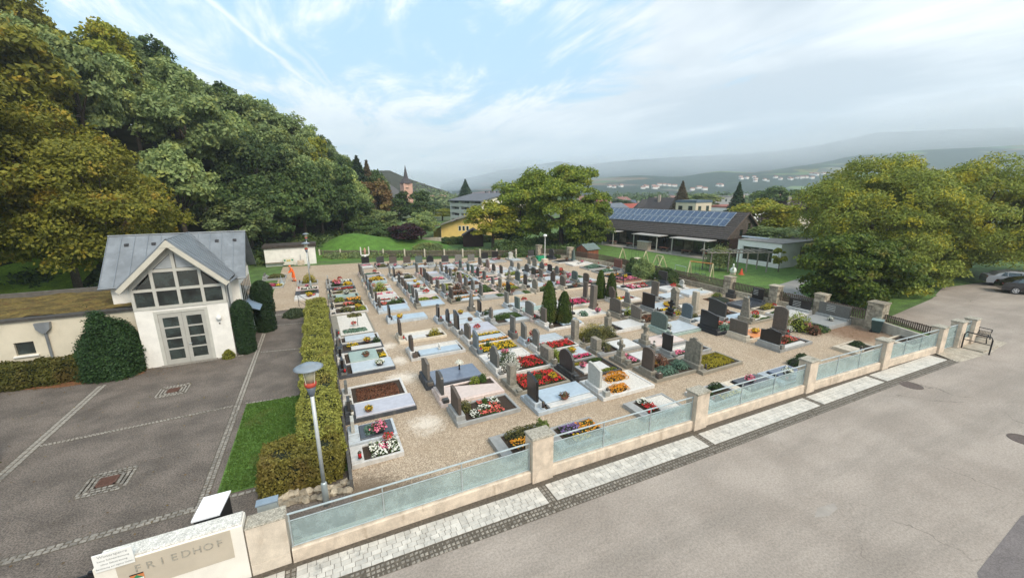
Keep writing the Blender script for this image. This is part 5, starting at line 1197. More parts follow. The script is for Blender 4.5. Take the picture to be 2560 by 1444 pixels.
 (25.1, 24.0, 25.6, 2.6, 'flat taupe', [LD('pale', .2, 1., .1, .9)], 'tall taupe headstone beside a pale blue slab, eighth row middle', 1.6, .75, 'grey'),
 (25.3, 28.0, 30.0, 2.7, 'ironcross black', [F_('pink', .15, .6, .1, .9), F_('coral', .55, .95, .1, .9), F_('white', .4, .7, .3, .7)], 'black iron cross over red pink and white flowers near the red stone', 1.6, None, 'white'),
 (27.0, 31.2, 33.0, 2.6, 'ironcross black', [F_('pink', .1, .95, .1, .9)], 'iron cross over a pink and rose begonia bed close to the fence', 1.3, None, 'red'),
]
for g in near_graves:
    x, y0, y1, L, st, bed, lb, h = g[:8]
    sw = g[8] if len(g) > 8 else None; kb = g[9] if len(g) > 9 else 'grey'
    grave(x, y0, y1, L, st, bed, lb, h, sw, kb, near=hypot(x, y0) < 27)
# graves backing on the hedge (x about .3)
hedge_graves = [
 (12.95, 14.05, 1.5, '', [F_('white', .2, .62, .0, 1.), F_('white', .68, 1., .0, 1.), F_('pink', .48, .72, .3, .85)], 'white and pink chrysanthemum bed nearest the street fence beside the hedge', 'white'),
 (14.2, 15.4, 1.5, 'flat white', [M_('teal', .1, .6, .1, .8), S_('dark', .0, 1, .0, 1.)], 'small pale framed grave with a dark planted trough beside the hedge', 'pale'),
 (15.9, 17.1, 2.6, 'flat dkgrey', [LD('lav', .0, 1., .0, 1.)], 'grey granite slab grave with dried brown plant bowl beside the hedge', 'dark'),
 (17.2, 19.0, 2.5, 'flat grey', [W_('rust', .0, .98, .0, .95)], 'grave covered in brown ground cover with yellow flowers beside the hedge', 'white'),
 (20.4, 21.7, 2.5, 'flat black', [LD('pale', .1, 1., .0, 1.)], 'light blue slab grave with brown bowl and leafy plant beside the hedge', 'dark'),
 (21.8, 23.5, 2.4, 'flat black', [S_('green', .1, .8, .0, 1.), F_('yellow', .82, 1., .0, .5)], 'dark greenish slab grave with white frame beside the hedge', 'white'),
 (23.7, 25.0, 2.4, 'flat grey', [S_('white', .2, 1., .0, .5), B_('dgreen', .8, 1., .5, 1.), F_('yellow', .1, .4, .5, 1.)], 'white and yellow grave with round dark green bush beside the hedge', 'dark'),
 (25.2, 26.4, 2.4, 'flat dkgrey', [LD('pale', .1, .9, .1, .9)], 'pale slab grave with wicker bowl at the far hedge stretch', 'white'),
 (26.6, 31.6, 2.3, '', [GV(.0, 1., .0, 1.), W_('teal', .0, .9, .05, .25), W_('olive', .3, .9, .8, 1.)], 'long silvery stone paved plot with rows of empty grave edging', 'old'),
 (32.0, 33.6, 2.5, 'flat dkgrey', [M_('olive', .1, .55, .1, .8), M_('lime', .6, 1., .1, .9)], 'two round green cushions on the hedge side past the long hedge end', 'white'),
 (33.8, 35.2, 2.4, 'flat grey', [F_('coral', .3, .8, .2, .9), M_('dgreen', .6, 1., .2, .8)], 'coral flowers and dark cushion on the hedge side', 'sand'),
 (35.4, 36.8, 2.4, 'flat brown', [M_('lime', .0, .4, .1, .9), F_('orange', .5, 1., .1, .9)], 'tall lime shrub and orange flowers on the hedge side', 'old'),
 (37.0, 38.4, 2.3, 'flat black', [S_('green', .1, .9, .1, .9)], 'green grey slab on the hedge side', 'green'),
 (38.6, 40.0, 2.3, 'flat grey', [W_('olive', .1, .9, .1, .9)], 'olive covered sandy grave on the hedge side', 'sand'),
 (40.2, 41.6, 2.3, '', [F_('red', .1, .9, .0, .4), F_('white', .2, .4, .1, .5)], 'dark bed with red and white flowers on the hedge side', 'dark'),
 (41.8, 43.4, 2.3, 'flat brown', [M_('dgreen', .0, .5, .1, .9), M_('yellow', .5, 1., .0, .6)], 'dark green and yellow cushions on the hedge side', 'grey'),
 (43.6, 45.2, 2.3, 'flat white', [F_('coral', .1, .5, .1, .9), F_('white', .5, .9, .1, .9)], 'coral and white flowers, farthest hedge side grave', 'grey')]
for y0, y1, L, st, bed, lb, kb in hedge_graves:
    grave(.42, y0, y1, L, st, bed, lb, .75, .5, kb, near=y0 < 26, thick=.12)
for i, (y0, y1, bed, kb, lb) in enumerate(((38.2, 39.8, [S_('white', 0, 1, 0, 1), F_('coral', .4, .9, .3, .9)], 'white', 'white framed grave with red flowers on the path side of the far graves'), (40.0, 41.5, [W_('dgreen', .2, .9, .1, .9)], 'dark', 'dark planted grave on the path side'), (41.7, 43.2, [F_('white', .1, .9, .1, .6)], 'rose', 'pinkish framed grave with white flowers on the path side'), (44.6, 46.4, [B_('moss', .1, .9, .1, .9)], 'grey', 'bright yellow green bush grave at the far path side'))):
    grave(-2.2, y0, y1, 1.7, '', bed, lb, .7, .4, kb, near=False)
grave(-5.4, 44.5, 46.4, 1.8, '', [F_('magenta', .0, .6, .0, .9), F_('yellow', .65, 1., .0, .6)], 'pink hydrangea grave just behind the farther yew column', .8, None, 'grey', near=False)
grave(-5.6, 49.0, 51.0, 2.0, 'flat grey', [M_('olive', .0, 1., .0, .9)], 'olive planted grave left of the worker', .5, None, 'grey', near=False)
# right hand graves along the wooden fence, headstones face us
wall_graves = [
 (32.0, 13.9, 16.0, 2.4, 'flat grey', [LD('grey', .0, 1., .0, 1.)], 'broad stepped grey tomb with written dark plates at the maple end of the fence', 1.15, 1.9, 'grey'),
 (31.9, 16.3, 18.0, 2.6, 'flat black', [LD('white', .1, 1., .35, 1.), W_('green', .2, 1., .0, .25)], 'wide black inscribed headstone against the wooden fence with white slab', .95, 1.5, 'white'),
 (31.8, 18.2, 19.2, 2.4, '', [M_('moss', .1, .8, .1, .9)], 'olive cushion grave between the two black wall headstones', 1., None, 'sand'),
 (31.6, 19.4, 21.0, 2.7, 'flat black', [LD('dark', .0, 1., .0, 1.)], 'black upright headstone beside a rough stone pillar with dark slab', 1.2, .9, 'dark'),
 (31.4, 21.2, 23.6, 2.9, 'flat dkgrey', [W_('rust', .1, 1., .1, 1.), M_('lime', .05, .4, .0, .35)], 'brown heather covered grave with round lime bush below the fence', .6, .6, ''),
 (31.0, 24.0, 25.6, 2.7, '', [LD('pale', .1, 1., .0, 1.), B_('white', .0, .2, .4, .7)], 'pale slab grave with white flower bowl near the fence stone pillar', 1., None, 'white'),
 (30.4, 26.0, 27.6, 2.6, 'round white', [LD('white', .25, 1., .0, 1.), B_('dark' if 0 else 'olive', .05, .25, .2, .8)], 'white heart shaped headstone grave with pale slab', .75, .5, 'white'),
 (30.2, 28.0, 30.0, 2.9, 'flat dkgrey', [LD('dark', .1, 1., .1, .9), B_('olive', .3, .6, .6, 1.)], 'dark wide grave with olive shrub and stone beside big green bush', 1.25, 1.1, 'dark'),
 (30.4, 33.0, 34.6, 2.9, '', [S_('black', .0, 1., .1, .9), F_('orange', .5, 1., .1, .7)], 'black slab grave with orange flowers below the large climbing bush', 1., None, 'dark'),
 (30.8, 35.5, 37.4, 3.0, 'flat red', [F_('white', .1, .5, .1, .6), M_('teal', .3, 1., .5, 1.)], 'red granite square headstone near the swing frames', 1.3, 1.3, 'grey'),
 (30.8, 38.0, 40.0, 2.8, '', [M_('teal', .1, 1., .1, .9)], 'blue green ground cover grave along the wooden fence', 1., None, 'grey'),
 (30.6, 41.0, 42.8, 2.8, '', [GV(0, 1, 0, 1), ('balls', '', .1, .9, .2, .8)], 'white pebble grave with dark round stones', 1., None, 'white'),
 (30.0, 43.4, 45.2, 2.8, 'obelisk green', [S_('black', .1, 1., .1, .9)], 'pale green small obelisk in front of the red garden hut', 1.7, None, 'white'),
 (28.6, 46.5, 48.6, 2.8, 'round dkgrey', [W_('dgreen', .1, .9, .1, .9)], 'rounded dark headstone with a glowing white ornament at the back right', 1.3, 1.3, 'dark')]
for x, y0, y1, L, st, bed, lb, h, sw, kb in wall_graves:
    t_ = grave(x, y0, y1, L, st, bed, lb, h, sw, kb, face=-1, near=y0 < 22)
    if 'inscribed' in lb or 'written' in lb or 'black upright' in lb:
        for k in range(4):
            ww = .35 if 'upright' not in lb else .25
            part('inscription_line', MB().box(.025 if 0 else .046, .052, -.1-ww, -.1+ww*.6, h-.10-k*.12, h-.07-k*.12), mat('inscription_white', (.6, .6, .57), .6, .05), t_, world=False)
# back block: rows at known spacings; what can be recognised in the photo is listed, the rest follows the same kinds
OR = ['first', 'second', 'third', 'fourth', 'fifth', 'sixth', 'seventh', 'eighth', 'ninth', 'tenth', 'eleventh']
known = {
 3.7: [(31.0, 'shoulder brown', [LD('blue')]), (32.7, 'flat brown', [M_('green', .2, .9, .0, .4), F_('coral', .1, .3, .1, .9), M_('dgreen', .7, 1., .3, .9)]), (34.3, 'flat grey', [F_('coral', .1, .9, .1, .4), S_('white', .1, .9, .5, 1.)]), (36.0, 'arch dkgrey', [S_('white', 0, 1, 0, 1), F_('magenta', .1, .4, .3, .9), F_('magenta', .6, .9, .3, .9)]), (37.7, 'slant slate', [B_('lime', .1, .75, .0, 1.), S_('blue', .8, 1., 0, 1)]), (39.4, 'flat dkgrey', [F_('magenta', .1, .3, .3, .9), S_('white', 0, 1, 0, .4), F_('coral', .5, .9, .4, .8)]), (41.1, 'flat grey', [LD('green')]), (42.8, 'slant grey', [M_('yellow', .1, .95, .1, .9)]), (44.6, 'flat grey', [LD('grey')]), (46.4, 'flat brown', [W_('teal', .1, .8, .1, .9)])],
 6.7: [(31.0, 'slant dkgrey', [LD('blue')]), (32.8, 'arch dkgrey', [W_('lime', .0, .6, .0, .9), S_('rose', .1, .9, .7, 1.), W_('lime', .7, 1., .0, .8)]), (34.5, 'flat green', [LD('white')]), (36.1, 'slant brown', [LD('white', 0, 1, .2, .9)]), (37.7, 'flat brown', [F_('coral', .05, 1., .1, .8)]), (39.4, 'flat dkgrey', [LD('pale', .2, 1, 0, 1)]), (42.3, 'slant black', [M_('olive', .4, 1., .2, .9)]), (44.4, 'flat grey', [B_('rust', .2, .6, .2, .8)])],
 9.5: [(31.2, 'slant brown', [F_('orange', .1, 1., .6, 1.), LD('pale', .2, 1., .0, .4), B_('dgreen', .0, .3, .0, .5)]), (33.2, 'flat grey', [M_('rust', .2, 1., .1, .8)]), (35.2, 'flat taupe', [B_('lime', .0, .4, .1, .9), B_('rust', .6, 1., .1, .7)]), (37.1, 'flat brown', [W_('olive', .1, 1., .1, .9)]), (38.7, 'slant brown', [S_('grey', .1, 1., .1, .9)]), (40.3, 'flat dkgrey', [F_('pink', .1, .9, .0, .9)]), (41.9, 'flat red', [S_('grey', 0, 1, 0, 1)]), (43.6, 'flat grey', [LD('lav')])]}
rows = [3.7, 6.7, 9.5, 12.1, 14.7, 17.4, 20.3, 22.8]
rg = random.Random(77)
shapes = ['flat', 'slant', 'arch', 'shoulder', 'wave', 'flat', 'arch', 'round']; cols = ['grey', 'dkgrey', 'taupe', 'brown', 'black', 'green', 'old', 'dkgrey', 'grey', 'rose']
def rand_bed():
    q = rg.random()
    if q < .30: return [LD(rg.choice(('pale', 'blue', 'lav', 'white', 'pale')))]
    if q < .42: return [S_(rg.choice(('black', 'grey', 'dark')), .05, 1, .05, .95)]
    if q < .55: return [F_(rg.choice(('coral', 'pink', 'yellow', 'orange', 'red')), .05, rg.uniform(.5, 1.), .1, .9)]
    if q < .68: return [M_(rg.choice(('green', 'olive', 'moss', 'lime', 'rust')), .1, .9, .1, .9)]
    if q < .80: return [S_(rg.choice(('white', 'pale', 'rose')), .1, 1, .0, .5), F_(rg.choice(('yellow', 'coral', 'pink')), .1, .8, .6, 1.)]
    if q < .90: return [GV(), B_(rg.choice(('olive', 'lime', 'dgreen')), .1, .5, .2, .8)]
    return [S_('grey', .0, .6, 0, 1), W_('green', .6, 1., 0, 1)]
def bed_words(bed):
    if not bed: return 'no planting'
    b = max(bed, key=lambda q: (q[3]-q[2])*(q[5]-q[4])); k, c = b[0], b[1]
    if k in ('slab', 'lid'): return SLN[c]+' slab'
    if k == 'fl': return c+' flowers'
    if k == 'gravel': return 'pale gravel bed'
    return {'dgreen': 'dark green', 'moss': 'golden moss', 'lime': 'lime green', 'rust': 'rusty brown', 'teal': 'blue green'}.get(c, c)+(' shrub' if k in ('bush', 'spiky') else ' ground cover')
for ri, rx in enumerate(rows):
    lst = known.get(rx)
    if lst is None:
        lst = []; y = 30.6+rg.uniform(0, .6); ymax = 45.5 if ri < 6 else 43
        while y < ymax:
            sh_ = rg.choice(shapes); c = rg.choice(cols)
            if rg.random() < .12: sh_, c = rg.choice((('obelisk', 'grey'), ('cross', 'old'), ('ironcross', 'black'), ('pillar', 'old')))
            lst.append((y, sh_+' '+c, rand_bed())); y += rg.choice((1.55, 1.75, 1.9, 2.3))
    for k, (y, st, bed) in enumerate(lst):
        sh_, c = st.split()
        lb = f"{STN[c]} {SHN[sh_]} headstone, {bed_words(bed)}, {OR[k]} from front in back row {OR[ri]}"
        grave(rx+rg.uniform(-.08, .08), y, y+rg.choice((1.25, 1.35, 1.45)), rg.uniform(2.1, 2.35), st, bed, lb, rg.uniform(1.05, 1.4), rg.choice((.65, .75, .85, .95)), rg.choice(('grey', 'white', 'pale', 'old', 'sand', 'rose')), near=False)
# last row, stones turned towards us, beds in front
lr = [(5.0, 53.2, 'flat black', 'pink'), (6.7, 52.6, 'slant dkgrey', 'olive'), (8.1, 51.6, 'flat brown', 'white'), (9.7, 51.0, 'flat brown', 'yellow'), (11.1, 50.6, 'flat green', 'orange'), (12.4, 50.2, 'shoulder black', 'white'), (14.2, 49.6, 'arch dkgrey', 'coral'), (15.8, 49.2, 'flat grey', 'magenta'), (17.4, 48.8, 'flat grey', 'orange'), (19.6, 49.6, 'arch black', 'white'), (21.2, 49.9, 'flat black', 'pink'), (23.4, 49.6, 'temple white', 'white'), (26.0, 48.6, 'flat dkgrey', 'olive')]
for k, (x, y, st, c) in enumerate(lr):
    sh_, sc_ = st.split()
    grave(x, y-.75, y+.75, 2.2, st, [S_(rg.choice(('pale', 'white', 'grey')), .3, 1., 0, 1), F_(c, .0, .3, .1, .9)] if c != 'olive' else [M_('olive', .1, 1., .1, .9)],
          f"{STN[sc_]} {SHN[sh_]} headstone facing us, {OR[k] if k < 11 else 'twelfth' if k == 11 else 'last'} from left in the last row", 1.15, .9, 'grey', rot=-90, near=False)
# graves just inside the street fence, short plots turned to the path
fence_graves = [(6.1, 11.75, [F_('orange', .1, .9, .1, .6), M_('olive', 0, 1, .6, 1)], 'grey', 'orange marigold grave half hidden by the second fence pillar'), (8.1, 11.3, [F_('purple', .1, .6, .4, .95), F_('orange', .5, 1., .3, .9), F_('yellow', .2, .6, .0, .35)], 'grey', 'purple and yellow heather grave just inside the street fence'),
 (12.2, 11.5, [F_('red', .1, .4, .2, .7), F_('white', .1, .4, .7, 1.), GV(.4, 1, 0, 1)], 'grey', 'grave with red and white flower tufts just inside the third fence panel'), (15.4, 11.1, [M_('dgreen', .4, .9, .5, 1.), F_('yellow', .3, 1., .0, .25), M_('dgreen', .0, .3, .3, .8)], 'white', 'dark soil grave with green clumps and yellow edge inside the fence'),
 (17.6, 11.0, [LD('dark', .1, 1, .1, .9)], 'sand', 'low dark slab grave inside the street fence'), (20.1, 10.9, [LD('steel', .1, 1, .1, .9)], 'pale', 'polished blue slab grave with small bowl inside the street fence'), (22.4, 11.5, [M_('dgreen', .0, .45, .2, .9), M_('dgreen', .5, 1., .4, 1.)], '', 'two dark green cushions inside the fence near the fourth pillar'),
 (27.4, 11.3, [M_('dgreen', .3, .9, .3, .9), S_('sand', .0, .3, .1, .9)], 'sand', 'sandy framed grave with dark green mound inside the fence'), (31.3, 10.6, [W_('rust', .1, .9, .1, .9)], 'sand', 'square bed of dark brown soil in the corner by the green bin')]
for x, y, bed, kb, lb in fence_graves:
    if 'corner' in lb: bed = []
    grave(x-1.0, y-.68, y+.68, 2.0, '', bed, lb, .8, None, kb, near=True)
bush('daisy_shrub', 'upright shrub with white and yellow tips behind the second fence pillar', 'shrub', (6.55, 11.35, 0), (.36, .32, .95), 2200, .04, leafmat('shrub_white', (.05, .08, .02), (.16, .2, .05), (.6, .55, .3), .06), 91)
# lanterns, bowls, vases: loose things standing on the graves
def lantern_proto(c, name):
    t_ = thing('grave_lantern', name, 'lantern', (0, 0, 0), 0, 'grave lanterns')
    part('body', MB().lathe([(.05, .02), (.052, .17)], n=8), c, t_, True, world=False)
    part('cap', MB().lathe([(.06, .17), (.05, .20), (.015, .24)], n=8), mat('lantern_cap', (.10, .085, .06), .4, .2, 10, metal=.5), t_, True, world=False)
    part('base', MB().lathe([(.06, 0), (.06, .02)], n=8), mat('lantern_cap', (.1, .085, .06)), t_, world=False); return t_
lr_ = mat('lantern_red', (.5, .015, .02), .25, .1, 5); ld_ = mat('lantern_dark', (.05, .04, .045), .3, .2, 8); lw_ = mat('lantern_white', (.7, .68, .62), .35, .05)
def bowl_proto(fc, pc, name):
    t_ = thing('flower_bowl', name, 'flower bowl', (0, 0, 0), 0, 'flower bowls and pots on the graves')
    part('bowl', MB().lathe([(.09, 0), (.16, .05), (.19, .13), (.17, .15)], n=10), pc, t_, True, world=False)
    rs = np.random.RandomState(len(name)); P, N = shell_leaves(rs, 170, (.2, .2, .18), .15)
    V, F = cards(rs, P+np.array([0, 0, .13]), N, .035, .8, .7)
    k_ = rs.rand(len(F)) < .3
    link('flowers', np_mesh('flowers', V, F, [fmat(fc), fl_leaf], k_.astype(int)), t_)['kind'] = 'stuff'; return t_
pot_d = mat('bowl_dark', (.035, .03, .03), .5, .2, 10); pot_t = mat('bowl_terracotta', (.20, .08, .05), .7, .2, 10); pot_w = mat('bowl_white', (.62, .6, .55), .6, .1, 10)
lant = [(lantern_proto(lr_, 'x'), 'red'), (lantern_proto(ld_, 'x'), 'dark'), (lantern_proto(lw_, 'x'), 'white')]
bowls = [(bowl_proto('pink', pot_d, 'a'), 'pink flowers'), (bowl_proto('yellow', pot_t, 'ab'), 'yellow flowers'), (bowl_proto('white', pot_d, 'abc'), 'white flowers'), (bowl_proto('red', pot_w, 'abcd'), 'red flowers'), (bowl_proto('rust', pot_t, 'abcde'), 'brown dried plants')]
rg = random.Random(5); used = set()
def short(lb):
    ws = lb.replace(',', '').split(); return ' '.join(ws[:10])
for (t_, x, y0, y1, L, face, lb, near) in list(GR):
    if len(lb.replace(',', '').split()) > 16: print('LONG', lb)
    for kindp, protos_, pr in (('lantern', lant, .55 if near else .35), ('bowl', bowls, .5 if near else .4)):
        if rg.random() > pr: continue
        src, wd_ = rg.choice(protos_)
        u = .06 if kindp == 'lantern' else rg.uniform(.25, .75)*L; v = rg.uniform(-.42, .42)*(y1-y0-.3) if kindp == 'bowl' else -(y1-y0)/2+.11
        ca, sa = cos(t_.rotation_euler[2]), sin(t_.rotation_euler[2])
        pos = (x+u*ca-v*sa, (y0+y1)/2+u*sa+v*ca, .24 if kindp == 'bowl' else .30)
        base = ' '.join(lb.replace(',', '').split())
        bw = base.split()
        if 'back row' in base or 'last row' in base: base = ' '.join(bw[-9:]) if 'back row' in base else ' '.join(bw[0:2]+['stone']+bw[4:])
        txt = (f"{wd_} lantern at the " if kindp == 'lantern' else f"bowl of {wd_} on the ")+base
        ws = txt.split()[:16]
        while ws[-1] in ('the', 'with', 'a', 'and', 'of', 'in', 'beside', 'from', 'between', 'over', 'its', 'at', 'before', 'by', 'to'): ws.pop()
        lbl = ' '.join(ws)
        if src.name in used: dup(src, pos, rg.uniform(0, 6), lbl, rg.uniform(.9, 1.25) if kindp == 'lantern' else rg.uniform(.8, 1.3))
        else:
            kids = src.children; dup.cache.get(src.name); used.add(src.name); src.location = pos; src['label'] = lbl
for s_, _ in lant+bowls:
    if s_.name not in used:
        for c_ in list(s_.children): bpy.data.objects.remove(c_)
        bpy.data.objects.remove(s_)
st = thing('angel_statuette', 'small white angel statuette on the light blue slab in the first row', 'statuette', (5.6, 21.6, .21))
part('figure', MB().lathe([(.09, 0), (.075, .12), (.05, .26), (.06, .30), (.045, .36), (.0, .42)], n=10).blob((0, .07, .24), (.03, .09, .11), 1, .1, 6, 5).blob((0, -.07, .24), (.03, .09, .11), 1, .1, 6, 5), pot_w, st, True, world=False)
vz = thing('flower_vase', 'vase of white flowers standing on the polished steel blue slab', 'vase', (5.75, 18.4, .25))
part('vase', MB().lathe([(.05, 0), (.035, .12), (.06, .26)], n=8), pot_d, vz, True, world=False)
rsx = np.random.RandomState(3); P, N = shell_leaves(rsx, 130, (.17, .17, .15), .15); V, F = cards(rsx, P+np.array([0, 0, .33]), N, .04, .9, .6)
link('flowers', np_mesh('flowers', V, F, fmat('white')), vz)['kind'] = 'stuff'
# ================================================================== BUILDINGS BEHIND
def local_thing(name, label, cat, loc, ang): return thing(name, label, cat, loc, ang)
def lp_(mb, name, m_, t, parent2=None, **k): return part(name, mb, m_, t, world=False, **k)
def sub(name, mb, m_, parent): return link(name, mb.mesh(name, m_), parent)
kg = local_thing('kindergarten', 'long dark timber building with tiled roof and two rows of solar panels', 'building', (49.5, 36.6, 0), radians(98))
LK = 28.5
tile_m = mat('dark_roof_tiles', (.062, .052, .047), .85, .22, 3, .3, 20, fine=.25, fscale=9)
kwall = MB().box(0, LK, -.25, 0, -.1, .45).box(0, LK, -8.7, -.3, -.1, 2.6)
lp_(kwall, 'wall', wood_dark, kg)
rf = MB(); e0, zr0, zr1, yr = 1.1, 2.65, 6.0, -3.9
slab(rf, (-.35, e0, zr0), (LK, e0, zr0), (LK, yr, zr1), (-.35, yr, zr1), .16); slab(rf, (LK, -8.9, zr0), (-.35, -8.9, zr0), (-.35, yr, zr1), (LK, yr, zr1), .16)
ro = lp_(rf, 'roof', tile_m, kg)
for k in range(14):
    f = (k+.5)/14; y = e0+(yr-e0)*f; z_ = zr0+(zr1-zr0)*f
    sub('tile_course', MB().box(-.36, LK, y-.02, y+.03, z_-.02, z_+.035), tile_m, ro)
for s_, yy in ((0, e0), (1, -8.9)):
    g_ = MB(); slab(g_, (-.42, yy, zr0+.03), (-.30, yy, zr0+.03), (-.30, yr, zr1+.05), (-.42, yr, zr1+.05), .2)
    lp_(g_, 'verge', mat('verge_wood', (.10, .075, .06), .8), kg)
gm_ = MB().prism([(.0, 2.6), (-8.6, 2.6), (yr, zr1-.25)], 'x', 0, .12)
lp_(gm_, 'gable', mat('gable_tiles', (.10, .082, .07), .9, .25, 5, .5, 12, fine=.3, fscale=7), kg)
for (y0, y1, z0, z1) in ((-3.3, -2.6, 2.9, 3.7), (-5.2, -4.6, 3.1, 4.5)):
    lp_(MB().box(-.04, .0, y0, y1, z0, z1), 'window', dglass, kg)
pan_m = mat('solar_blue', (.032, .045, .095), .22, .15, 1.5, spec=.8, coat=.4); pan_f = mat('solar_frame', (.42, .45, .48), .35, .05, 3, metal=.6)
sl_n = Vector((0, yr-e0, zr1-zr0)).normalized(); sn = Vector((0, -sl_n.z, sl_n.y)); sn = sn if sn.z > 0 else -sn
def onroof(x, s_, hgt=0.): q = Vector((x, e0, zr0))+sl_n*s_+sn*hgt; return q
SLp = hypot(yr-e0, zr1-zr0)
pfm = MB(); pim = MB()
def quadbox(mb, x0, x1, s0, s1, h0, h1):
    a = [onroof(x, s_, h) for h in (h0, h1) for x, s_ in ((x0, s0), (x1, s0), (x1, s1), (x0, s1))]
    mb.add(a, [(0,3,2,1),(4,5,6,7),(0,1,5,4),(1,2,6,5),(2,3,7,6),(3,0,4,7)])
for r_ in range(2):
    for k in range(25):
        x0 = 1.2+k*1.06; s0 = SLp*.42+r_*1.62
        f_ = MB(); quadbox(f_, x0+.03, x0+1.03, s0+.02, s0+1.58, .05, .12)
        po = lp_(f_, 'solar_panel', pan_f, kg)
        g_ = MB(); quadbox(g_, x0+.09, x0+.97, s0+.08, s0+1.52, .122, .13); sub('cells', g_, pan_m, po)
# facade behind the porch
glass_w = mat('porch_glass', (.03, .03, .028), .08, .3, .8, spec=.8)
infill = mat('porch_brown', (.13, .065, .045), .7, .3, .8)
for k in range(9):
    x = .5+k*3.1
    lp_(MB().box(x, x+1.3, -.02, .02, .1, 2.3), 'glass_door', glass_w, kg)
    lp_(MB().box(x+1.45, x+2.9, -.02, .015, .45, 2.2), 'window', mat('curtain_glass', (.13, .11, .085), .2, .6, 1.2) if k % 2 else glass_w, kg)
for x in (1.5, 6.4, 9.0, 13.3, 17.6, 20., 24.6): lp_(MB().box(x-.05, x+.05, 3.0, 3.1, 0, 2.35), 'porch_post', mat('post_grey', (.45, .43, .4), .6), kg)
for (a, b) in ((1.0, 6.8), (8.6, 13.6), (17.2, 21.0), (24., 28)): lp_(MB().cbox(a, b, 1.0, 3.3, 2.36, 2.46, .02), 'canopy', mat('canopy_grey', (.33, .31, .29), .8), kg)
lp_(MB().box(0, LK, .0, 3.4, -.05, .10), 'terrace', mat('terrace_slab', (.36, .33, .28), .9, .12, 2), kg)
rr = random.Random(4)
for i in range(7):
    x = 2+i*3.4+rr.uniform(-.5, .5)
    b_ = thing('terrace_table', ['red brown', 'brown', 'dark', 'reddish', 'plain wooden', 'low brown', 'small brown'][i]+' table and bench set on the kindergarten terrace', 'table', tuple(kg.matrix_basis @ Vector((x, 1.6, .1)) if 0 else Matrix.Rotation(radians(98), 4, 'Z') @ Vector((x, 1.6, .1)) + Vector((49.5, 36.6, 0))), radians(98), 'tables on the kindergarten terrace')
    lp_(MB().box(-.7, .7, -.3, .3, .52, .58), 'top', mat('red_table', (.22, .09, .06), .7), b_)
    for sx_ in (-.6, .55): lp_(MB().box(sx_, sx_+.05, -.25, .25, 0, .52), 'leg', wood_old, b_)
wcrt = Matrix.Rotation(radians(98), 4, 'Z') @ Vector((11.6, 2.6, .1)) + Vector((49.5, 36.6, 0))
b_ = thing('pale_crate', 'pale wooden playhouse crate standing on the terrace edge', 'crate', wcrt, radians(96.6)); lp_(MB().cbox(-1, 1, -.4, .4, 0, 1.25, .04), 'box', mat('pale_wood', (.42, .34, .27), .8, .12, 4), b_); lp_(MB().cbox(-1.06, 1.06, -.46, .46, 1.252, 1.32, .02), 'lid', wht, b_)
wa = local_thing('white_annex', 'white flat-roofed cube annex with one wide dark window', 'building', (48.7, 35.1, 0), radians(91))
def wloc_(u, v): return u, v
lp_(MB().box(-6.3, -.9, .30, .6, -.1, .55).box(-6.3, -.9, .30, .6, 2.15, 2.85).box(-6.3, -5.35, .30, .6, .55, 2.15).box(-1.6, -.9, .30, .6, .55, 2.15).box(-6.3, -6.0, -8, .30, -.1, 2.85).box(-6.0, -.9, -8, .3, 2.7, 2.84), 'wall', mat('annex_white', (.86, .85, .82), .85, .04, 2), wa)
lp_(MB().box(-5.35, -1.6, .38, .42, .55, 2.15), 'window', glass_w, wa)
lp_(MB().cbox(-6.36, -.85, -8.1, .66, 2.852, 2.93, .02), 'roof', mat('roof_felt', (.25, .23, .21), .95, .15, 3), wa)
lp_(MB().cbox(-3.2, .3, -2.2, -1.7, 2.932, 3.12, .05), 'skylight', mat('skylight', (.45, .5, .55), .3), wa)
lp_(MB().box(-6.32, -6.305, -4.5, -3.2, .2, 2.3), 'door', wood_old, wa)
# ---- yellow building, flats, shed, church
def frame_from(a, b):
    a, b = Vector(a), Vector(b); return math.atan2(b.y-a.y, b.x-a.x), (b-a).length
A, B = G(1082, 598), G(1192, 598); ang, LY = frame_from(A, B)
yb = thing('yellow_building', 'yellow rendered building with long grey single pitch roof behind the back fence', 'building', (A.x, A.y, 0), ang)
zl = PD(1092, 567, hypot(A.x, A.y)).z; zr_ = PD(1190, 535, hypot(B.x, B.y)).z
yel = mat('yellow_plaster', (.85, .60, .20), .9, .06, 1)
lp_(MB().prism([(1.6, 0), (LY+5, 0), (LY+5, zr_+1.6), (LY, zr_-.1), (1.6, zl+.25)], 'y', 0, 10).prism([(-.3, 0), (1.6, 0), (1.6, zl-.3), (-.3, zl-.7)], 'y', 2, 9), 'wall', yel, yb)
rf = MB(); sl_ = (zr_-zl)/LY
slab(rf, (-1.2, -1.0, zl-1.2*sl_), (LY+5.4, -1.0, zr_+5.4*sl_*1.5), (LY+5.4, 11, zr_+5.4*sl_*1.5), (-1.2, 11, zl-1.2*sl_), .25)
ro = lp_(rf, 'roof', mat('grey_roofing', (.27, .25, .23), .85, .15, 2), yb)
for k in range(2): sub('skylight', MB().add([(2.6+k*2.6, 1+k, zl+(2.6+k*2.6)*sl_+.12), (4.0+k*2.6, 1+k, zl+(4.+k*2.6)*sl_+.12), (4.0+k*2.6, 2.2+k, zl+(4.+k*2.6)*sl_+.12), (2.6+k*2.6, 2.2+k, zl+(2.6+k*2.6)*sl_+.12)], [(0, 1, 2, 3)]), skyg, ro)
for k in range(3):
    x = LY*.60+k*.75
    wo = lp_(MB().box(x-.05, x+.5, -.03, -.005, 1.65, 2.6), 'window', wht, yb); sub('pane', MB().box(x+.02, x+.43, -.045, -.032, 1.72, 2.53), dglass, wo)
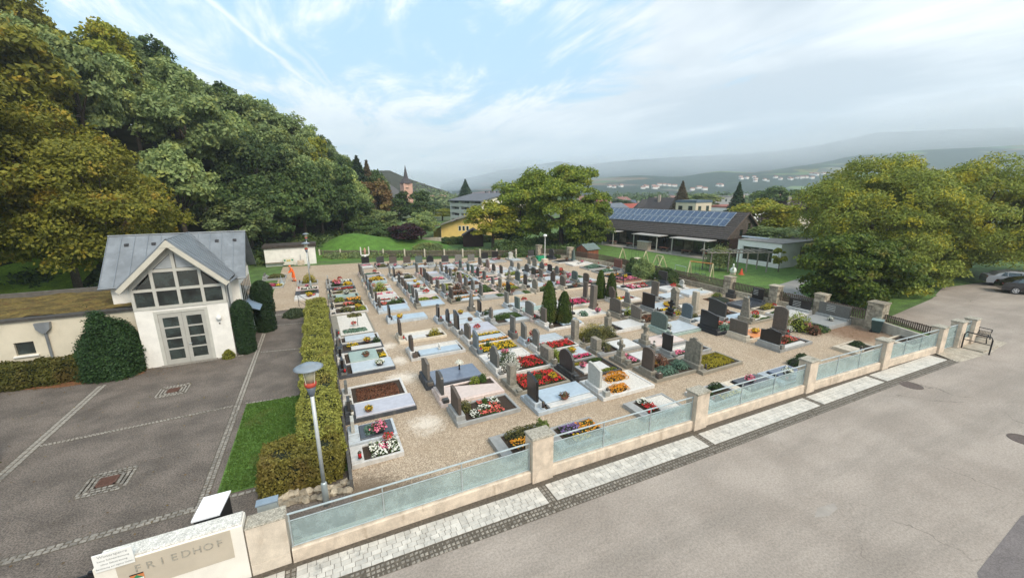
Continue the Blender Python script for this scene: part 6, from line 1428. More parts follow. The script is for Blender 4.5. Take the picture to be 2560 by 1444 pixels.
lp_(MB().tube([(1.7, -.08, zl+.1), (1.7, -.08, 0)], .05, 5), 'downpipe', mat('dark_pipe', (.1,)*3), yb)
lp_(MB().cbox(-1.2, LY+3, -3.6, -3.3, 0, .75, .03), 'garden_wall', mat('pale_wall', (.5, .44, .36), .9, .1, 2), yb)
A, B = PD(1127, 560, 118), PD(1205, 560, 105); ang, LA = frame_from((A.x, A.y, 0), (B.x, B.y, 0))
ap = thing('apartment_block', 'pale grey three storey apartment block with recessed balconies and dark roof', 'building', (A.x, A.y, 0), ang)
za = PD(1205, 502, 105).z; Cc = PD(1268, 500, 122); DA = 17
fac = mat('flat_grey', (.64, .63, .60), .9, .06, 1); cre = mat('flat_cream', (.80, .74, .62), .9, .05, 1)
lp_(MB().box(0, LA-.1, 1.2, DA, 0, za), 'wall', fac, ap)
lp_(MB().prism([(0, 0), (DA, 0), (DA, za), (DA*.5, za+1.7), (0, za)], 'x', LA-.1, LA+.1), 'gable_wall', cre, ap)
for k in range(4):
    x = k*LA/3.0
    lp_(MB().box(max(0, x-.5), min(LA-.12, x+.5), 0, 1.2, 0, za), 'pier', fac, ap)
for fl in range(4):
    for k in range(3):
        x = k*LA/3.; z0 = fl*za/4
        w_ = lp_(MB().box(x+.6, x+LA/3-.6, 1.15, 1.19, z0+.3, z0+za/4-.3), 'window', dglass, ap)
        lp_(MB().box(x+.5, x+LA/3-.5, .05, .15, z0+.0, z0+1.0), 'balcony', fac, ap)
rf = MB(); slab(rf, (-.4, -.5, za), (LA+.4, -.5, za), (LA+.4, DA*.5, za+1.9), (-.4, DA*.5, za+1.9), .25); slab(rf, (LA+.4, DA+.5, za), (-.4, DA+.5, za), (-.4, DA*.5, za+1.9), (LA+.4, DA*.5, za+1.9), .25)
ro = lp_(rf, 'roof', mat('slate_roof', (.12, .125, .14), .8, .1, 1), ap)
for k in range(5): sub('chimney', MB().box(LA*.25+k*LA*.17, LA*.25+k*LA*.17+.6, DA*.55, DA*.6, za+1.5, za+2.4), mat('chimney_dark', (.14, .14, .15), .8), ro)
def shed(name, label, loc, ang, w_, d, h, rh, wm, rm):
    t = thing(name, label, 'shed', loc, ang)
    lp_(MB().box(0, w_, 0, d, 0, h).prism([(0, h), (w_, h), (w_/2, h+rh)], 'y', 0, .06).prism([(0, h), (w_, h), (w_/2, h+rh)], 'y', d-.06, d), 'wall', wm, t)
    r_ = MB(); slab(r_, (-.25, -.25, h-.1), (-.25, d+.25, h-.1), (w_/2, d+.25, h+rh+.06), (w_/2, -.25, h+rh+.06), .06); slab(r_, (w_+.25, d+.25, h-.1), (w_+.25, -.25, h-.1), (w_/2, -.25, h+rh+.06), (w_/2, d+.25, h+rh+.06), .06)
    lp_(r_, 'roof', rm, t); return t
q = G(1158, 617)
shed('brown_shed', 'dark brown garden shed with pitched roof right in front of the yellow building', (q.x, q.y, 0), radians(-20), 3.4, 3., 1.9, 1.0, mat('shed_brown', (.05, .025, .02), .8), mat('shed_dark', (.045, .035, .035), .8))
hut = thing('red_hut', 'small red brown board hut with grey green roof beside the lawn', 'shed', (31.55, 43.3, 0), radians(8))
redw = mat('red_boards', (.24, .085, .045), .75, .2, 6, objvar=.2)
for k in range(13): lp_(MB().box(k*.15, k*.15+.143, 0, .04, 0, 1.62), 'board', redw, hut)
for k in range(14): lp_(MB().box(-.04, 0, .04+k*.15, .183+k*.15, 0, 1.9-.02*abs(k-7) if 0 else 1.62+.5*(1-abs((k+.5)/14*2-1))), 'board', redw, hut)
lp_(MB().box(0, 1.95, .04, 2.1, 0, 1.6).prism([(.04, 1.6), (2.1, 1.6), (1.07, 2.1)], 'x', 0, 1.95), 'body', redw, hut)
r_ = MB(); slab(r_, (-.2, -.2, 1.5), (2.15, -.2, 1.5), (2.15, 1.07, 2.18), (-.2, 1.07, 2.18), .06); slab(r_, (2.15, 2.35, 1.5), (-.2, 2.35, 1.5), (-.2, 1.07, 2.18), (2.15, 1.07, 2.18), .06)
lp_(r_, 'roof', mat('hut_roof', (.12, .16, .15), .8, .15, 4), hut)
chx = thing('church', 'pink church tower with slender dark spire above the trees', 'church', tuple(PD(1018, 500, 190).xy)+(0,), .2)
zt_ = PD(1018, 458, 190).z; zs = PD(1018, 413, 190).z; dd = 190
lp_(MB().box(-2, 2, -2, 2, 0, zt_), 'tower', mat('church_pink', (.60, .36, .28), .9, .08, 1), chx)
lp_(MB().lathe([(2.9, zt_), (2.0, zt_+1.2), (1.1, zt_+2.2), (.05, zs)], n=8), 'spire', mat('spire_dark', (.06, .05, .055), .7), chx)
lp_(MB().box(.9, 1.7, -2.03, -2.0, zt_-3.6, zt_-1.6), 'window', dglass, chx); lp_(MB().lathe([(.7, -.02), (.7, .02)], n=14), 'clock', wht, chx).location = (-.5, -2.03, zt_-1.8)
chx.children[-1].rotation_euler = (pi/2, 0, 0)
lp_(MB().prism([(-14, 0), (-2, 0), (-2, zt_-4.5), (-8, zt_-.5), (-14, zt_-6)], 'y', -1.6, 12), 'nave', mat('nave_grey', (.15, .15, .16), .8), chx)
# ---- town
def house(px, dist, top, w_, d, wh, rh, rz, wc, rc, label, hip=False, name='house', base=0):
    q = PD(px, top, dist); H = q.z; t = thing(name, label, 'house', (q.x, q.y, base), rz, 'houses of the town')
    wh = H-rh-base
    t_m = mat('wall_%.2f_%.2f' % (wc[0], wc[2]), wc, .9, .05, .5); r_m = mat('roof_%.2f_%.2f' % (rc[0], rc[2]), rc, .85, .15, .8)
    lp_(MB().box(-w_/2, w_/2, -d/2, d/2, -.1, wh), 'wall', t_m, t)
    r_ = MB(); e = .5
    if hip:
        r_.add([(-w_/2-e, -d/2-e, wh-.05), (w_/2+e, -d/2-e, wh-.05), (w_/2+e, d/2+e, wh-.05), (-w_/2-e, d/2+e, wh-.05), (-w_/2+d*.3, 0, wh+rh), (w_/2-d*.3, 0, wh+rh)], [(0,1,5,4),(1,2,5),(2,3,4,5),(3,0,4),(3,2,1,0)])
    elif rh < .6: r_.box(-w_/2-.1, w_/2+.1, -d/2-.1, d/2+.1, wh+.01, wh+rh)
    else:
        slab(r_, (-w_/2-e, -d/2-e, wh-.1), (w_/2+e, -d/2-e, wh-.1), (w_/2+e, 0, wh+rh), (-w_/2-e, 0, wh+rh), .2); slab(r_, (w_/2+e, d/2+e, wh-.1), (-w_/2-e, d/2+e, wh-.1), (-w_/2-e, 0, wh+rh), (w_/2+e, 0, wh+rh), .2)
        for s_ in (-1, 1): lp_(MB().prism([(-d/2, wh), (d/2, wh), (0, wh+rh-.1)], 'x', s_*(w_/2-.05)-.05, s_*(w_/2-.05)+.05), 'gable', t_m, t)
    ro = lp_(r_, 'roof', r_m, t)
    if dist < 300 and rh >= .6: sub('chimney', MB().box(w_*.15, w_*.15+.6, .8, 1.4, wh+rh*.4, wh+rh+.7), mat('chimney_pale', (.4, .33, .28), .9), ro)
    if dist < 260:
        for k in range(max(2, int(w_/3.5))):
            x = -w_/2+(k+.5)*w_/max(2, int(w_/3.5))
            for z_ in ([wh-1.9] if wh < 4.5 else [wh-1.9, wh-4.6]):
                lp_(MB().box(x-.5, x+.5, -d/2-.04, -d/2-.01, z_, z_+1.2), 'window', dglass, t)
        for k in (-1, 1): lp_(MB().box(-w_/2-.04, -w_/2-.01, k*d/4-.5, k*d/4+.5, wh-1.9, wh-.7), 'window', dglass, t)
    return t
wt, cr_, pk = (.72, .70, .66), (.62, .54, .42), (.58, .42, .36)
house(1500, 175, 496, 12, 9, 6, 3.5, .5, pk, (.28, .08, .09), 'house with wine red roof left of the solar roof')
house(1520, 130, 508, 14, 10, 5, 2.8, .3, wt, (.13, .15, .18), 'house with blue grey roof just above the left of the solar panels')
house(1555, 190, 500, 11, 9, 6, 3, -.4, cr_, (.09, .11, .15), 'house with dark blue roof next to the wine red roofs')
house(1590, 150, 508, 13, 9, 5, 3, .1, cr_, (.30, .07, .05), 'house with bright red roof behind the solar panels')
house(1625, 125, 498, 9, 8, 5, 3.6, -.6, cr_, (.05, .045, .045), 'house with black hipped roof left of the white gable', True)
house(1668, 118, 494, 9, 10, 5, 4.6, radians(115), (.78, .77, .73), (.045, .04, .042), 'dark steep roofed house with a bright white gable above the solar roof')
house(1735, 100, 500, 5.5, 5, 5, .5, .1, cr_, (.10, .14, .19), 'small cream flat-roofed tower block behind the solar roof')
house(1780, 210, 490, 22, 12, 5, .5, 0, (.3, .3, .3), (.16, .16, .17), 'dark flat-roofed hall with many roof boxes')
house(1870, 150, 512, 26, 14, 6, .55, -.1, (.78, .77, .75), (.35, .13, .10), 'long white flat hall behind the yellow autumn tree')
house(1555, 290, 492, 14, 9, 6, 3, .4, wt, (.22, .10, .08), 'far house with brown red roof, left town part')
house(1470, 330, 490, 16, 10, 6, 3, -.3, pk, (.25, .12, .1), 'far pinkish house right of the walnut tree')
house(1690, 330, 489, 16, 9, 6, 3, .2, cr_, (.20, .11, .09), 'far cream house behind the brownish conifer')
house(2000, 120, 498, 13, 11, 5, 5.0, radians(60), (.6, .52, .4), (.10, .06, .05), 'house with large dark brown roof left of the willows')
house(2038, 160, 492, 6, 6, 9, .5, .2, (.75, .77, .78), (.5, .5, .5), 'white narrow building with a yellow advertising panel')
tw = thing('bell_tower', 'open pale bell frame tower with a cross on the red strip roof', 'tower', tuple(PD(1845, 500, 148).xy)+(0,), .1)
z0, z1 = PD(1845, 512, 148).z, PD(1845, 492, 148).z
for x in (-1.9, 1.5): lp_(MB().box(x, x+.45, -.8, .8, 0, z1), 'tower_leg', mat('tower_beige', (.55, .47, .40), .9), tw)
lp_(MB().box(-1.9, 1.95, -.8, .8, z1, z1+.5), 'beam', mat('tower_beige', (0,)*3), tw); lp_(MB().box(-.1, .1, -.1, .1, z1+.5, z1+2.6).box(-.7, .7, -.1, .1, z1+1.7, z1+1.9), 'cross', wht, tw)
sp_ = thing('advertising_panel', 'yellow orange panel on the white narrow building', 'sign', tuple(PD(2048, 498, 156).xy)+(0,), .2)
zz0 = PD(2048, 508, 156).z; lp_(MB().box(-.9, .9, -.2, .2, zz0, zz0+3.2), 'panel', mat('panel_yellow', (.75, .42, .03), .6), sp_); lp_(MB().box(-.1, .1, -.1, .1, 0, zz0), 'mast', gmetal, sp_)
rr = random.Random(12); used_l = set()
wall_w = ['white', 'cream', 'pinkish', 'pale']; roof_w = ['red brown', 'dark', 'wine red', 'grey']
spots = []
for k in range(26):
    px = 1440+k*42+rr.uniform(-12, 12)
    if px > 2480: continue
    spots.append((px, rr.uniform(380, 640), rr.uniform(484, 488)))
for i, (px, d, top) in enumerate(spots):
    w_i, r_i = rr.randrange(4), rr.randrange(4)
    side = 'behind the solar roof' if px < 1850 else 'left of the willows' if px < 2080 else 'behind the willows'
    house(px, d, top, rr.uniform(11, 20), rr.uniform(9, 12), 5, rr.uniform(2.5, 4), rr.uniform(-.8, .8), (wt, cr_, pk, (.66, .64, .58))[w_i], ((.26, .11, .08), (.07, .065, .065), (.25, .07, .08), (.18, .17, .17))[r_i],
          f"tiny {wall_w[w_i]} house, {roof_w[r_i]} roof, {OR[i%11]} far house {side}"+('' if i < 11 else ' farther right' if i < 22 else ' rightmost'), name='town_house')
from mathutils.bvhtree import BVHTree
BV = BVHTree.FromPolygons([v.co.copy() for v in nh_.data.vertices], [tuple(p_.vertices) for p_ in nh_.data.polygons])
# hamlets on the far slopes
for i, (px, py, n) in enumerate(((1540, 468, 4), (1620, 470, 6), (1670, 466, 4), (1790, 466, 3), (1870, 447, 5), (1900, 452, 4), (1960, 447, 5), (2010, 445, 4), (2040, 438, 6), (1740, 474, 3), (1080, 492, 2), (1105, 494, 2))):
    for k in range(n):
        d = (820 if px > 1700 else 900) if px > 1200 else 290
        x_, y_ = px+rr.uniform(-22, 22), py+rr.uniform(-3, 3)
        s_ = 1. if px > 1200 else .4; q = PD(x_, y_, d)
        if px > 1200:
            dr_ = raydir(x_, y_).normalized(); hit = BV.ray_cast(CP, dr_)
            if hit[0] is None: continue
            q = hit[0]+Vector((0, 0, 3)); s_ = .62
        t = thing('hillside_house', ['tiny white house on the misty slope beyond the town', 'tiny pale house in the valley hamlet beyond the town', 'tiny cream house among the fields across the valley'][k % 3] if px > 1200 else 'tiny pale house on the low hill right of the church', 'house', (q.x, q.y, q.z-5*s_), rr.uniform(-.6, .6), 'tiny white houses on the far slope' if k % 3 == 0 and px > 1200 else 'tiny pale houses in the hamlet' if k % 3 == 1 and px > 1200 else 'tiny cream houses across the valley' if px > 1200 else 'houses on the low church hill')
        w_ = rr.uniform(9, 17)*s_; lp_(MB().box(-w_/2, w_/2, -4*s_, 4*s_, -14, 5*s_), 'wall', mat('far_white', (.80, .77, .72), .9), t)
        lp_(MB().prism([(-4.6*s_, 4.9*s_), (4.6*s_, 4.9*s_), (0, 8*s_)], 'x', -w_/2-.5, w_/2+.5), 'roof', mat('far_roof', (.30, .16, .12), .9), t)
# woods joined where no one could count the trees
def wood_mass(name, label, pts, R, size, lm, seed, dens=260):
    rs = np.random.RandomState(seed); Ps = []; Ns = []
    for (x, y, z_, r) in pts:
        P, N = shell_leaves(rs, dens, (r, r, r*.95), .16); Ps.append(P+np.array([x, y, z_])); Ns.append(N)
    V, F = cards(rs, np.concatenate(Ps), np.concatenate(Ns), size, .7, .8)
    o = link(name, np_mesh(name, V, F, lm)); return tag(o, label, 'trees', None, 'stuff')
pts = []
for i in range(330):
    px = rr.uniform(880, 1150); d = rr.uniform(215, 400); cy = lerp_tab([(880, 440), (940, 424), (975, 424), (1010, 440), (1060, 458), (1110, 474), (1150, 490)], px)
    q = PD(px, cy, 350); f = max(0, (d-200)/150); h = q.z*min(1, f)*.97 if d < 350 else q.z
    p = PD(px, 480, d); pts.append((p.x, p.y, max(-1, h-9), rr.uniform(4, 6.5)))
wood_mass('far_wood', 'bushy green wood covering the low hill behind the church', pts, 5, 1.05, L_gg, 5, 230)
pts = []
for i in range(300):
    px = rr.uniform(1300, 2560); d = rr.uniform(260, 700); p = PD(px, 482, d); pts.append((p.x, p.y, 0, rr.uniform(3, 6.5)))
wood_mass('town_greenery', 'scattered trees and gardens between the distant town houses', pts, 5, 1.2, L_dk, 6, 90)
# undergrowth: shrubs along the slope foot and behind the fences
pts = [(lerp_tab(XF, y)+rr.uniform(-3, 3), y+rr.uniform(-2, 2), rr.uniform(-.3, .3), rr.uniform(1.2, 2.6)) for y in [38+i*.45 for i in range(150)] if not (27 < y < 37)]
wood_mass('undergrowth', 'dark shrubs and brambles along the foot of the wooded slope', pts, 2, .20, L_dk, 7, 620)
def band(a, b, n, r, j=.5): return [(a[0]+(b[0]-a[0])*i/n+rr.uniform(-j, j), a[1]+(b[1]-a[1])*i/n+rr.uniform(-j, j), 0, r*rr.uniform(.7, 1.35)) for i in range(n)]
wood_mass('fence_shrubs', 'low shrubs growing along behind the back wooden fence', band((.5, 62.3), (23, 55.5), 60, .62), 1, .10, L_gg, 8, 260)
wood_mass('rough_bushes', 'rough dark bushes and weeds at the back right corner of the cemetery', band((24.5, 52.6), (34, 50.0), 34, 1.0, .8)+band((25, 56), (40, 60), 30, 1.5, 1.2), 1, .12, L_dk, 9, 420)
wood_mass('lawn_edge_shrubs', 'green shrubs along the lawn side of the wooden cemetery fence', band((33.0, 41), (33.4, 27.5), 26, .6, .3)+band((33.2, 21.5), (33.6, 17.5), 8, .55, .3), 1, .08, L_hl, 10, 420)
for (x, y, r, lb, lm) in ((30.8, 32.3, (1.0, 1.2, 1.9), 'big dark green climbing bush on the wooden fence', L_gg), (31.6, 34.6, (.8, .9, 1.5), 'dark leaning bush left of the big climbing bush', L_dk), (31.2, 29.6, (1.1, 1.3, 1.35), 'broad dark bush between fence and black wall headstone', L_dk), (30.6, 48, (1.6, 1.0, .8), 'low dark bush beside the white floodlight pole', L_dk), (15.5, 64, (2.4, 1.2, 1.1), 'clipped shrub row behind the back fence posts', L_gg)):
    bush('fence_bush', lb, 'bush', (x, y, 0), r, 5200, .085, lm, int(x*10))
hedge('back_hedge', 'clipped dark hedge in front of the yellow building', 'hedge', 19.5, 28.5, 68.5, 70, 1.1, 9000, .12, L_dk, 77, .1)
# ================================================================== FENCES ROUND THE CEMETERY
bf = thing('back_fence', 'weathered board fence with pale concrete posts along the back of the cemetery', 'fence', (6, 61, 0))
fp = [G(x, 642.5) for x in (800, 852, 903, 959, 1012, 1062, 1111, 1157, 1200, 1242, 1290)]
for p in fp: part('post', MB().cbox(p.x-.09, p.x+.09, p.y-.09, p.y+.09, 0, 1.15, .01), mat('pale_post', (.52, .47, .38), .9), bf)
brd = MB()
for a, b in zip(fp, fp[1:]):
    n = int((b-a).length/.14)
    for k in range(n):
        if rr.random() < .03: continue
        x, y = a.x+(b.x-a.x)*(k+.5)/n, a.y+(b.y-a.y)*(k+.5)/n; brd.box(x-.05, x+.05, y+.10, y+.13, .08+rr.uniform(-.02, .02), .98+rr.uniform(-.05, .05))
part('boards', brd, mat('old_fence_board', (.115, .095, .075), .9, .3, 5), bf, kind='stuff')
for z_ in (.3, .85):
    for a, b in zip(fp, fp[1:]): part('rail', MB().tube([(a.x, a.y+.06, z_), (b.x, b.y+.06, z_)], .035, 4), wood_old, bf)
rfn = thing('picket_fence', 'old dark picket fence on a stone base with rough stone pillars on the right', 'fence', (32.4, 20, 0))
stw = mat('pillar_stone', (.36, .31, .235), .95, .3, 4, .7, 20, stain=.4, stcol=(.14, .12, .09), objvar=.35)
RP = [(32.55, 12.75), (32.6, 16.1), (32.4, 19.3), (32.3, 23.3), (32.2, 28.7), (32.2, 34.8), (31.9, 40.5), (30.6, 46.0), (28.0, 50.0)]
for i, (x, y) in enumerate(RP):
    if i in (4, 6): continue
    s_ = .34 if i else .42; h = 1.55 if i else 1.75; z_ = -.05; k = 0
    po = part('pillar', MB().box(x-s_+.05, x+s_-.05, y-s_+.05, y+s_-.05, 0, h-.05), mat('mortar', (.3, .26, .2), .95), rfn)
    while z_ < h-.05:
        hh = rr.uniform(.13, .24); hh = min(hh, h-z_)
        for sd_ in range(4):
            a = -s_; 
            while a < s_-.02:
                w_ = rr.uniform(.18, .38); b = min(s_, a+w_)
                if s_-b < .1: b = s_
                o_ = rr.uniform(0, .03)
                bx = {0: (x+a, x+b-.012, y-s_-o_, y-s_+.07), 1: (x+a, x+b-.012, y+s_-.07, y+s_+o_), 2: (x-s_-o_, x-s_+.07, y+a, y+b-.012), 3: (x+s_-.07, x+s_+o_, y+a, y+b-.012)}[sd_]
                if sd_ in (0, 2): sub_ = link('stone', MB().cbox(*bx, z_, z_+hh-.012, .012, .004, rr).mesh('stone', stw, wloc(po)), po)
                a = b
        z_ += hh
    sub_ = link('cap', MB().cbox(x-s_-.05, x+s_+.05, y-s_-.05, y+s_+.05, h, h+.09, .02, .01, rr).mesh('cap', stw, wloc(po)), po)
pk_ = MB(); pkm = mat('dark_picket', (.115, .085, .065), .85, .3, 8, objvar=.25)
for (a, b) in zip(RP, RP[1:]):
    L = hypot(b[0]-a[0], b[1]-a[1]); n = int(L/.13)
    part('base_wall', MB().add([(a[0]-.15, a[1], -.05), (a[0]+.15, a[1], -.05), (b[0]+.15, b[1], -.05), (b[0]-.15, b[1], -.05), (a[0]-.15, a[1], .45), (a[0]+.15, a[1], .45), (b[0]+.15, b[1], .45), (b[0]-.15, b[1], .45)], [(0,3,2,1),(4,5,6,7),(0,1,5,4),(1,2,6,5),(2,3,7,6),(3,0,4,7)]), stw, rfn)
    for z_ in (.62, 1.12): part('rail', MB().tube([(a[0], a[1], z_), (b[0], b[1], z_)], .035, 4), wood_old, rfn)
    for k in range(n):
        x, y = a[0]+(b[0]-a[0])*(k+.5)/n, a[1]+(b[1]-a[1])*(k+.5)/n
        pk_.box(x-.05, x-.025, y-.04, y+.04, .5, 1.22+rr.uniform(-.02, .02))
part('pickets', pk_, pkm, rfn, kind='stuff')
nf = thing('short_picket_fence', 'short run of dark pickets on a pale concrete wall behind the green bin', 'fence', (32, 11, 0))
a, b = (32.45, 12.3), (31.75, 9.5)
part('base_wall', MB().add([(a[0]-.12, a[1], -.05), (a[0]+.12, a[1], -.05), (b[0]+.12, b[1], -.05), (b[0]-.12, b[1], -.05), (a[0]-.12, a[1], .62), (a[0]+.12, a[1], .62), (b[0]+.12, b[1], .5), (b[0]-.12, b[1], .5)], [(0,3,2,1),(4,5,6,7),(0,1,5,4),(1,2,6,5),(2,3,7,6),(3,0,4,7)]), mat('pale_wall_concrete', (.50, .46, .39), .9, .15, 2, .3, 50, stain=.35, stcol=(.25, .22, .18)), nf)
for k in range(26):
    x, y = a[0]+(b[0]-a[0])*(k+.5)/26, a[1]+(b[1]-a[1])*(k+.5)/26
    part('picket', MB().cbox(x-.015, x+.015, y-.032, y+.032, .66, 1.16+rr.uniform(-.02, .02), .01), pkm, nf)
for z_ in (.74, 1.10): part('rail', MB().box(31.7, 31.74, 9.5, 9.6, z_, z_+.05).tube([(a[0]+.04, a[1], z_), (b[0]+.04, b[1], z_)], .03, 4), pkm, nf)
bn = thing('green_bin', 'green wheeled bin with pale lid by the stone fence pillar', 'bin', (31.85, 12.35, 0), .3)
bn.scale = (.85,)*3
lp_(MB().add([(-.22, -.25, .06), (.22, -.25, .06), (.22, .25, .06), (-.22, .25, .06), (-.29, -.33, .95), (.29, -.33, .95), (.29, .33, .95), (-.29, .33, .95)], [(0,3,2,1),(4,5,6,7),(0,1,5,4),(1,2,6,5),(2,3,7,6),(3,0,4,7)]), 'body', mat('bin_green', (.035, .065, .06), .5, .1, 4), bn)
lp_(MB().cbox(-.31, .31, -.36, .36, .952, 1.03, .03), 'lid', mat('bin_lid', (.25, .33, .32), .4), bn)
for s_ in (-.25, .25): lp_(MB().tube([(s_-.03, .25, .1), (s_+.03, .25, .1)], .1, 10), 'wheel', blkmetal, bn)
g2 = thing('green_container', 'small bright green garden box near the white floodlight pole', 'box', tuple(G(1352, 651).xy)+(0,), 0); lp_(MB().cbox(-.6, .6, -.4, .4, 0, .6, .04), 'body', mat('bright_green', (.02, .30, .14), .5), g2); lp_(MB().box(-.5, .5, -.3, .3, .602, .66), 'lid', mat('dkg', (.02, .2, .1), .5), g2)
# low stones at the hedge end
sw_ = thing('rubble_edge', 'row of rough natural stones edging the bank at the foot of the lamp post', 'stones', (-.8, 12.2, 0))
for k in range(22):
    x = -1.9+k*.095+rr.uniform(-.05, .05); y = 12.15+.35*(k % 2)-.012*k+rr.uniform(-.08, .08)
    o = part('stone', MB().blob((x, y, .06), (rr.uniform(.12, .2), rr.uniform(.1, .16), rr.uniform(.08, .14)), k, .2, 7, 5), stw, sw_)
hw = thing('grave_wall', 'low dark retaining wall running between the hedge and the graves', 'wall', (.12, 25, 0)); part('wall', MB().cbox(.07, .17, 11.9, 34, -.05, .42, .01), mat('dark_wall', (.09, .085, .08), .8, .2, 4), hw)
# ================================================================== PLAYGROUND
pale_w = mat('pale_timber', (.52, .46, .28), .7, .1, 5); 
def swing(name, label, p, q_, h, spread, rail):
    t = thing(name, label, 'swing frame', tuple(((p+q_)/2)[:2])+(0,), 0, 'play frames on the lawn')
    d = (q_-p).normalized(); nrm = Vector((-d.y, d.x, 0)); c = (p+q_)/2; p = p-c; q_ = q_-c
    for e in (p, q_):
        for s_ in (-1, 1): lp_(MB().tube([e+nrm*s_*spread+(d*(.15 if e is p else -.15))*0, e+Vector((0, 0, h))], .06, 6), 'leg', pale_w, t)
    lp_(MB().tube([p+Vector((0, 0, h)), q_+Vector((0, 0, h))], .06, 6), 'beam', rail, t)
    for k in (.35, .65):
        m_ = p+(q_-p)*k; lp_(MB().tube([m_-d*.2+Vector((0, 0, h)), m_-d*.2+Vector((0, 0, .5))], .012, 4).tube([m_+d*.2+Vector((0, 0, h)), m_+d*.2+Vector((0, 0, .5))], .012, 4).box(m_.x-.12, m_.x+.12, m_.y-.25, m_.y+.25, .47, .5), 'swing_seat', blkmetal, t)
    return t
swing('swing_frame', 'tall pale swing frame with dark top beam near the red hut', G(1555, 658), G(1612, 668), 2.0, .9, wood_dark)
swing('swing_frame', 'small pale A-frame on the lawn right of the tall swing frame', G(1640, 668), G(1655, 672), 1.5, .7, pale_w)
swing('nest_frame', 'orange topped swing frame in front of the pergola', G(1722, 692), G(1778, 700), 1.7, .6, mat('orange_beam', (.5, .2, .05), .6))
for (px, py, lb) in ((1650, 688, 'left small goal frame on the lawn'), (1700, 682, 'right small goal frame on the lawn')):
    q = G(px, py); t = thing('small_goal', lb, 'goal', (q.x, q.y, 0), 1.5, 'small goals on the lawn'); lp_(MB().tube([(-.8, 0, 0), (-.8, 0, .8), (.8, 0, .8), (.8, 0, 0)], .035, 5), 'frame', gmetal, t)
pg = thing('pergola', 'weathered round timber pergola partly overgrown with climbers beside the white annex', 'pergola', (42.5, 30.5, 0), radians(-28))
wg = mat('grey_timber', (.24, .21, .18), .9, .2, 6, objvar=.2)
for x in (-3.0, -1.0, 1.0, 3.2):
    for y in (-1., 1.): lp_(MB().tube([(x, y, 0), (x+rr.uniform(-.08, .08), y, 2.15)], .075, 6), 'post', wg, pg)
for y in (-1., 1.): lp_(MB().tube([(-3.4, y, 2.18), (3.7, y, 2.2)], .07, 6), 'beam', wg, pg)
for k in range(11):
    x = -3.2+k*.66; lp_(MB().tube([(x, -1.5, 2.22+rr.uniform(0, .2)), (x+rr.uniform(-.2, .2), 1.5, 2.3)], .05, 5), 'rafter', wg, pg)
rsx = np.random.RandomState(9); P, N = shell_leaves(rsx, 3500, (1.3, .9, 1.9), .2)
V, F = cards(rsx, P+np.array([-1.6, 0, .5]), N, .09, .6, .9); link('climber', np_mesh('climber', V, F, L_gg), pg)['kind'] = 'stuff'
q = G(1853, 686); cn = thing('traffic_cone', 'orange red cone standing under the pergola', 'cone', (q.x, q.y, 0)); lp_(MB().lathe([(.2, .03), (.04, .65)], n=12), 'cone', mat('cone_red', (.75, .10, .04), .5), cn); lp_(MB().cbox(-.25, .25, -.25, .25, 0, .03, .01), 'base', mat('cone_red', (0,)*3), cn)
q = G(1832, 685); sw2 = thing('swan_figure', 'white swan shaped play figure next to the orange cone', 'play figure', (q.x, q.y, 0), .6)
lp_(MB().blob((0, 0, .4), (.6, .35, .38), 2, .06, 12, 8).tube([(-.45, 0, .5), (-.65, 0, .85), (-.55, 0, 1.15), (-.72, 0, 1.2), (-.88, 0, 1.08)], [.12, .09, .08, .08, .03], 8), 'body', wht, sw2, smooth=True); lp_(MB().box(-.5, .5, -.3, .3, 0, .06), 'base', concrete, sw2)
# ================================================================== BARRIER, BENCH, CARS, WORKER
br = thing('tube_barrier', 'black bent tube barrier on the pavement beyond the last fence pillar', 'barrier', (33.6, 8.2, 0))
a, b = G(2403, 869), G(2472, 887)
h_ = 1.0
part('hoop', MB().tube([a, a+Vector((0, 0, h_-.15)), a+(b-a)*.06+Vector((0, 0, h_)), b+(a-b)*.06+Vector((0, 0, h_)), b+Vector((0, 0, h_-.15)), b], .035, 8), blkmetal, br)
part('crossbar', MB().tube([a+Vector((0, 0, .55)), b+Vector((0, 0, .55))], .02, 6), blkmetal, br)
part('base_slab', MB().cbox(33.0, 35.1, 7.9, 8.7, 0, .08, .01), mat('base_concrete', (.34, .30, .24), .9, .2, 3), br)
bc = thing('garden_bench', 'bench with scrolled iron ends and wooden slats behind the black barrier', 'bench', (35.6, 8.75, 0), radians(10))
for x in (-.75, .75): lp_(MB().tube([(x, -.3, 0), (x, -.25, .42), (x, .2, .42), (x, .35, .9)], .03, 6).tube([(x, .25, 0), (x, .2, .42)], .03, 6).tube([(x, -.3, .62), (x, .25, .66)], .025, 6).tube([(x, -.28, .42), (x, -.3, .62)], .025, 6), 'end_frame', blkmetal, bc)
for k in range(4): lp_(MB().cbox(-.85, .85, -.28+k*.12, -.19+k*.12, .43, .465, .006), 'seat_slat', wood_old, bc)
for k in range(3): lp_(MB().cbox(-.85, .85, .22+k*.05, .25+k*.05, .52+k*.14, .62+k*.14, .006), 'back_slat', wood_old, bc)
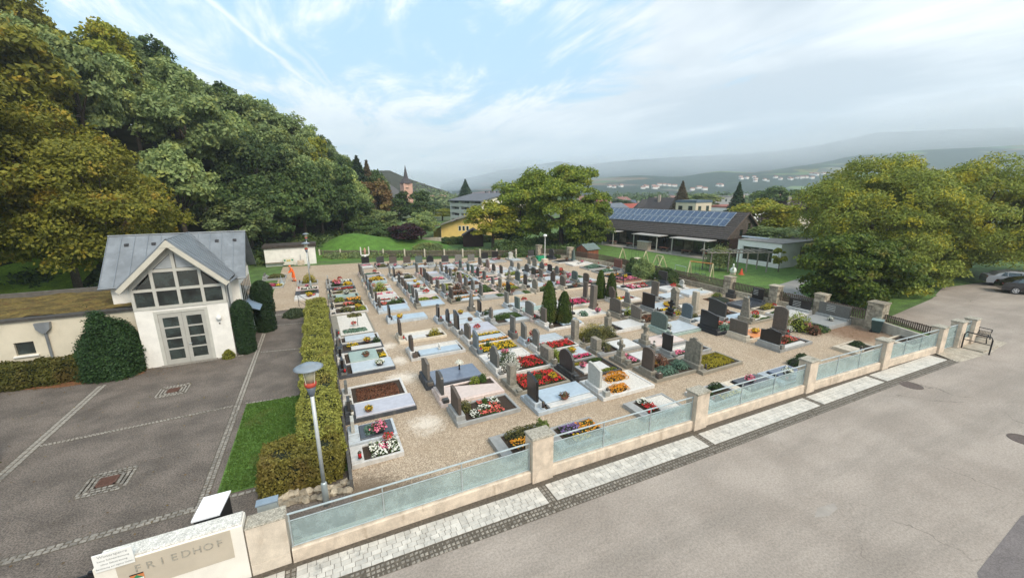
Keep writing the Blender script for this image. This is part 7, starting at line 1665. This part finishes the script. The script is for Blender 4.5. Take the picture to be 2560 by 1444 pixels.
def car(label, loc, rz, col):
    t = thing('parked_car', label, 'car', loc, rz, 'cars parked by the willows')
    pm = mat('car_%.2f' % col[0], col, .25, .03, 3, spec=.6, coat=.8)
    prof = [(-2.15, .32), (-2.2, .62), (-2.12, .85), (-1.75, .98), (-1.15, 1.05), (-.45, 1.42), (.65, 1.45), (1.45, 1.22), (1.75, 1.0), (2.1, .95), (2.2, .7), (2.18, .32)]
    ys = [-.86, -.80, 0.80, .86]; mb = MB(); n = len(prof)
    for y, inn in ((-.88, .0), (-.80, .0), (.80, 0), (.88, 0)):
        for x, z_ in prof:
            tum = max(0, (z_-.95))*.42; yy = y-(tum if y > 0 else -tum); zq = z_+(.03 if abs(y) == .80 else 0)
            mb.v.append((x, yy, zq))
    for i in range(3):
        for k in range(n): mb.f.append((i*n+k, (i+1)*n+k, (i+1)*n+(k+1) % n, i*n+(k+1) % n)); mb.m.append(0)
    mb.f += [tuple(range(n)), tuple(range(4*n-1, 3*n-1, -1))]; mb.m += [0, 0]
    lp_(mb, 'body', pm, t, smooth=False)
    for s_ in (-1, 1):
        for (x0, x1) in ((-1.05, -.05), (.02, .85), (.92, 1.35)):
            z0, y0 = 1.03, .865; top = 1.36 if x0 > -1 else 1.36
            xa = x0+.35 if x0 < -1 else x0; xb = x1-(.25 if x1 > 1.2 else 0)
            lp_(MB().add([(x0, s_*(y0), z0), (x1, s_*(y0), z0), (xb, s_*(y0-.13), 1.35), (xa, s_*(y0-.13), 1.35)], [(0, 1, 2, 3)]), 'side_window', dglass, t)
    lp_(MB().add([(-1.14, -.70, 1.07), (-1.14, .70, 1.07), (-.49, .62, 1.43), (-.49, -.62, 1.43)], [(0, 1, 2, 3)]), 'windscreen', dglass, t)
    for x in (-1.35, 1.35):
        for s_ in (-1, 1):
            w_ = lp_(MB().tube([(x, s_*.70, .32), (x, s_*.89, .32)], .32, 20), 'wheel', mat('tyre', (.02, .02, .02), .8), t)
            sub('rim', MB().tube([(x, s_*.885, .32), (x, s_*.90, .32)], .21, 14), mat('rim_silver', (.55, .56, .58), .3, metal=.8), w_)
            for k in range(5):
                a_ = k*2*pi/5; sub('spoke_gap', MB().tube([(x+.13*cos(a_), s_*.90, .32+.13*sin(a_)), (x+.13*cos(a_), s_*.904, .32+.13*sin(a_))], .045, 8), blkmetal, w_)
    for s_ in (-1, 1): lp_(MB().blob((-2.08, s_*.62, .72), (.12, .2, .09), 1, 0, 8, 5), 'headlight', mat('lamp_clear', (.7, .72, .74), .15), t); lp_(MB().box(1.95, 2.16, s_*.7-.12, s_*.7+.12, .75, .9), 'rear_light', mat('rear_red', (.4, .01, .01), .3), t); lp_(MB().blob((-.75, s_*.98, 1.02), (.09, .1, .07), 1, 0, 6, 4), 'mirror', pm, t)
    return t
q = G(2520, 738); car('black car parked nose outward under the willows', (55.6, 11.4, 0), radians(121), (.006, .006, .008))
q = G(2556, 722); car('silver car parked behind the black car', (58.6, 13.2, 0), radians(121), (.42, .43, .45))
# worker in orange
def figure(name, label, loc, rz):
    t = thing(name, label, 'person', loc, rz)
    J = {'pel': (0, 0, .92), 'sp': (0, -.05, 1.12), 'ch': (0, -.14, 1.32), 'nk': (0, -.22, 1.46), 'hd': (0, -.27, 1.58), 'hl': (-.10, 0, .9), 'kl': (-.13, -.10, .5), 'al': (-.14, .02, .1), 'fl': (-.15, -.14, .05), 'hr': (.10, 0, .9), 'kr': (.12, .02, .5), 'ar': (.12, .14, .11), 'fr': (.13, -.02, .05), 'sl': (-.19, -.15, 1.38), 'el': (-.25, -.22, 1.12), 'wl': (-.22, -.42, .96), 'sr': (.19, -.15, 1.38), 'er': (.25, -.24, 1.13), 'wr': (.20, -.46, .98)}
    rad = {'pel': .15, 'sp': .145, 'ch': .17, 'nk': .07, 'hd': .09, 'hl': .11, 'kl': .085, 'al': .065, 'fl': .05, 'hr': .11, 'kr': .085, 'ar': .065, 'fr': .05, 'sl': .085, 'el': .065, 'wl': .05, 'sr': .085, 'er': .065, 'wr': .05}
    E = [('pel', 'sp'), ('sp', 'ch'), ('ch', 'nk'), ('pel', 'hl'), ('hl', 'kl'), ('kl', 'al'), ('al', 'fl'), ('pel', 'hr'), ('hr', 'kr'), ('kr', 'ar'), ('ar', 'fr'), ('ch', 'sl'), ('sl', 'el'), ('el', 'wl'), ('ch', 'sr'), ('sr', 'er'), ('er', 'wr')]
    ks = [k for k in J if k != 'hd']; me = bpy.data.meshes.new('body'); me.from_pydata([J[k] for k in ks], [(ks.index(a), ks.index(b)) for a, b in E], [])
    me.materials.append(mat('hi_vis_orange', (.95, .17, .03), .8, .08, 6)); o = link('body', me, t)
    md = o.modifiers.new('skin', 'SKIN'); md.use_smooth_shade = True
    for i, k in enumerate(ks): me.skin_vertices[0].data[i].radius = (rad[k], rad[k]*(.8 if k in ('pel', 'sp', 'ch') else 1)); me.skin_vertices[0].data[i].use_root = (k == 'pel')
    o.modifiers.new('sub', 'SUBSURF').levels = 2; o.modifiers[-1].render_levels = 2
    skin = mat('skin', (.55, .33, .24), .6, .05)
    lp_(MB().blob((0, -.27, 1.60), (.085, .105, .125), 3, .02, 14, 10).tube([(0, -.20, 1.45), (0, -.25, 1.53)], .055, 8).blob((0, -.375, 1.59), (.014, .02, .02), 1, 0, 6, 4).blob((-.088, -.26, 1.60), (.012, .025, .035), 1, 0, 6, 4).blob((.088, -.26, 1.60), (.012, .025, .035), 1, 0, 6, 4), 'head', skin, t, smooth=True)
    lp_(MB().blob((0, -.255, 1.655), (.098, .118, .085), 4, .03, 14, 8, True), 'cap', mat('hi_vis_orange', (0,)*3), t, smooth=True)
    for s_ in (-1, 1):
        x, y, z_ = J['wl' if s_ < 0 else 'wr']
        hm = MB().blob((x, y-.06, z_-.01), (.035, .05, .022), 1, .03, 8, 6)
        for k in range(4): hm.tube([(x-.026+k*.017, y-.09, z_-.005), (x-.027+k*.018, y-.13-.006*(k in (1, 2)), z_-.015), (x-.027+k*.018, y-.14, z_-.04)], [.009, .008, .006], 5)
        hm.tube([(x-s_*.03, y-.05, z_), (x-s_*.052, y-.085, z_-.01)], [.011, .008], 5)
        lp_(hm, 'hand', skin, t, smooth=True)
    for zz_, (c, r_) in ((.30, ('l', .078)), (.30, ('r', .078))):
        k_, a_ = J['k'+c], J['a'+c]; f = (k_[2]-zz_)/(k_[2]-a_[2]); cx, cy = k_[0]+(a_[0]-k_[0])*f, k_[1]+(a_[1]-k_[1])*f
        lp_(MB().lathe([(r_+.012, zz_), (r_+.012, zz_+.06)], cx, cy, 12), 'reflective_band', mat('reflective', (.7, .72, .68), .4), t)
    for c in 'lr':
        a_, f_ = J['a'+c], J['f'+c]; lp_(MB().blob(((a_[0]+f_[0])/2, (a_[1]+f_[1])/2-.02, .055), (.06, .145, .065), 2, .03, 10, 6), 'boot', blkmetal, t, smooth=True)
    return t
figure('person', 'person in bright orange work clothes leaning forward on the gravel path', (-2.75, 47.3, 0), radians(-75))
ct = thing('can_rack', 'small rack of grey and pale watering cans beside the person in orange', 'rack', (-3.75, 45.4, 0), .1)
for k, (y, c) in enumerate(((0, mat('can_pale', (.5, .6, .58), .5)), (.55, mat('can_grey', (.3, .34, .36), .5)), (1.1, mat('can_grey', (0,)*3)), (1.6, mat('can_grey', (0,)*3)))):
    cn_ = lp_(MB().lathe([(.16, 0), (.15, .3), (.10, .34)], 0, y, 12), 'watering_can', c, ct); sub('spout', MB().tube([(.12, y, .1), (.35, y, .4)], .02, 5), c, cn_); sub('handle', MB().tube([(-.05, y, .34), (-.15, y, .5), (.08, y, .45)], .012, 5), c, cn_)
lp_(MB().tube([(0, -.3, .75), (0, 1.9, .75)], .02, 5).tube([(0, -.3, 0), (0, -.3, .75)], .02, 5).tube([(0, 1.9, 0), (0, 1.9, .75)], .02, 5), 'rack_frame', gmetal, ct)
hr = thing('handrail', 'thin dark handrail frame beside the far end of the hedge', 'handrail', (-1.6, 33.5, 0))
part('rail', MB().tube([(-2.0, 36.2, 0), (-2.0, 36.2, 1.0), (-1.2, 33.6, 1.0), (1.8, 28.4, 1.0), (1.8, 28.4, 0)], .022, 5), blkmetal, hr); part('midrail', MB().tube([(-2.0, 36.2, .5), (-1.2, 33.6, .5)], .018, 5), blkmetal, hr)
jn = bush('juniper', 'low spreading juniper at the far end of the hedge', 'shrub', (-2.2, 33.6, 0), (.75, .9, .45), 2600, .06, leafmat('juniper', (.04, .065, .03), (.10, .13, .07)), 97)
# figures at the back fence and loose leaves on the yard
cx_ = thing('wayside_crucifix', 'white framed crucifix figure standing before the back fence', 'crucifix', tuple(G(915, 662).xy)+(0,), 0)
lp_(MB().box(-.12, .12, -.12, .12, 0, 1.2).cbox(-.45, .45, -.08, .08, 1.2, 1.32, .01), 'stem', wht, cx_); lp_(MB().box(-.55, -.42, -.05, .05, 1.32, 2.3).box(.42, .55, -.05, .05, 1.32, 2.3), 'side_frame', pot_w, cx_); lp_(MB().blob((0, 0, 1.75), (.14, .12, .42), 4, .15, 10, 8), 'figure', mat('figure_rose', (.5, .28, .2), .7), cx_)
rs = np.random.RandomState(4); n = 900
X = np.concatenate([rs.normal(-10.5, 2.2, n//2), rs.uniform(-14, -2, n//4), rs.normal(30.5, 1.5, n//4)]); Yv = np.concatenate([rs.normal(25.9, .35, n//2), rs.uniform(11, 26, n//4), rs.normal(13., 1.0, n//4)])
P = np.stack([X, Yv, np.full(len(X), .03)], 1); V, F = cards(rs, P, np.tile([0, 0, 1.], (len(P), 1)), .035, .7, .25)
tag(link('fallen_leaves', np_mesh('fallen_leaves', V, F, L_br)), 'brown fallen leaves scattered over the forecourt and by the maple', 'leaves', None, 'stuff')
gr = np.random.RandomState(8); n = 16000; P = np.stack([gr.uniform(-3.6, -1.25, n), gr.uniform(13.5, 19.5, n), gr.uniform(.02, .06, n)], 1)
V, F = cards(gr, P, gr.normal(size=(n, 3))*np.array([1, 1, .2]), .045, .22, .5)
tag(link('grass_blades', np_mesh('grass_blades', V, F, leafmat('grass_blade', (.045, .10, .012), (.12, .21, .035), (.16, .16, .05), .05, objvar=0))), 'short grass blades of the small lawn beside the hedge', 'grass', None, 'stuff')
